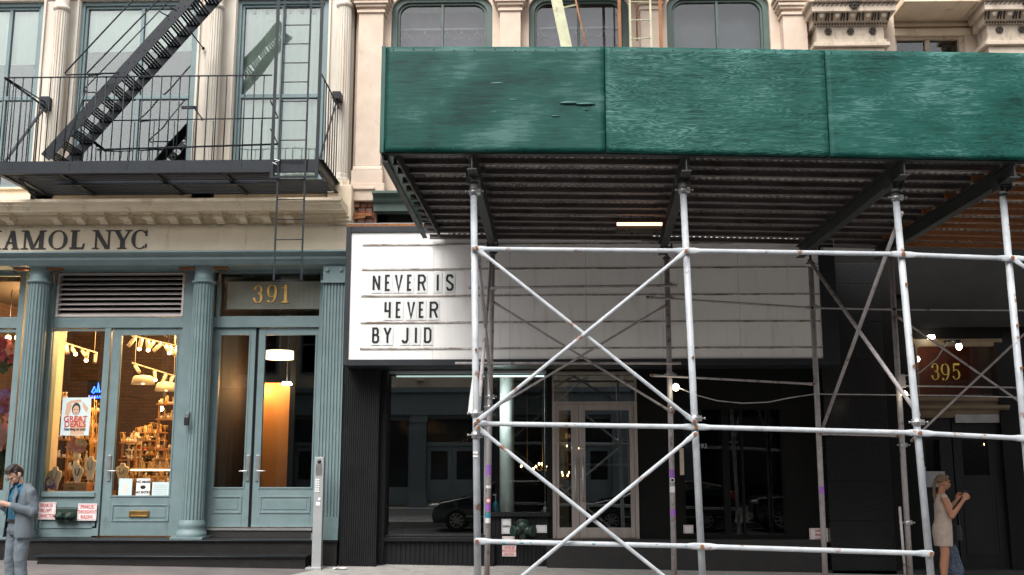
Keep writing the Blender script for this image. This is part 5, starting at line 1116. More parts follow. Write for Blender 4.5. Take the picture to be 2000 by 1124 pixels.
text('393', .11, X_(1372, 872, YG), Z_(872, YG, 1372), YG+.015, 'post_grey', wo, 'house_number')
MB().box(X_(1327, 900, YG), X_(1335, 900, YG), YG-.045, YG-.03, Z_(928, YG, 1330), Z_(876, YG, 1330)).build('notice_strip', 'limestone', Bm)
# interior
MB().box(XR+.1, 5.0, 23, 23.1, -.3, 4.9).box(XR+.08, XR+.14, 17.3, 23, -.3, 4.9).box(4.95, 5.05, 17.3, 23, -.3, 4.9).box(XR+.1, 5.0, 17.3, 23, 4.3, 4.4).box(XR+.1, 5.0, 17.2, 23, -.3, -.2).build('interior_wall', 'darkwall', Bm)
MB().box(X_(1085, 900, 17.6), X_(1128, 900, 17.9), 18.2, 18.22, 0, 3.2).build('inner_curtain', 'curtain', Bm) if 0 else None
a, b = X_(976, 860, 17.5), X_(1004, 860, 17.5)
MB().lathe([((b-a)/2, 0), ((b-a)/2, 4.4)], ((a+b)/2, 17.5, -.1), 32).build('interior_column', 'sign_white', Bm)
flat('led_cool', (.9, .95, 1), .4, 0, (.70, .85, .80), 1.0)
t = thing('strip_lamp', 'pale cool light strip along the top edge of dark shop window', 'lamp', ((a+b)/2, 17.12, zw1-.05)); MB().box(xw0+.1, xw2-.05, 17.10, 17.14, zw1-.045, zw1-.02).build('tube', 'led_cool', t); MB().box(xw0+.08, xw2-.03, 17.09, 17.16, zw1-.019, zw1+.02).build('housing', 'steel', t)
point('column_fill', ((a+b)/2-.22, 17.12, 2.5), 10, (.85, 1, .96), .1)  # added point lamp to brighten the white column; no fitting hangs here
t = thing('sanitiser_bottle', 'small blue pump bottle on the dark window ledge by white column', 'bottle', (X_(968, 1000, 17.1), 17.1, zw2))
x = X_(968, 1000, 17.1); MB().lathe([(.001, 0), (.045, 0), (.05, .03), (.05, .12), (.03, .16), (.014, .17), (.014, .2)], (x, 17.1, zw2), 16).build('bottle', 'teal_sticker', t); MB().cyl((x, 17.1, zw2+.2), (x, 17.1, zw2+.28), .008, n=6).box(x-.045, x+.01, 17.09, 17.11, zw2+.26, zw2+.285).build('pump', 'paper', t)
for px, py, Y, n_, lab in ((1060, 918, 19.5, 5, 'candle-bulb chandelier glowing in the right part of dark shop window'), (1110, 935, 19.8, 6, 'low candle-bulb chandelier seen through left aluminium door leaf'), (1118, 882, 21, 3, 'small high candle-bulb cluster seen through left aluminium door leaf'), (1030, 922, 20.5, 2, 'pair of dim candle bulbs left of the chandelier in dark window')):
    p = P(px, py, Y); t = thing('chandelier', lab, 'chandelier', tuple(p)); k = MB(); q = MB(); k.cyl(p, (p.x, Y, 4.3), .01, n=5)
    for i in range(n_):
        a = 2*math.pi*i/n_+.4; e = p+Vector((.13*math.cos(a), .13*math.sin(a), .03+.05*(i % 2))); k.tube([p, (p+e)/2-Vector((0, 0, .04)), e], .008, 5); q.ball(e+Vector((0, 0, .03)), .014, 8, 6, sz=1.5)
    k.build('arm', 'brass', t); q.build('bulbs', 'bulb_warm', t)
MB().box(X_(1083, 900, 19.9), X_(1116, 900, 19.9), 21.9, 22.0, -.1, 3.4).build('inner_partition', 'plaster', Bm); point('back_light', (X_(1110, 920, 21), 21.2, 2.2), 1.2)
# signs by the second building
sign(980, 1014, 998, 1043, 16.89, ['', 'GENERAL', ''], .05, 'narrow white notice with one dark line of print above the pipe rail', m='white_sticker', col='ink')
sign(1047, 1026, 1068, 1041, 16.89, [''], .05, 'small blank grey plate right of the dark fire connection', m='white_sticker', col='post_grey')
sign(981, 1048, 1005, 1062, 16.88, [''], .05, 'pink-white sign half hidden behind the lowest pipe rail', m='sign_pink')
sign(981, 1066, 1008, 1087, 16.88, ['SPRINKLER', 'THROUGHOUT', 'BUILDING'], .062, 'rusty-cornered white sign SPRINKLER THROUGHOUT BUILDING under the lowest rail')
sign(1581, 1032, 1621, 1059, 16.86, ['WARNING', 'SPRINKLER', 'CONTROL'], .055, 'pale paper sign with red print taped behind a grey scaffold post')
sign(1335, 1026, 1354, 1042, 16.88, [''], .05, 'small pale plate low beneath the dark right-hand shop glass', m='white_sticker')
p = P(1022, 1034, 16.85); t = thing('fire_connection', 'bulbous dark green siamese connection low on the black fluted wall', 'fire connection', tuple(p))
m_ = MB().lathe([(.13, 0), (.13, -.03), (.09, -.04), (.08, -.1)], (p.x, 16.9, p.z), 20, 'y')
for s in (-1, 1): m_.cyl((p.x, 16.8, p.z), (p.x+s*.14, 16.72, p.z-.02), .07, .075, 14).cyl((p.x+s*.14, 16.72, p.z-.02), (p.x+s*.17, 16.70, p.z-.02), .09, .085, 14)
m_.ball((p.x, 16.8, p.z+.05), .11).cyl((p.x, 16.8, p.z), (p.x, 16.8, p.z-.18), .05, .06, 12); m_.build('body', 'fdc_green', t)
MB().tube([(p.x-.13, 16.72, p.z+.1), (p.x-.05, 16.68, p.z+.16), (p.x+.06, 16.68, p.z+.15), (p.x+.13, 16.72, p.z+.09)], .01, 5).build('chain', 'fdc_green', t)
# granite corner pier
a, b = X_(1612, 850, 16.7), X_(1770, 850, 16.7)
gp = thing('granite_pier', 'dark speckled granite pier between black shop glass and entrance 395', 'pier', ((a+b)/2, 16.9, 0)); m_ = MB()
zz = -.3
for h in (.5, .55, .62, .7, .62, .62, .62, .62, .35): m_.box(a, b-.28, 16.7, 17.6, zz, zz+h-.008); m_.box(a+.9 if 0 else b-.275, b, 16.73, 17.6, zz, zz+h-.008); zz += h
m_.build('granite_block', 'granite', gp, .004); MB().box(a+.005, b-.005, 16.72, 17.58, -.3, zz-.01).build('joint', 'darkwall', gp)

# ---- fire escape of the limestone building (yellow stringer, orange rods)
E2 = thing('fire_escape', 'rust-orange and pale yellow fire escape pieces rising above green hoarding', 'fire escape', (.5, 15.6, 6.5))
k = MB().beam(P(1112, 110, 15.2)+Vector((.1, 0, -.6)), P(1074, -60, 15.2), .17, .03).build('stringer', 'yellow_paint', E2)
k = MB().beam(P(1087, 18, 15.19), P(1124, 10, 15.5), .02, .03).build('stair_bar', 'yellow_paint', E2)
for (a_, b_, r) in (((1122, -10), (1146, 110), .014),): MB().cyl(P(*a_, 15.4), P(*b_, 15.4)+Vector((.1, 0, -.4)), r, n=6).build('rod', 'rust_orange', E2)
for px in (1210, 1290): x = X_(px, 50, 15.3); MB().beam((x, 15.3, 6.5), (x, 15.3, 10.5), .05, .02).build('post', 'rust_orange', E2)
x0_, x1_ = X_(1231, 50, 15.5), X_(1271, 50, 15.5); k = MB()
for x in (x0_, x1_): k.beam((x, 15.5, 6.5), (x, 15.5, 10.5), .03, .012)
z = Z_(80, 15.5, 1250)-.9
while z < 10.4: k.cyl((x0_, 15.5, z), (x1_, 15.5, z), .009, n=6); z += Z_(44, 15.5, 1250)-Z_(80, 15.5, 1250)
k.build('ladder', 'yellow_paint', E2); MB().cyl((X_(1244, 50, 15.6), 15.6, Z_(80, 15.6, 1244)), (X_(1244, 50, 15.6), 15.6, 10.5), .012, n=6).build('rod', 'rust_orange', E2)
MB().box(X_(1050, 0, 15.3), X_(1310, 0, 15.3), 15.2, 16.6, 10.5, 10.56).build('platform', 'rust_orange', E2)

# =================== BUILDING 395 ===================
C5 = thing('ornate_stone_building', 'ornate stone building with carved pilaster capitals above dark entrance 395', 'building', (7.2, 17, 0))
xs0_ = X_(1583, 60, 16.9); xe_ = 12.0; YK = 16.55
MB().box(xs0_, xe_, 16.88, 17.5, 4.4, 5.3).build('fascia', 'darkwall', C5)
MB().box(xs0_, X_(1745, 90, 17), 16.9, 17.5, 5.3, 13).box(X_(1925, 90, 17), xe_, 16.9, 17.5, 5.3, 13).box(xs0_, xe_, 16.9, 24, 13, 13.2).build('wall', 'limestone', C5)
MB().box(X_(1745, 90, 17), X_(1925, 90, 17), 17.0, 17.5, 5.3, 6.3).build('spandrel', 'limestone', C5)
zso = Z_(35, 17.0, 1830); zwt = Z_(72, 17.2, 1820)
MB().box(X_(1745, 90, 17), X_(1925, 90, 17), 16.35, 17.5, zso, 13).build('architrave', 'cream', C5, .01)
MB().box(X_(1745, 90, 17)-.0, X_(1925, 90, 17)+.0, 17.15, 17.5, zwt, zso).build('window_head', 'cream', C5); MB().box(X_(1745, 90, 17), X_(1925, 90, 17), 17.08, 17.15, zwt-.02, zwt+.1).box(X_(1745, 90, 17), X_(1925, 90, 17), 17.1, 17.16, zwt+.15, zwt+.2).build('moulding', 'cream', C5)
a_, b_ = X_(1741, 90, 17.2), X_(1880, 90, 17.2); wo = MB().frame((a_, b_, 6.3, zwt), (a_+.08, b_-.08, 6.4, zwt-.07), 17.15, 17.3).box((a_+b_)/2-.04, (a_+b_)/2+.04, 17.17, 17.28, 6.35, zwt-.05).build('window', 'cream_dirty', C5); MB().box(a_+.05, b_-.05, 17.22, 17.226, 6.35, zwt-.05).build('pane', 'glass_mid', wo); MB().box(b_, X_(1925, 90, 17)+.0, 17.1, 17.4, 6.2, zwt).build('jamb', 'limestone', C5)
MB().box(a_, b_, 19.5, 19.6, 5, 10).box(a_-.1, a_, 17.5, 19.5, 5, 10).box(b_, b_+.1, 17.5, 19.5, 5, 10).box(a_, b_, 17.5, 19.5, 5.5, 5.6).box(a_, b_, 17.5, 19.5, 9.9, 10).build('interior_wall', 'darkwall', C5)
def capital(x0, x1):
    w_ = x1-x0; cx = (x0+x1)/2; zA_ = Z_(93, YK, 1650); zt = Z_(-2, YK-.3, 1650)
    K = MB().box(x0+.1, x1-.1, YK, 16.95, 6.0, zA_+.0)                       # pilaster shaft
    K.box(x0+.03, x1-.03, YK-.07, 16.95, zA_+.0, zA_+.07); K.box(x0+.07, x1-.07, YK-.03, 16.95, zA_+.07, zA_+.13)
    zn = Z_(52, YK, 1650); K.box(x0+.1, x1-.1, YK-.002, 16.95, zA_+.13, zn)
    zo = Z_(28, YK-.15, 1650); K.prism([(16.95, zn), (YK-.02, zn), (YK-.04, zn+.03), (YK-.10, zn+.05), (YK-.2, zo), (16.95, zo)], 'x', x0+.03, x1-.03)
    K.box(x0-.03, x1+.03, YK-.27, 16.95, zo, zo+.15); K.box(x0-.09, x1+.09, YK-.33, 16.95, zo+.15, zo+.22)
    c = K.build('pilaster_capital', 'carved', C5, .008)
    D = MB(); n = 5                                                      # egg and dart, beads, leaf band, rosettes
    E = MB()
    for i in range(n):
        x = x0+.02+(w_-.04)*(i+.5)/n; zc_ = (zn+zo)/2+.06; yy = YK-.15
        E.ball((x, yy-.03, zc_), .055, sz=1.3, sy=.8)
        for s in (-1, 1): D.tube([(x+s*.075, yy+.02, zc_-.09), (x+s*.09, yy-.05, zc_), (x+s*.085, yy-.09, zc_+.09)], .016, 6)
        D.tube([(x-w_/n/2, yy+.03, zc_-.1), (x-w_/n/2, yy-.07, zc_+.08)], [.008, .02], 6)
    for i in range(26): D.ball((x0+.05+(w_-.1)*(i+.5)/26, YK-.06, zn+.015), .017, 6, 5)
    for i in range(30):
        x = x0+.0+(w_)*(i+.5)/30; D.beam((x-.012, YK-.335, zo+.155), (x+.012, YK-.335, zo+.215), .01, .008); D.beam((x+.012, YK-.336, zo+.155), (x-.012, YK-.336, zo+.215), .008, .008)
    for i in range(18): D.beam((x0-.02+(w_+.04)*i/18, YK-.273, zo+.085), (x0-.02+(w_+.04)*(i+.8)/18, YK-.273, zo+.145), .008, .012)
    ros = [(x0+w_*.22, YK-.02, zA_+.28, .062), (cx, YK-.02, zA_+.28, .062), (x1-w_*.22, YK-.02, zA_+.28, .062), (cx, YK-.30, zo+.1, .085)]
    for rx, ry, rz, rr in ros:
        D.ball((rx, ry-.01, rz), rr*.28, 8, 6, sy=.8); D.lathe([(rr*.92, 0), (rr, -.012), (rr*1.04, 0)], (rx, ry+.005, rz), 20, 'y')
        for k in range(6):
            a = math.pi*k/3; D.ball((rx+rr*.58*math.cos(a), ry, rz+rr*.58*math.sin(a)), rr*.3, 8, 5, sy=.5)
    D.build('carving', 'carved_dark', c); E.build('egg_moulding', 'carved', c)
xk0, xk1 = X_(1586, 60, YK-.1), X_(1742, 60, YK-.1); capital(xk0, xk1)
xk2 = X_(1922, 60, YK-.1); capital(xk2, xk2+(xk1-xk0))
# lower part
MB().box(X_(1770, 600, 16.9), xe_, 16.85, 17.6, Z_(640, 16.9, 1860), 4.7).build('lintel', 'darkwall', C5)
Y5 = 17.0
mat('gilt_wood', (.13, .09, .05), (.08, .055, .03), scale=6, rough=.5, bump=.1)
(a, b, c, d) = rc(1790, 677, 1945, 778, Y5)
tf = MB().frame((a-.06, b+.12, c-.12, d+.12), (a, b, c, d), Y5-.05, Y5+.08).frame((a-.02, b+.05, c-.05, d+.05), (a+.01, b-.01, c+.01, d-.01), Y5-.07, Y5+.0).build('transom', 'gilt_wood', C5, .005)
MB().box(a, b, Y5+.02, Y5+.026, c, d).build('pane', 'glass_clear', tf)
for ch, p0, p1 in (('3', 1819, 1836), ('9', 1838, 1856), ('5', 1860, 1877)): serif(ch, X_(p0, 725, Y5), Z_(742 if ch != '9' else 743, Y5, 1850), X_(p1, 725, Y5)-X_(p0, 725, Y5), .27, Y5+.004, Y5+.018, None, .72).build('house_number', 'yellow_num', C5)
z_ = c-.12
MB().box(a-.06, b+.12, 16.96, 17.1, d+.12, 4.5).build('transom_head', 'darkwall', C5)
MB().prism([(17.2, z_), (16.86, z_), (16.86, z_-.05), (16.92, z_-.09), (16.94, z_-.15), (16.97, z_-.2), (17.2, z_-.2)], 'x', a-.06, b+.12).build('transom_cornice', 'gilt_wood', C5)
MB().box(X_(1768, 900, 16.95), a-.06, 16.95, 17.3, -.4, 4.6).box(b+.12, xe_, 16.95, 17.3, -.4, 4.6).build('dark_wall', 'darkwall', C5)
mat('red_wall', (.11, .028, .018), (.075, .018, .012), scale=3, rough=.7, bump=.05)
MB().box(a-.4, b+.5, 18.6, 18.7, 2.0, 4.7).build('hall_wall', 'red_wall', C5); MB().box(a-.4, b+.5, 17.3, 18.6, 4.3, 4.35).build('hall_ceiling', 'dark_ceiling', C5); MB().box(a-.45, a-.4, 17.2, 18.7, 0, 4.7).box(xe_-.1, xe_, 17.2, 20, -.4, 4.7).box(a-.4, xe_, 20, 20.1, -.4, 4.7).build('hall_wall', 'darkwall', C5)
point('hall_light', ((a+b)/2-.1, 18.0, d+.25), 5, (1, .62, .32), .08); t = thing('ceiling_spot', 'small glowing bulb behind the transom numbered 395', 'lamp', (a+.35, 17.9, d-.12)); MB().ball((a+.35, 17.9, d-.12), .05).build('bulb', 'bulb_white', t); MB().cyl((a+.35, 17.9, d-.07), (a+.35, 17.9, 4.3), .012, n=6).build('stem', 'brass', t)
t = thing('ceiling_spot', 'square white lit lamp over the upper left corner of the 395 transom', 'lamp', tuple(P(1818, 659, 16.8))); p = P(1818, 659, 16.8); MB().box(p.x-.045, p.x+.045, 16.74, 16.84, p.z-.03, p.z+.03).build('lens', 'bulb_white', t, .01)
# glowing amber glass at right
(a2_, b2_, c2_, d2_) = rc(1953, 676, 1990, 712, Y5+.3); MB().box(a2_, b2_, Y5+.3, Y5+.32, c2_, d2_).build('amber_panel', 'wood_panel', C5); p = P(1965, 690, 17.1); t = thing('wall_sconce', 'small candle bulb against amber panel at right edge of view', 'lamp', tuple(p)); MB().ball(p, .025, sz=1.5).build('bulb', 'bulb_warm', t); MB().cyl(p, p+Vector((0, .15, -.05)), .01, n=6).build('bracket', 'brass', t)
point('amber_light', (p.x, 17.0, p.z), 1.5)
# doors of 395
dd = [X_(px, 950, Y5) for px in (1795, 1812, 1850, 1876, 1925, 1960)]
zt5 = z_-.2
for (p0, p1) in ((dd[0], dd[2]+.12), (dd[2]+.14, dd[5])):
    dr = MB().frame((p0, p1, -.3, zt5), (p0+.14, p1-.2, 1.45, zt5-.35), Y5, Y5+.07).build('door', 'black_paint', C5, .004); MB().box(p0+.13, p1-.19, Y5+.03, Y5+.036, 1.44, zt5-.34).build('pane', 'glass_dark', dr)
    MB().frame((p0+.1, p1-.1, .2, 1.2), (p0+.14, p1-.14, .24, 1.16), Y5-.012, Y5).build('panel', 'black_paint', dr)
MB().box(dd[5], xe_, 16.9, 17.6, -.4, 3.6).build('dark_wall', 'darkwall', C5)
a_, b_, c_, d_ = rc(1864, 808, 1957, 826, Y5-.02); MB().box(a_, b_, Y5-.06, Y5-.01, c_, d_).build('kick_plate', 'steel', C5, .004)
a_, b_, c_, d_ = rc(1808, 921, 1846, 952, Y5-.03); t = thing('paper_notice', 'dim pale paper notice on the dark door behind the woman', 'notice', (a_, Y5-.03, c_)); MB().box(a_, b_, Y5-.035, Y5-.032, c_, d_).build('sheet', 'blind_grey', t)
MB().cyl(P(1808, 1010, 16.8), P(1806, 912, 16.8), .012, n=6).build('pull_bar', 'steel', C5)
for px, py in ((1833, 833), (1832, 862), (1925, 868), (1931, 880)):
    p = P(px, py, 19); t = thing('candle_bulb', {1833: 'candle bulb glow uppermost in the dark entrance glass', 1832: 'wide warm candle glow below the uppermost in entrance glass', 1925: 'tiny warm bulb high in the right entrance pane', 1931: 'tiny warm bulb low in the right entrance pane'}[px], 'lamp', tuple(p)); MB().ball(p, .03, sz=1.3).build('bulb', 'bulb_warm', t); MB().cyl(p, (p.x, 20, p.z-.1), .008, n=5).build('stem', 'brass', t)
struct_step = MB().box(X_(1612, 1100, 16.8), xe_, 16.7, 17.6, -.5, gz(5, 16.7)+.05).build('door_step', 'black_metal', C5)
# =================== SIDEWALK SHED ===================
SH = thing('sidewalk_shed', 'sidewalk shed: green plywood hoarding on white and grey pipe scaffold frames', 'scaffold shed', (1.8, 13.4, 0))
YP = 11.15; FR = 11.55; BK = 15.3
def dz(x): return -.0104*x if x < .76 else -.0079-.0275*(x-.76)
zb0, zt0 = 5.109, 6.37
xP = [X_(752, 200, YP), X_(1182, 200, YP), X_(1615, 200, YP)]; xP += [2*xP[2]-xP[1], 3*xP[2]-2*xP[1]]
mts = ['plywood_smooth', 'plywood_grain', 'plywood_worn', 'plywood_grain']
for i in range(4):
    a, b = xP[i]+.006, xP[i+1]-.006; nx, nz = 40, 20; vs = []; fs = []
    for side in (0, 1):
        for j in range(nz+1):
            for k_ in range(nx+1):
                u, v = k_/nx, j/nz; x = a+(b-a)*u
                wv = (.006*math.sin(u*5+i*2)*math.sin(v*3.1)+.0025*math.sin(u*11+v*4+i)) if side == 0 else 0
                vs.append((x, YP-wv+side*.022, zb0+dz(x)+(zt0-zb0)*v))
    N1 = (nx+1)*(nz+1)
    for j in range(nz):
        for k_ in range(nx):
            q = j*(nx+1)+k_; fs.append((q, q+1, q+nx+2, q+nx+1)); fs.append((N1+q, N1+q+nx+1, N1+q+nx+2, N1+q+1))
    for k_ in range(nx): fs.append((k_, N1+k_, N1+k_+1, k_+1)); q = nz*(nx+1)+k_; fs.append((q, q+1, N1+q+1, N1+q))
    for j in range(nz): q = j*(nx+1); fs.append((q, q+nx+1, N1+q+nx+1, N1+q)); q += nx; fs.append((q, N1+q, N1+q+nx+1, q+nx+1))
    pm = MB().add(vs, fs, True); pm.sm[2*nx*nz:] = [False]*(len(fs)-2*nx*nz)
    pnl = pm.build('plywood_panel', mts[i], SH)
    for u in [.03+.094*t for t in range(11)]:
        for v in (.03, .97): x = a+(b-a)*u; MB().ball((x, YP-(.006*math.sin(u*5+i*2)*math.sin(v*3.1)+.0025*math.sin(u*11+v*4+i))-.001, zb0+dz(x)+(zt0-zb0)*v+random.uniform(-.01, .01)), .008, 6, 4).build('screw', 'green_trim', pnl)
    if i == 0:
        for cxp, cyp, L in ((970, 163, .15), (1128, 201, .42), (965, 218, .08), (1145, 214, .07), (1085, 227, .09), (1003, 195, .10)):
            p = P(cxp, cyp, YP); bl_ = MB(); n = 10
            for s in range(2 if L > .3 else 1):
                o_ = Vector((-L*.22+s*L*.44, -.004, -.015*s)) if L > .3 else Vector((0, -.002, 0)); l2 = L/(2 if L > .3 else 1)
                bl_.ball(p+o_, l2*.55, 14, 8, sy=.10, sz=.12)
            bl_.build('blister', 'blister_sheen', pnl)
for i in range(1, 4):
    x = xP[i]; MB().box(x-.012, x+.012, YP+.024, YP+.06, zb0+dz(x), zt0+dz(x)).build('joint_batten', 'darkwall', SH)
x0_ = xP[0]-.02
MB().box(x0_-.03, x0_+.018, YP-.012, YP+.05, zb0+dz(x0_)-.01, zt0+dz(x0_)+.005).build('corner_post', 'green_trim', SH, .004)
for i in range(4): a, b = xP[i], xP[i+1]; MB().beam((a, YP+.05, zt0+dz(a)-.03), (b, YP+.05, zt0+dz(b)-.03), .05, .05).build('top_rail', 'green_trim', SH)
# side return panel
zc = zb0+dz(x0_)
MB().box(x0_-.03, x0_-.008, YP+.05, BK-.0, zc, zt0+dz(x0_)).build('side_panel', 'plywood_worn', SH)
# deck zigzag sheet, ridges along Y, with rows of sheets
xe = xP[4]; 
rows_ = [(YP+.09, 12.6), (12.55, 14.0), (13.95, 15.96)]
for ri, (ya, yb) in enumerate(rows_):
    pts = []; x = x0_+.34; i = 0
    while x < xe: pts.append((x, [0, .016, .016, 0][i % 4])); x += [.022, .018, .022, .028][i % 4]; i += 1
    vs = [(x, ya, 5.225+dz(x)+h+ri*.004) for x, h in pts]+[(x, yb, 5.225+dz(x)+h+ri*.004) for x, h in pts]; n = len(pts)
    MB().add(vs, [(i, i+1, n+i+1, n+i) for i in range(n-1)]).build('corrugated_deck', 'corrugated', SH)
# plywood over the corrugated deck
MB().add([(x0_, YP+.05, 5.26+dz(x0_)), (.76, YP+.05, 5.26+dz(.76)), (xe, YP+.05, 5.26+dz(xe)), (x0_+.2, 15.97, 5.26+dz(x0_)), (.76, 15.97, 5.26+dz(.76)), (xe, 15.97, 5.26+dz(xe))], [(0, 1, 4, 3), (1, 2, 5, 4)]).build('deck_board', 'joist_steel', SH)
# joists along X
y = YP+.18; j = 0
brk = [x0_+.12, -.72, 1.72, 4.17, 5.33, xe]
while y < 15.94:
    for s in range(5):
        a, b = brk[s], brk[s+1]
        wood = (s == 4)
        o_ = .04 if (j+s) % 2 else -.0
        p0, p1 = Vector((a-.08, y+o_, 5.165+dz(a))), Vector((b+.08, y+o_, 5.165+dz(b)))
        if wood: MB().beam(p0+Vector((0, 0, .016)), p1+Vector((0, 0, .016)), .06, .065).build('joist', 'joist_wood', SH)
        else: MB().ibeam(p0+Vector((0, 0, .016)), p1+Vector((0, 0, .016)), .07, .07, .009).build('joist', 'joist_steel', SH)
    y += .41; j += 1
# main beams along Y on the posts
posts_f = [(925, 352, 933, 1124), (1333, 350, 1372, 1124), (1748, 370, 1818, 1124), (1958, 375, 2026, 1124)]
posts_b = [(962, 490, 951, 1124), (1302, 500, 1317, 1124), (1583, 510, 1612, 1124), (1738, 480, 1778, 1124)]
def post_line(t, Y):
    a = P(t[0], t[1], Y); b = P(t[2], t[3], Y); return a, b, b+(b-a)*((b.z-gz(b.x, Y)-.02)/(a.z-b.z))
PF = [post_line(t, FR) for t in posts_f]; PB = [post_line(t, BK) for t in posts_b]
for i in range(4):
    xa_, xb_ = PF[i][0].x, PB[i][0].x; za_ = 5.02+dz(xa_); MB().ibeam((xa_-.0, YP+.06, za_), (xb_, 15.9, 5.02+dz(xb_)), .11, .19, .014).build('main_beam', 'steel_beam', SH)
# side rim channel and end plate
MB().beam((x0_+.0, YP+.04, zc-.05), (x0_+.02, BK-.1, zc-.05), .02, .12).beam((x0_+.03, YP+.04, zc-.1), (x0_+.05, BK-.1, zc-.1), .06, .015).build('rim_channel', 'steel_beam', SH)
MB().beam((x0_+.16, YP+.1, zc+.0), (x0_+.26, BK-.05, zc+.0), .02, .16).build('rim_channel', 'steel_beam', SH)
MB().beam((x0_, YP+.04, zc-.03), (xe, YP+.04, zb0+dz(xe)-.01), .05, .07).build('rim_channel', 'steel_beam', SH) if 0 else None
# front edge angle under hoarding
for i in range(4): a, b = xP[i], xP[i+1]; MB().beam((a, YP+.07, zb0+dz(a)+.012), (b, YP+.07, zb0+dz(b)+.012), .09, .05).build('edge_angle', 'steel_beam', SH)
# posts
def post(a, foot, r, m, sticker=None):
    up_ = (a-foot).normalized(); o = MB().cyl(foot, a, r, n=16).build('post', m, SH)
    top_z = 4.925+dz(a.x)
    MB().beam(a+Vector((0, 0, -.02)), (a.x, a.y, max(a.z+.02, top_z)), .03, .03).box(a.x-.07, a.x+.07, a.y-.07, a.y+.07, top_z-.012, top_z).box(a.x-.085, a.x-.07, a.y-.07, a.y+.07, top_z-.06, top_z+.05).box(a.x+.07, a.x+.085, a.y-.07, a.y+.07, top_z-.06, top_z+.05).cyl(a-up_*.03, a-up_*.05, r*1.5, n=14).build('screw_jack', 'steel_beam', o)
    MB().box(foot.x-.09, foot.x+.09, foot.y-.09, foot.y+.09, foot.z-.02, foot.z-.008).box(foot.x-.14, foot.x+.14, foot.y-.3, foot.y+.3, foot.z-.05, foot.z-.021).build('base_plate', 'joist_wood', o)
    return o
pf = [post(a, f, .039, 'white_pipe') for a, b, f in PF]; pb = [post(a, f, .04, 'old_pipe') for a, b, f in PB]
def pt(line, py, Y):    # point on a post at the photo height py
    a, b, f = line; z = P(1000, py, Y).z; t = (a.z-z)/(a.z-b.z); return a+(b-a)*t
def pat(line, z): a, b, f = line; return a+(b-a)*((a.z-z)/(a.z-b.z))
def clamp(p, parent, r=.046):
    m_ = MB().cyl(p-Vector((0, 0, .035)), p+Vector((0, 0, .035)), r*1.16, n=14)
    m_.box(p.x+r*.9, p.x+r*1.7, p.y-.03, p.y+.03, p.z-.03, p.z+.03); m_.cyl((p.x-r*2.0, p.y-.03, p.z), (p.x+r*2.4, p.y-.03, p.z), .008, n=6).cyl((p.x+r*2.2, p.y-.03, p.z), (p.x+r*2.5, p.y-.03, p.z), .015, n=6).cyl((p.x-r*2.1, p.y-.03, p.z), (p.x-r*1.8, p.y-.03, p.z), .015, n=6)
    return m_.build('clamp', 'steel', parent)
def rail(p0, p1, r, m, name='rail', flatend=.16, yo=-.055, over=.05):
    p0 = Vector(p0)+Vector((0, yo, 0)); p1 = Vector(p1)+Vector((0, yo, 0)); d = (p1-p0).normalized(); L = (p1-p0).length
    a_, b_ = MB()._basis(d); up = b_ if b_.z > 0 else -b_; ac = d.cross(up)
    rings = [(-over*.6, .3, .8), (-over*.2, .28, 1.35), (flatend*.55, .28, 1.35), (flatend, 1, 1), (L-flatend, 1, 1), (L-flatend*.55, .28, 1.35), (L+over*.2, .28, 1.35), (L+over*.6, .3, .8)]
    n = 12; mb = MB(); base = 0
    for s, fy, fz in rings:
        c = p0+d*s
        for k in range(n): t = 2*math.pi*k/n; mb.v.append(tuple(c+ac*math.cos(t)*r*fy+up*math.sin(t)*r*fz))
    for i in range(len(rings)-1):
        for k in range(n): mb.f.append((i*n+k, i*n+(k+1) % n, (i+1)*n+(k+1) % n, (i+1)*n+k)); mb.sm.append(True)
    mb.f += [tuple(range(n))[::-1], tuple((len(rings)-1)*n+k for k in range(n))]; mb.sm += [False, False]
    o = mb.build(name, m, SH)
    for q in (p0, p1):
        b2 = MB(); b2.cyl(q+Vector((0, .02, 0)), q+Vector((0, -.028, 0)), .011, n=8).cyl(q+Vector((0, -.014, 0)), q+Vector((0, -.026, 0)), .022, n=6); b2.build('bolt', 'rust', o)
    return o
W_ = 'white_pipe'
hr_ = [((487, 494, 503, 512), None)]
def Fp(i, py): return pt(PF[i], py, FR)
# front rails: photo heights at each post
R1 = [Fp(0, 488), Fp(1, 494), Fp(2, 503), Fp(3, 512)]; R2 = [Fp(0, 828), Fp(1, 835), Fp(2, 847), Fp(3, 858)]; R3 = [Fp(0, 1057), Fp(1, 1066), Fp(2, 1079)]
for Rr in (R1, R2, R3):
    for i in range(len(Rr)-1): rail(Rr[i], Rr[i+1], .027, W_, 'ledger_rail', yo=-.05-.012*(i % 2))
# extend beyond the frame to the right
xx = Vector((2.44, 0, -.06)); rail(R1[3], R1[3]+xx, .027, W_, 'ledger_rail'); rail(R2[3], R2[3]+xx, .027, W_, 'ledger_rail')
ex = (PF[3][0]+xx, PF[3][1]+xx, PF[3][2]+xx); post(ex[0], ex[2], .042, W_)
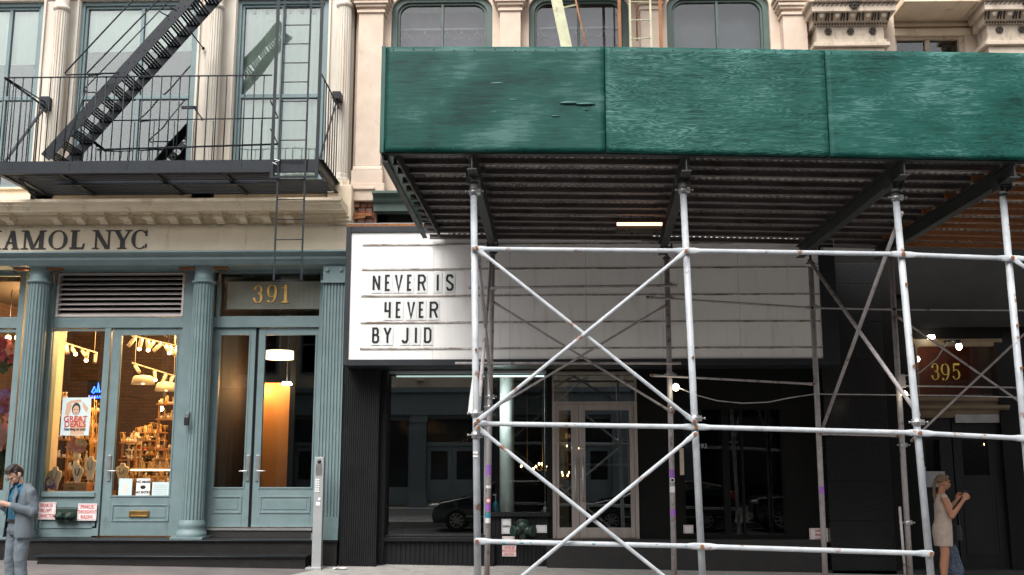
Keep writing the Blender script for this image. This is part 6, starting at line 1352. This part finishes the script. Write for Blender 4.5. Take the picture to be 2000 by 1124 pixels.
# front cross braces
rail(R1[0]+Vector((.03, 0, 0)), R2[1]+Vector((-.02, 0, .06)), .021, W_, 'cross_brace', yo=-.085); rail(R2[0]+Vector((.03, 0, .03)), R1[1]+Vector((-.02, 0, -.02)), .021, W_, 'cross_brace', yo=-.125)
lowz = lambda i: pat(PF[i], .10)
rail(R2[0]+Vector((.03, 0, -.05)), lowz(1)+Vector((0, 0, .0)), .021, W_, 'cross_brace', yo=-.085); rail(lowz(0)+Vector((0.05, 0, 0)), R2[1]+Vector((-.02, 0, -.08)), .021, W_, 'cross_brace', yo=-.125)
rail(R1[3], R2[3]+Vector((2.44, 0, .0)), .021, W_, 'cross_brace', yo=-.085)
for i, py in ((0, 808), (1, 818), (2, 826)): clamp(Fp(i, py), pf[i])
clamp(Fp(0, 850), pf[0]); 
for i in range(3): clamp(pt(PF[i], 375 if i < 2 else 392, FR), pf[i])
for i, py in ((0, 684), (1, 700), (2, 718), (3, 722), (2, 560), (3, 640)):
    q = Fp(i, py); MB().cyl(q, q+Vector((.012, -.058, 0)), .009, n=8).cyl(q+Vector((.01, -.045, 0)), q+Vector((.013, -.06, 0)), .016, n=6).build('lock_pin', 'rust', pf[i])
for u in (.12, .2, .24, .37, .41, .52, .66, .80, .93):      # dabs of blue paint on the lowest rail
    q = R3[0].lerp(R3[1], u)+Vector((0, -.05, 0)); a_ = random.uniform(-.9, .4)
    MB().ball(q+Vector((0, -.026*math.cos(a_), .026*math.sin(a_))), random.uniform(.008, .018), 8, 5, sx=1.7, sy=.3, sz=.6).build('paint_dab', 'teal_sticker', SH)
# wedge of torn paper hanging at post 1
a, b, f = PF[0]; p = Fp(0, 770); MB().add([p+Vector((-.03, -.03, .25)), p+Vector((-.03, -.035, -.22)), p+Vector((-.085, -.02, -.2)), p+Vector((-.07, -.02, -.05))], [(0, 1, 2, 3)]).build('torn_tape', 'white_sticker', pf[0])
O_ = 'old_pipe'
def Bp(i, py): return pt(PB[i], py, BK)
def brail(p0, p1, r=.018, yo=-.05, m=O_): return rail(p0, p1, r, m, 'rear_rail', .12, yo)
BKp = lambda px, py: P(px, py, BK-.05)
MB().cyl(BKp(915, 563), BKp(1322, 558), .022, n=8).build('rear_rail', O_, SH)
brail(BKp(1265, 581), BKp(1586, 602), .018, 0); brail(BKp(1586, 602), BKp(1746, 605), .013, 0); brail(BKp(1746, 605), BKp(2020, 607), .011, 0)
MB().cyl(BKp(889, 710), BKp(1330, 710), .020, n=8).build('rear_rail', O_, SH); brail(BKp(1273, 734), BKp(1588, 751), .016, -.03)
brail(BKp(1602, 848), BKp(1752, 852), .014, 0); brail(BKp(1758, 754), BKp(2020, 758), .012, 0)
# rear cross braces
brail(BKp(965, 592), BKp(1312, 806), .017, -.04); brail(BKp(1300, 598), BKp(952, 806), .017, -.08)
brail(BKp(1752, 620), BKp(2010, 800), .016, -.04); brail(BKp(2010, 640), BKp(1778, 860), .016, -.08)
# transverse braces between front and back posts
def xb(i, fy0, fy1, by0, by1, r=.024):
    f0, f1 = Fp(i, fy0), Fp(i, fy1); b0, b1 = Bp(i, by0), Bp(i, by1)
    MB().cyl(f0+Vector((.05, 0, 0)), b1+Vector((.02, 0, 0)), r, n=10).build('end_brace', O_, SH); MB().cyl(b0+Vector((-.02, 0, 0)), f1+Vector((.03, 0, 0)), r, n=10).build('end_brace', O_, SH)
xb(0, 500, 800, 505, 765); xb(2, 420, 812, 512, 850)
for i, py in ((0, 513), (0, 563), (0, 775), (0, 795), (1, 558), (1, 583), (1, 733), (1, 800), (2, 520), (2, 602), (3, 748), (3, 870), (3, 1020)): clamp(Bp(i, py), pb[i], .04)
# extra short tube clamped beside rear post
q0, q1 = BKp(1757, 990)+Vector((0, .0, 0)), BKp(1768, 1124); q1 = q1+(q1-q0)*.1; MB().cyl(q0, q1, .02, n=8).build('spare_tube', O_, SH)
# stickers
def sticker(line, py0, py1, Y, r, m, parent, lab=None, txt=None):
    z0_, z1_ = P(1000, py1, Y).z, P(1000, py0, Y).z; c = pat(line, (z0_+z1_)/2); mb = MB(); n = 6; vs = []
    for k in range(n+1):
        t = -math.pi*.85+math.pi*.7*k/n
        for zz in (z0_, z1_): q = pat(line, zz); vs.append((q.x+(r+.0015)*math.cos(t), q.y+(r+.0015)*math.sin(t), zz))
    o = mb.add(vs, [(2*k, 2*k+2, 2*k+3, 2*k+1) for k in range(n)], True).build('sticker', m, parent, label=lab); return o
for i, py0, py1, m in ((0, 908, 929, 'purple_sticker'), (0, 984, 998, 'purple_sticker'), (1, 917, 934, 'purple_sticker'), (1, 994, 1008, 'purple_sticker'), (2, 950, 964, 'purple_sticker'), (1, 950, 962, 'white_sticker'), (0, 948, 954, 'white_sticker'), (0, 1002, 1012, 'teal_sticker'), (0, 1012, 1022, 'white_sticker')): sticker(PB[i], py0, py1, BK, .04, m, pb[i])
# round stickers
for i, py, m, rr in ((0, 978, 'red_ink', .04), (1, 938, 'white_sticker', .034), (1, 955, 'white_sticker', .03)):
    q = Bp(i, py); MB().lathe([(.001, 0), (rr, 0)], (q.x, q.y-.043, q.z), 18, 'y').build('round_sticker', m, pb[i]); MB().lathe([(.001, 0), (rr*.66, 0)], (q.x, q.y-.0445, q.z), 14, 'y').build('round_sticker', 'white_sticker' if i == 0 else 'ink', pb[i]) if py != 955 else None
q = Fp(0, 888); MB().box(q.x-.035, q.x+.02, q.y-.046, q.y-.043, q.z-.03, q.z+.03).build('sticker', 'paper', pf[0])
text('WA', .035, q.x-.008, q.z, q.y-.047, 'ink', pf[0])
# light fittings under the deck
a, b = P(1205, 438, 14.2), P(1293, 438, 14.2)
t = thing('tube_light', 'warm glowing tube light hanging under the shed deck by second beam', 'lamp', tuple((a+b)/2)); z = a.z
MB().cyl(a, b, .022, n=10).build('tube', 'tube_warm', t); k = MB().box(a.x, b.x, 14.22, 14.36, z-.10, z+.02)
for u in (.33, .83): x = a.x+(b.x-a.x)*u; k.cyl((x, 14.2, z), (x, 14.2, z-.14), .006, n=5).box(x-.015, x+.015, 14.18, 14.3, z-.15, z-.13).cyl((x, 14.3, z), (x, 14.3, 5.15), .006, n=5)
k.build('housing', 'steel_beam', t)
a, b = P(1603, 487, 15.5), P(1708, 490, 15.5)
t = thing('tube_light', 'unlit white tube fitting above right end of the marquee', 'lamp', tuple((a+b)/2)); MB().beam(a, b, .06, .055).build('housing', 'paper', t, .01); MB().beam(a+Vector((.0, -.035, .0)), a+Vector((.03, -.035, 0)), .02, .05).cyl((a.x+.2, 15.5, a.z), (a.x+.2, 15.5, 5.2), .008, n=5).build('end_cap', 'old_pipe', t)
# festoon cable and bulbs
cab = [(1326, 758), (1360, 772), (1400, 783), (1450, 788), (1500, 786), (1545, 777), (1592, 770), (1680, 771), (1760, 772), (1860, 773), (2010, 777)]
o = MB().tube([P(x, y, 15.12) for x, y in cab], .009, 6).build('festoon_cable', 'old_pipe'); tag(o, 'thin pale cable sagging between the rear scaffold posts with bulbs', 'cable')
def bulb(px, py, Y, r, label, cage=False, e='bulb_white'):
    p = P(px, py, Y); t = thing('light_bulb', label, 'light bulb', tuple(p)); MB().ball(p, r, 16, 12, sz=1.35 if cage else 1.05).build('bulb', e, t)
    if cage: MB().cyl(p+Vector((0, 0, r*.9)), p+Vector((0, 0, r*2.3)), r*.85, r*.95, 12).cyl(p+Vector((-.02, 0, r*2.2)), p+Vector((-.22, 0, r*1.7)), .014, n=8).build('socket', 'ink', t)
    else: MB().cyl(p+Vector((0, .02, r*.5)), p+Vector((-.0, .03, r*2)), r*.5, n=10).build('socket', 'ink', t)
    return t
bulb(1320, 757, 15.1, .048, 'bright round white bulb on second rear scaffold post from left'); bulb(1767, 770, 15.1, .04, 'bright warm bulb beside the third white scaffold post'); bulb(1873, 677, 15.6, .042, 'long glowing bulb in black socket in front of the 395 transom', True)
o = MB().tube([P(1863, 664, 15.6), P(1850, 668, 15.6), P(1830, 700, 15.5), P(1800, 725, 15.4), P(1788, 732, 15.3), P(1760, 735, 15.25)], .010, 6).build('festoon_cable', 'old_pipe'); tag(o, 'short curved cable feeding the bulb in front of the 395 transom', 'cable')
p = P(1762, 742, 15.2); MB().box(p.x-.06, p.x+.05, 15.2, 15.27, p.z-.12, p.z+.08).build('junction_box', 'old_pipe', SH, .006)

# =================== PEOPLE ===================
mat('skin_light', (.60, .36, .27), (.55, .32, .24), scale=30, rough=.55, bump=.04); mat('skin_tan', (.36, .165, .095), (.31, .14, .08), scale=30, rough=.5, bump=.04)
mat('suit_grey', (.125, .155, .18), (.10, .125, .15), scale=160, rough=.85, bump=.3, bscale=300); mat('shirt_blue', (.006, .12, .22), (.005, .09, .17), scale=12, rough=.7, bump=.1)
mat('hair_dark', (.030, .020, .016), (.015, .010, .008), scale=50, stretch=(1, 1, .2), rough=.4, bump=.5, bscale=140); mat('hair_blonde', (.16, .10, .055), (.07, .042, .024), scale=60, stretch=(1, 1, .1), rough=.5, bump=.5, bscale=160)
mat('dress_cream', (.40, .32, .27), (.33, .265, .225), scale=14, rough=.85, bump=.25, bscale=40)
fl = mat('floral', (.012, .02, .045), (.08, .11, .15), scale=26, rough=.8, bump=.1)
class Body:
    """tapered capsules and ellipsoids, fused into one skin by a voxel remesh"""
    def __init__(s, o, ang): s.mb = MB(); s.o = Vector(o); s.c, s.s_ = math.cos(ang), math.sin(ang)
    def w(s, p): return s.o+Vector((p[0]*s.c-p[1]*s.s_, p[0]*s.s_+p[1]*s.c, p[2]))
    def limb(s, pts, rs, fl_=1.0):
        for i in range(len(pts)-1):
            a, b = s.w(pts[i]), s.w(pts[i+1]); s.mb.cyl(a, b, rs[i], rs[i+1], 14)
        for p, r in zip(pts, rs): s.mb.ball(s.w(p), r, 14, 10)
        return s
    def ell(s, p, rx, ry, rz, tilt=0):
        n, m = 20, 14; base = len(s.mb.v); ct, st_ = math.cos(tilt), math.sin(tilt)
        for i in range(m+1):
            ph = math.pi*i/m
            for j in range(n):
                t = 2*math.pi*j/n; x, y, z = rx*math.sin(ph)*math.cos(t), ry*math.sin(ph)*math.sin(t), rz*math.cos(ph)
                y, z = y*ct-z*st_, y*st_+z*ct; s.mb.v.append(tuple(s.w((p[0]+x, p[1]+y, p[2]+z))))
        for i in range(m):
            for j in range(n): s.mb.f.append((base+i*n+j, base+(i+1)*n+j, base+(i+1)*n+(j+1) % n, base+i*n+(j+1) % n)); s.mb.sm.append(True)
        return s
    def loft(s, secs, n=28):     # sections (cx, cy, z, rx, ry)
        base = len(s.mb.v)
        for cx, cy, z, rx, ry in secs:
            for j in range(n): t = 2*math.pi*j/n; s.mb.v.append(tuple(s.w((cx+rx*math.cos(t), cy+ry*math.sin(t), z))))
        for i in range(len(secs)-1):
            for j in range(n): s.mb.f.append((base+i*n+j, base+i*n+(j+1) % n, base+(i+1)*n+(j+1) % n, base+(i+1)*n+j)); s.mb.sm.append(True)
        s.mb.f += [tuple(base+j for j in range(n))[::-1], tuple(base+(len(secs)-1)*n+j for j in range(n))]; s.mb.sm += [False, False]; return s
    def done(s, name, m, par, vox=.008, sm=3, wr=0):
        o = s.mb.build(name, m, par)
        r = o.modifiers.new('fuse', 'REMESH'); r.mode = 'VOXEL'; r.voxel_size = vox; r.use_smooth_shade = True
        if sm: q = o.modifiers.new('smooth', 'SMOOTH'); q.iterations = sm; q.factor = .5
        if wr:
            tx = bpy.data.textures.new('fold', 'CLOUDS'); tx.noise_scale = .09; tx.noise_depth = 1; d = o.modifiers.new('folds', 'DISPLACE'); d.texture = tx; d.strength = wr; d.mid_level = .5; d.texture_coords = 'LOCAL'
        return o
def head(B, h, look, rs=1.0):   # h: head centre (local), look: pitch down in radians. local -Y is the face side
    c, s_ = math.cos(look), math.sin(look)
    f = lambda x, y, z: (h[0]+x*rs, h[1]+(y*c+z*s_*-1)*rs, h[2]+(y*s_+z*c)*rs) if 0 else (h[0]+x*rs, h[1]+(y*c-z*s_)*rs, h[2]+(y*s_+z*c)*rs)
    return f
def face(B, f, rs=1.0):
    B.ell(f(0, .01, .02), .076*rs, .094*rs, .108*rs); B.ell(f(0, -.02, -.05), .058*rs, .066*rs, .062*rs); B.ell(f(0, -.045, -.088), .03*rs, .03*rs, .022*rs)   # skull, jaw, chin
    B.limb([f(0, -.084, .005), f(0, -.098, -.03)], [.008*rs, .011*rs]); B.limb([f(-.010, -.092, -.036), f(.010, -.092, -.036)], [.008*rs, .008*rs])                 # nose
    B.limb([f(-.045, -.078, .025), f(.045, -.078, .025)], [.013*rs, .013*rs]); B.limb([f(-.02, -.09, -.062), f(.02, -.09, -.062)], [.009*rs, .009*rs])      # brow, lips
    for sx in (-1, 1): B.ell(f(.078*sx, .01, -.005), .012*rs, .022*rs, .034*rs); B.ell(f(.04*sx, -.06, -.025), .026*rs, .024*rs, .026*rs)
def hand(B, wrist, palm, fwd, up, side, s=1):
    w_, p_ = Vector(wrist), Vector(palm); F_, U_, S_ = Vector(fwd), Vector(up), Vector(side)
    B.limb([w_, p_], [.026, .03]); B.limb([p_-S_*.026+F_*.02, p_+S_*.026+F_*.02], [.018, .018])
    for k, (o_, L) in enumerate(((-.034, .058), (-.011, .068), (.012, .064), (.034, .050))):
        q = p_+S_*o_+F_*.03; B.limb([q, q+F_*L*.5+U_*.006, q+F_*L*.78+U_*(L*.45), q+F_*L*.72+U_*(L*.75)], [.0095, .0088, .008, .0075])
    q = p_-S_*.03*s; B.limb([q-F_*.01, q-S_*.022*s+F_*.022+U_*.02, q-S_*.014*s+F_*.052+U_*.035], [.012, .0105, .009])

# ---- man: stands three-quarter, looks down at phone; local frame: x right of picture, -y towards camera, then turned
YMn = 13.5; base = Vector((X_(38, 1000, YMn), YMn, -.07)); T = thing('person', 'man in grey suit and bright blue shirt looking down at his phone', 'person', tuple(base))
ang = R(-32)
def nb_(): return Body(base, ang)
Hh = (0, -.10, 1.565)
f = head(None, Hh, R(38))
B = nb_(); face(B, f); B.limb([(0, .0, 1.37), (0, -.045, 1.48)], [.062, .056])
B.loft([(0, .02, .90, .15, .11), (0, .01, 1.05, .15, .105), (0, 0, 1.25, .17, .11), (0, .01, 1.38, .14, .085), (0, 0, 1.43, .06, .06)])
for sx in (-1, 1): B.limb([(.1*sx, .02, .92), (.11*sx, -.0, .5), (.115*sx, .03, .10)], [.085, .055, .04]); B.limb([(.115*sx, .03, .06), (.13*sx, -.10, .045)], [.045, .04])
# arms: upper arms down, forearms forward and in, hands together in front of the belly
for sx in (-1, 1): B.limb([(.195*sx, .01, 1.36), (.235*sx, .04, 1.10), (.075*sx, -.24, 1.20)], [.05, .042, .03])
hand(B, (.085, -.23, 1.20), (.045, -.28, 1.215), (-.75, -.55, .15), (0, -.2, .95), (.5, -.6, .3), 1)
hand(B, (-.085, -.23, 1.20), (-.045, -.28, 1.215), (.7, -.6, .15), (0, -.2, .95), (-.5, -.6, .3), -1)
bo = B.done('body', 'skin_light', T, .0045, 2)
B = nb_()   # hair: skull cap, longer on top, parted
B.ell(f(0, .028, .048), .080, .094, .090); B.ell(f(.0, -.035, .098), .066, .055, .034); B.ell(f(-.02, -.07, .085), .05, .03, .022); B.ell(f(0, .065, -.01), .068, .05, .075)
for sx in (-1, 1): B.limb([f(.074*sx, -.01, .05), f(.077*sx, -.012, .01)], [.016, .008])
for k in range(9): a = -.05+.0125*k; B.limb([f(a, .03, .125), f(a+.01, -.05, .12), f(a+.012, -.085, .088)], [.012, .013, .006])
B.done('hair', 'hair_dark', T, .005, 2)
B = nb_(); B.loft([(0, -.012, .97, .155, .117), (0, -.01, 1.12, .158, .118), (0, -.012, 1.28, .172, .119), (0, .0, 1.39, .13, .09), (0, -.01, 1.43, .075, .07), (0, -.02, 1.455, .068, .066)])
for sx in (-1, 1): B.limb([(.02*sx, -.10, 1.41), (.07*sx, -.075, 1.44)], [.012, .016])
B.done('shirt', 'shirt_blue', T, .007, 2, .012)
B = nb_(); B.loft([(0, -.012, .965, .162, .124), (0, -.012, 1.005, .162, .124)]); B.done('belt', 'ink', T, .007, 1)
B = nb_(); B.loft([(0, .01, .97, .165, .122), (0, .02, .86, .178, .135), (0, .02, .80, .15, .11)])
for sx in (-1, 1): B.limb([(.09*sx, .02, .85), (.105*sx, .0, .62), (.11*sx, -.005, .48), (.115*sx, .03, .25), (.115*sx, .02, .07)], [.098, .088, .078, .072, .075])
B.done('trousers', 'suit_grey', T, .009, 3, .022)
# jacket: two open front panels wrapping the back, sleeves and lapels
B = nb_(); n = 30
mb = MB(); secs = [(.76, .215, .165, 34), (.90, .205, .155, 33), (1.05, .185, .14, 32), (1.2, .195, .14, 34), (1.32, .205, .135, 40), (1.40, .165, .11, 52), (1.455, .085, .085, 60)]
vs = []
for z, rx, ry, op in secs:
    for j in range(n+1):
        t = R(-90+op+(360-2*op)*j/n); vs.append(nb_().w((rx*math.cos(t), .01+ry*math.sin(t)+.004*math.sin(j*2.1+z*9), z)))
fs = [(i*(n+1)+j, i*(n+1)+j+1, (i+1)*(n+1)+j+1, (i+1)*(n+1)+j) for i in range(len(secs)-1) for j in range(n)]
jk = mb.add(vs, fs, True).build('jacket', 'suit_grey', T); so = jk.modifiers.new('thick', 'SOLIDIFY'); so.thickness = .012; so.offset = 1; sb = jk.modifiers.new('sub', 'SUBSURF'); sb.levels = 1; sb.render_levels = 2
B = nb_()
for sx in (-1, 1): B.limb([(.165*sx, .01, 1.375), (.205*sx, .01, 1.34), (.25*sx, .045, 1.12), (.245*sx, .02, 1.095), (.12*sx, -.175, 1.175)], [.06, .068, .062, .06, .047])
B.done('jacket_sleeves', 'suit_grey', jk, .008, 3, .02)
for sx in (-1, 1):
    lp = MB(); W = nb_().w; p = [W((.075*sx, -.115, 1.43)), W((.145*sx, -.125, 1.33)), W((.125*sx, -.135, 1.27)), W((.11*sx, -.137, 1.05)), W((.085*sx, -.14, 1.10)), W((.055*sx, -.14, 1.25))]
    lp.add(p, [tuple(range(6))], False); l_ = lp.build('lapel', 'suit_grey', jk); q = l_.modifiers.new('s', 'SOLIDIFY'); q.thickness = .01
W = nb_().w
MB().add([W(q) for q in ((-.035, -.30, 1.24), (.04, -.30, 1.24), (.04, -.36, 1.29), (-.035, -.36, 1.29))]+[W(q) for q in ((-.035, -.303, 1.232), (.04, -.303, 1.232), (.04, -.363, 1.282), (-.035, -.363, 1.282))], [(0, 1, 2, 3), (7, 6, 5, 4), (0, 4, 5, 1), (1, 5, 6, 2), (2, 6, 7, 3), (3, 7, 4, 0)]).build('phone', 'post_grey').name = 'phone'
o = bpy.data.objects['phone']; tag(o, 'slim grey phone held in the hands of the suited man', 'phone')
k = MB()
for sx in (-1, 1):
    c_ = [W(f(.036*sx+.026*math.cos(a), -.112, .004+.019*math.sin(a))) for a in [2*math.pi*i/14 for i in range(15)]]; k.tube(c_, .0028, 5); k.tube([W(f(.062*sx, -.11, .008)), W(f(.08*sx, -.04, .006)), W(f(.08*sx, .02, .0))], .0028, 5)
k.tube([W(f(-.01, -.114, .006)), W(f(.01, -.114, .006))], .0028, 5); k.build('glasses', 'ink', T)
B = nb_(); B.ell(f(0, -.05, -.10), .05, .045, .035); B.limb([f(.045, -.04, -.09), f(.078, .0, -.03)], [.006, .003]); B.limb([f(-.045, -.04, -.09), f(-.078, .0, -.03)], [.006, .003]); B.done('face_mask', 'ink', T, .005, 1)
k = MB()
for sx in (-1, 1): k.ball(W(f(.034*sx, -.083, .004)), .011, 8, 6)
k.build('eyes', 'ink', T)

# ---- woman: profile, facing right, elbow bent, hands raised with a phone
YWo = 15.6; base = Vector((X_(1841, 1000, YWo), YWo, gz(5.8, YWo))); T = thing('person', 'woman in a sleeveless cream dress facing right with raised hands', 'person', tuple(base)); ang = R(82)
k_ = (P(1840, 929, YWo).z-base.z)/1.68
def nb_(): 
    b = Body(base, ang); w0 = b.w; b.w = lambda p: base+(w0(p)-base)*k_; return b
Hh = (0, -.045, 1.57); f = head(None, Hh, R(4))
B = nb_(); face(B, f, .95); B.limb([(0, .01, 1.36), (0, -.015, 1.48)], [.05, .048])
B.loft([(0, .02, .86, .15, .12), (0, .0, 1.05, .125, .105), (0, -.01, 1.22, .15, .12), (0, .0, 1.34, .14, .085), (0, 0, 1.40, .06, .055)])
for sx, o_ in ((-1, .03), (1, -.02)): B.limb([(.085*sx, .02+o_*.2, .86), (.08*sx, .0+o_, .48), (.08*sx, .03+o_, .30), (.085*sx, .04+o_, .08)], [.078, .06, .058, .036]); B.limb([(.085*sx, .03+o_, .04), (.09*sx, -.12+o_, .03)], [.035, .03])
for sx, dy in ((1, 0), (-1, -.03)): B.limb([(.165*sx, .0, 1.33), (.185*sx, -.06+dy, 1.06), (.14*sx, -.25+dy, 1.29)], [.052, .042, .024])
hand(B, (.14, -.25, 1.29), (.125, -.275, 1.335), (-.1, -.35, .9), (-.6, -.5, -.1), (.2, -.85, -.45), 1)
hand(B, (-.14, -.28, 1.29), (-.10, -.315, 1.335), (.2, -.4, .85), (.5, -.6, -.1), (-.2, -.85, -.45), -1)
B.done('body', 'skin_tan', T, .0048, 2)
B = nb_(); B.loft([(0, .02, .595, .165, .135), (0, .022, .68, .172, .142), (0, .026, .80, .178, .150), (0, .02, .90, .172, .143), (0, .005, 1.0, .148, .122), (0, -.004, 1.10, .142, .124), (0, -.012, 1.20, .158, .138), (0, -.004, 1.30, .160, .112), (0, .0, 1.365, .125, .075), (0, .01, 1.385, .085, .06)])
for sx in (-1, 1): B.limb([(.12*sx, .0, 1.355), (.165*sx, .0, 1.345)], [.042, .05])
B.done('dress', 'dress_cream', T, .007, 2, .010)
B = nb_(); B.ell(f(0, .03, .045), .078, .092, .085); B.ell(f(0, -.02, .085), .066, .065, .032); B.ell(f(0, .115, .03), .03, .03, .03)
for sx in (-1, 1): B.limb([f(.07*sx, -.035, .05), f(.072*sx, .03, .03), f(.04*sx, .09, .02)], [.018, .02, .02])
B.limb([f(0, .115, .03), f(0, .145, -.06), f(0, .14, -.20), f(0.0, .115, -.34), f(0.02, .10, -.44)], [.020, .026, .027, .019, .008]); B.done('hair', 'hair_blonde', T, .006, 2)
W = nb_().w
k = MB().tube([W((.03, .07, 1.40)), W((.075, .0, 1.43)), W((.07, -.07, 1.36)), W((.05, -.13, 1.22)), W((.04, -.16, 1.08))], .007, 6).build('neck_strap', 'ink', T)
k = MB()
for sx in (-1, 1): k.ball(W(f(.034*sx, -.078, .004)), .009, 8, 6)
k.build('eyes', 'ink', T)
o = MB().beam(W((0.0, -.34, 1.31)), W((0.0, -.37, 1.45)), .075, .012).build('phone', 'ink', None, .003); tag(o, 'black phone held up in the hands of the woman', 'phone')
p = P(1860, 1100, YWo+.25); z_b = gz(p.x, YWo)
B = Body((p.x, YWo+.25, 0), 0); B.loft([(0, 0, z_b, .15, .08), (0, 0, z_b+.2, .16, .09), (0, 0, z_b+.42, .11, .06), (0.02, 0, z_b+.56, .05, .03)]); 
o = B.done('shopping_bag', 'floral', None, .012, 2, .02); tag(o, 'blue and white floral fabric bag standing behind the legs of the woman', 'bag')
p = P(1872, 1040, YWo+.3); B = Body((p.x, YWo+.3, 0), 0); B.loft([(0, 0, p.z-.12, .05, .03), (0, 0, p.z, .06, .035), (0, 0, p.z+.10, .04, .03)]); B.limb([(-.03, 0, p.z+.08), (0, 0, p.z+.42), (.03, 0, p.z+.08)], [.008, .008, .008]); B.limb([(0, 0, p.z+.42), (-.0, 1.05, p.z+.44)], [.008, .008]); o = B.done('handbag', 'ink', None, .008, 1); tag(o, 'small glossy black handbag hanging by entrance door beyond the woman', 'handbag')
cnt = {}
for o in sc.objects:
    if o.parent is None and o.get('category'): cnt.setdefault(o['category'], []).append(o)
GR = {'car': 'cars parked across the street', 'building': None, 'person': None}
for c_, L_ in cnt.items():
    if len(L_) > 1 and GR.get(c_, 1): 
        for o in L_: o['group'] = GR.get(c_) or c_+'s of the street front'
print('objects', len(bpy.data.objects))
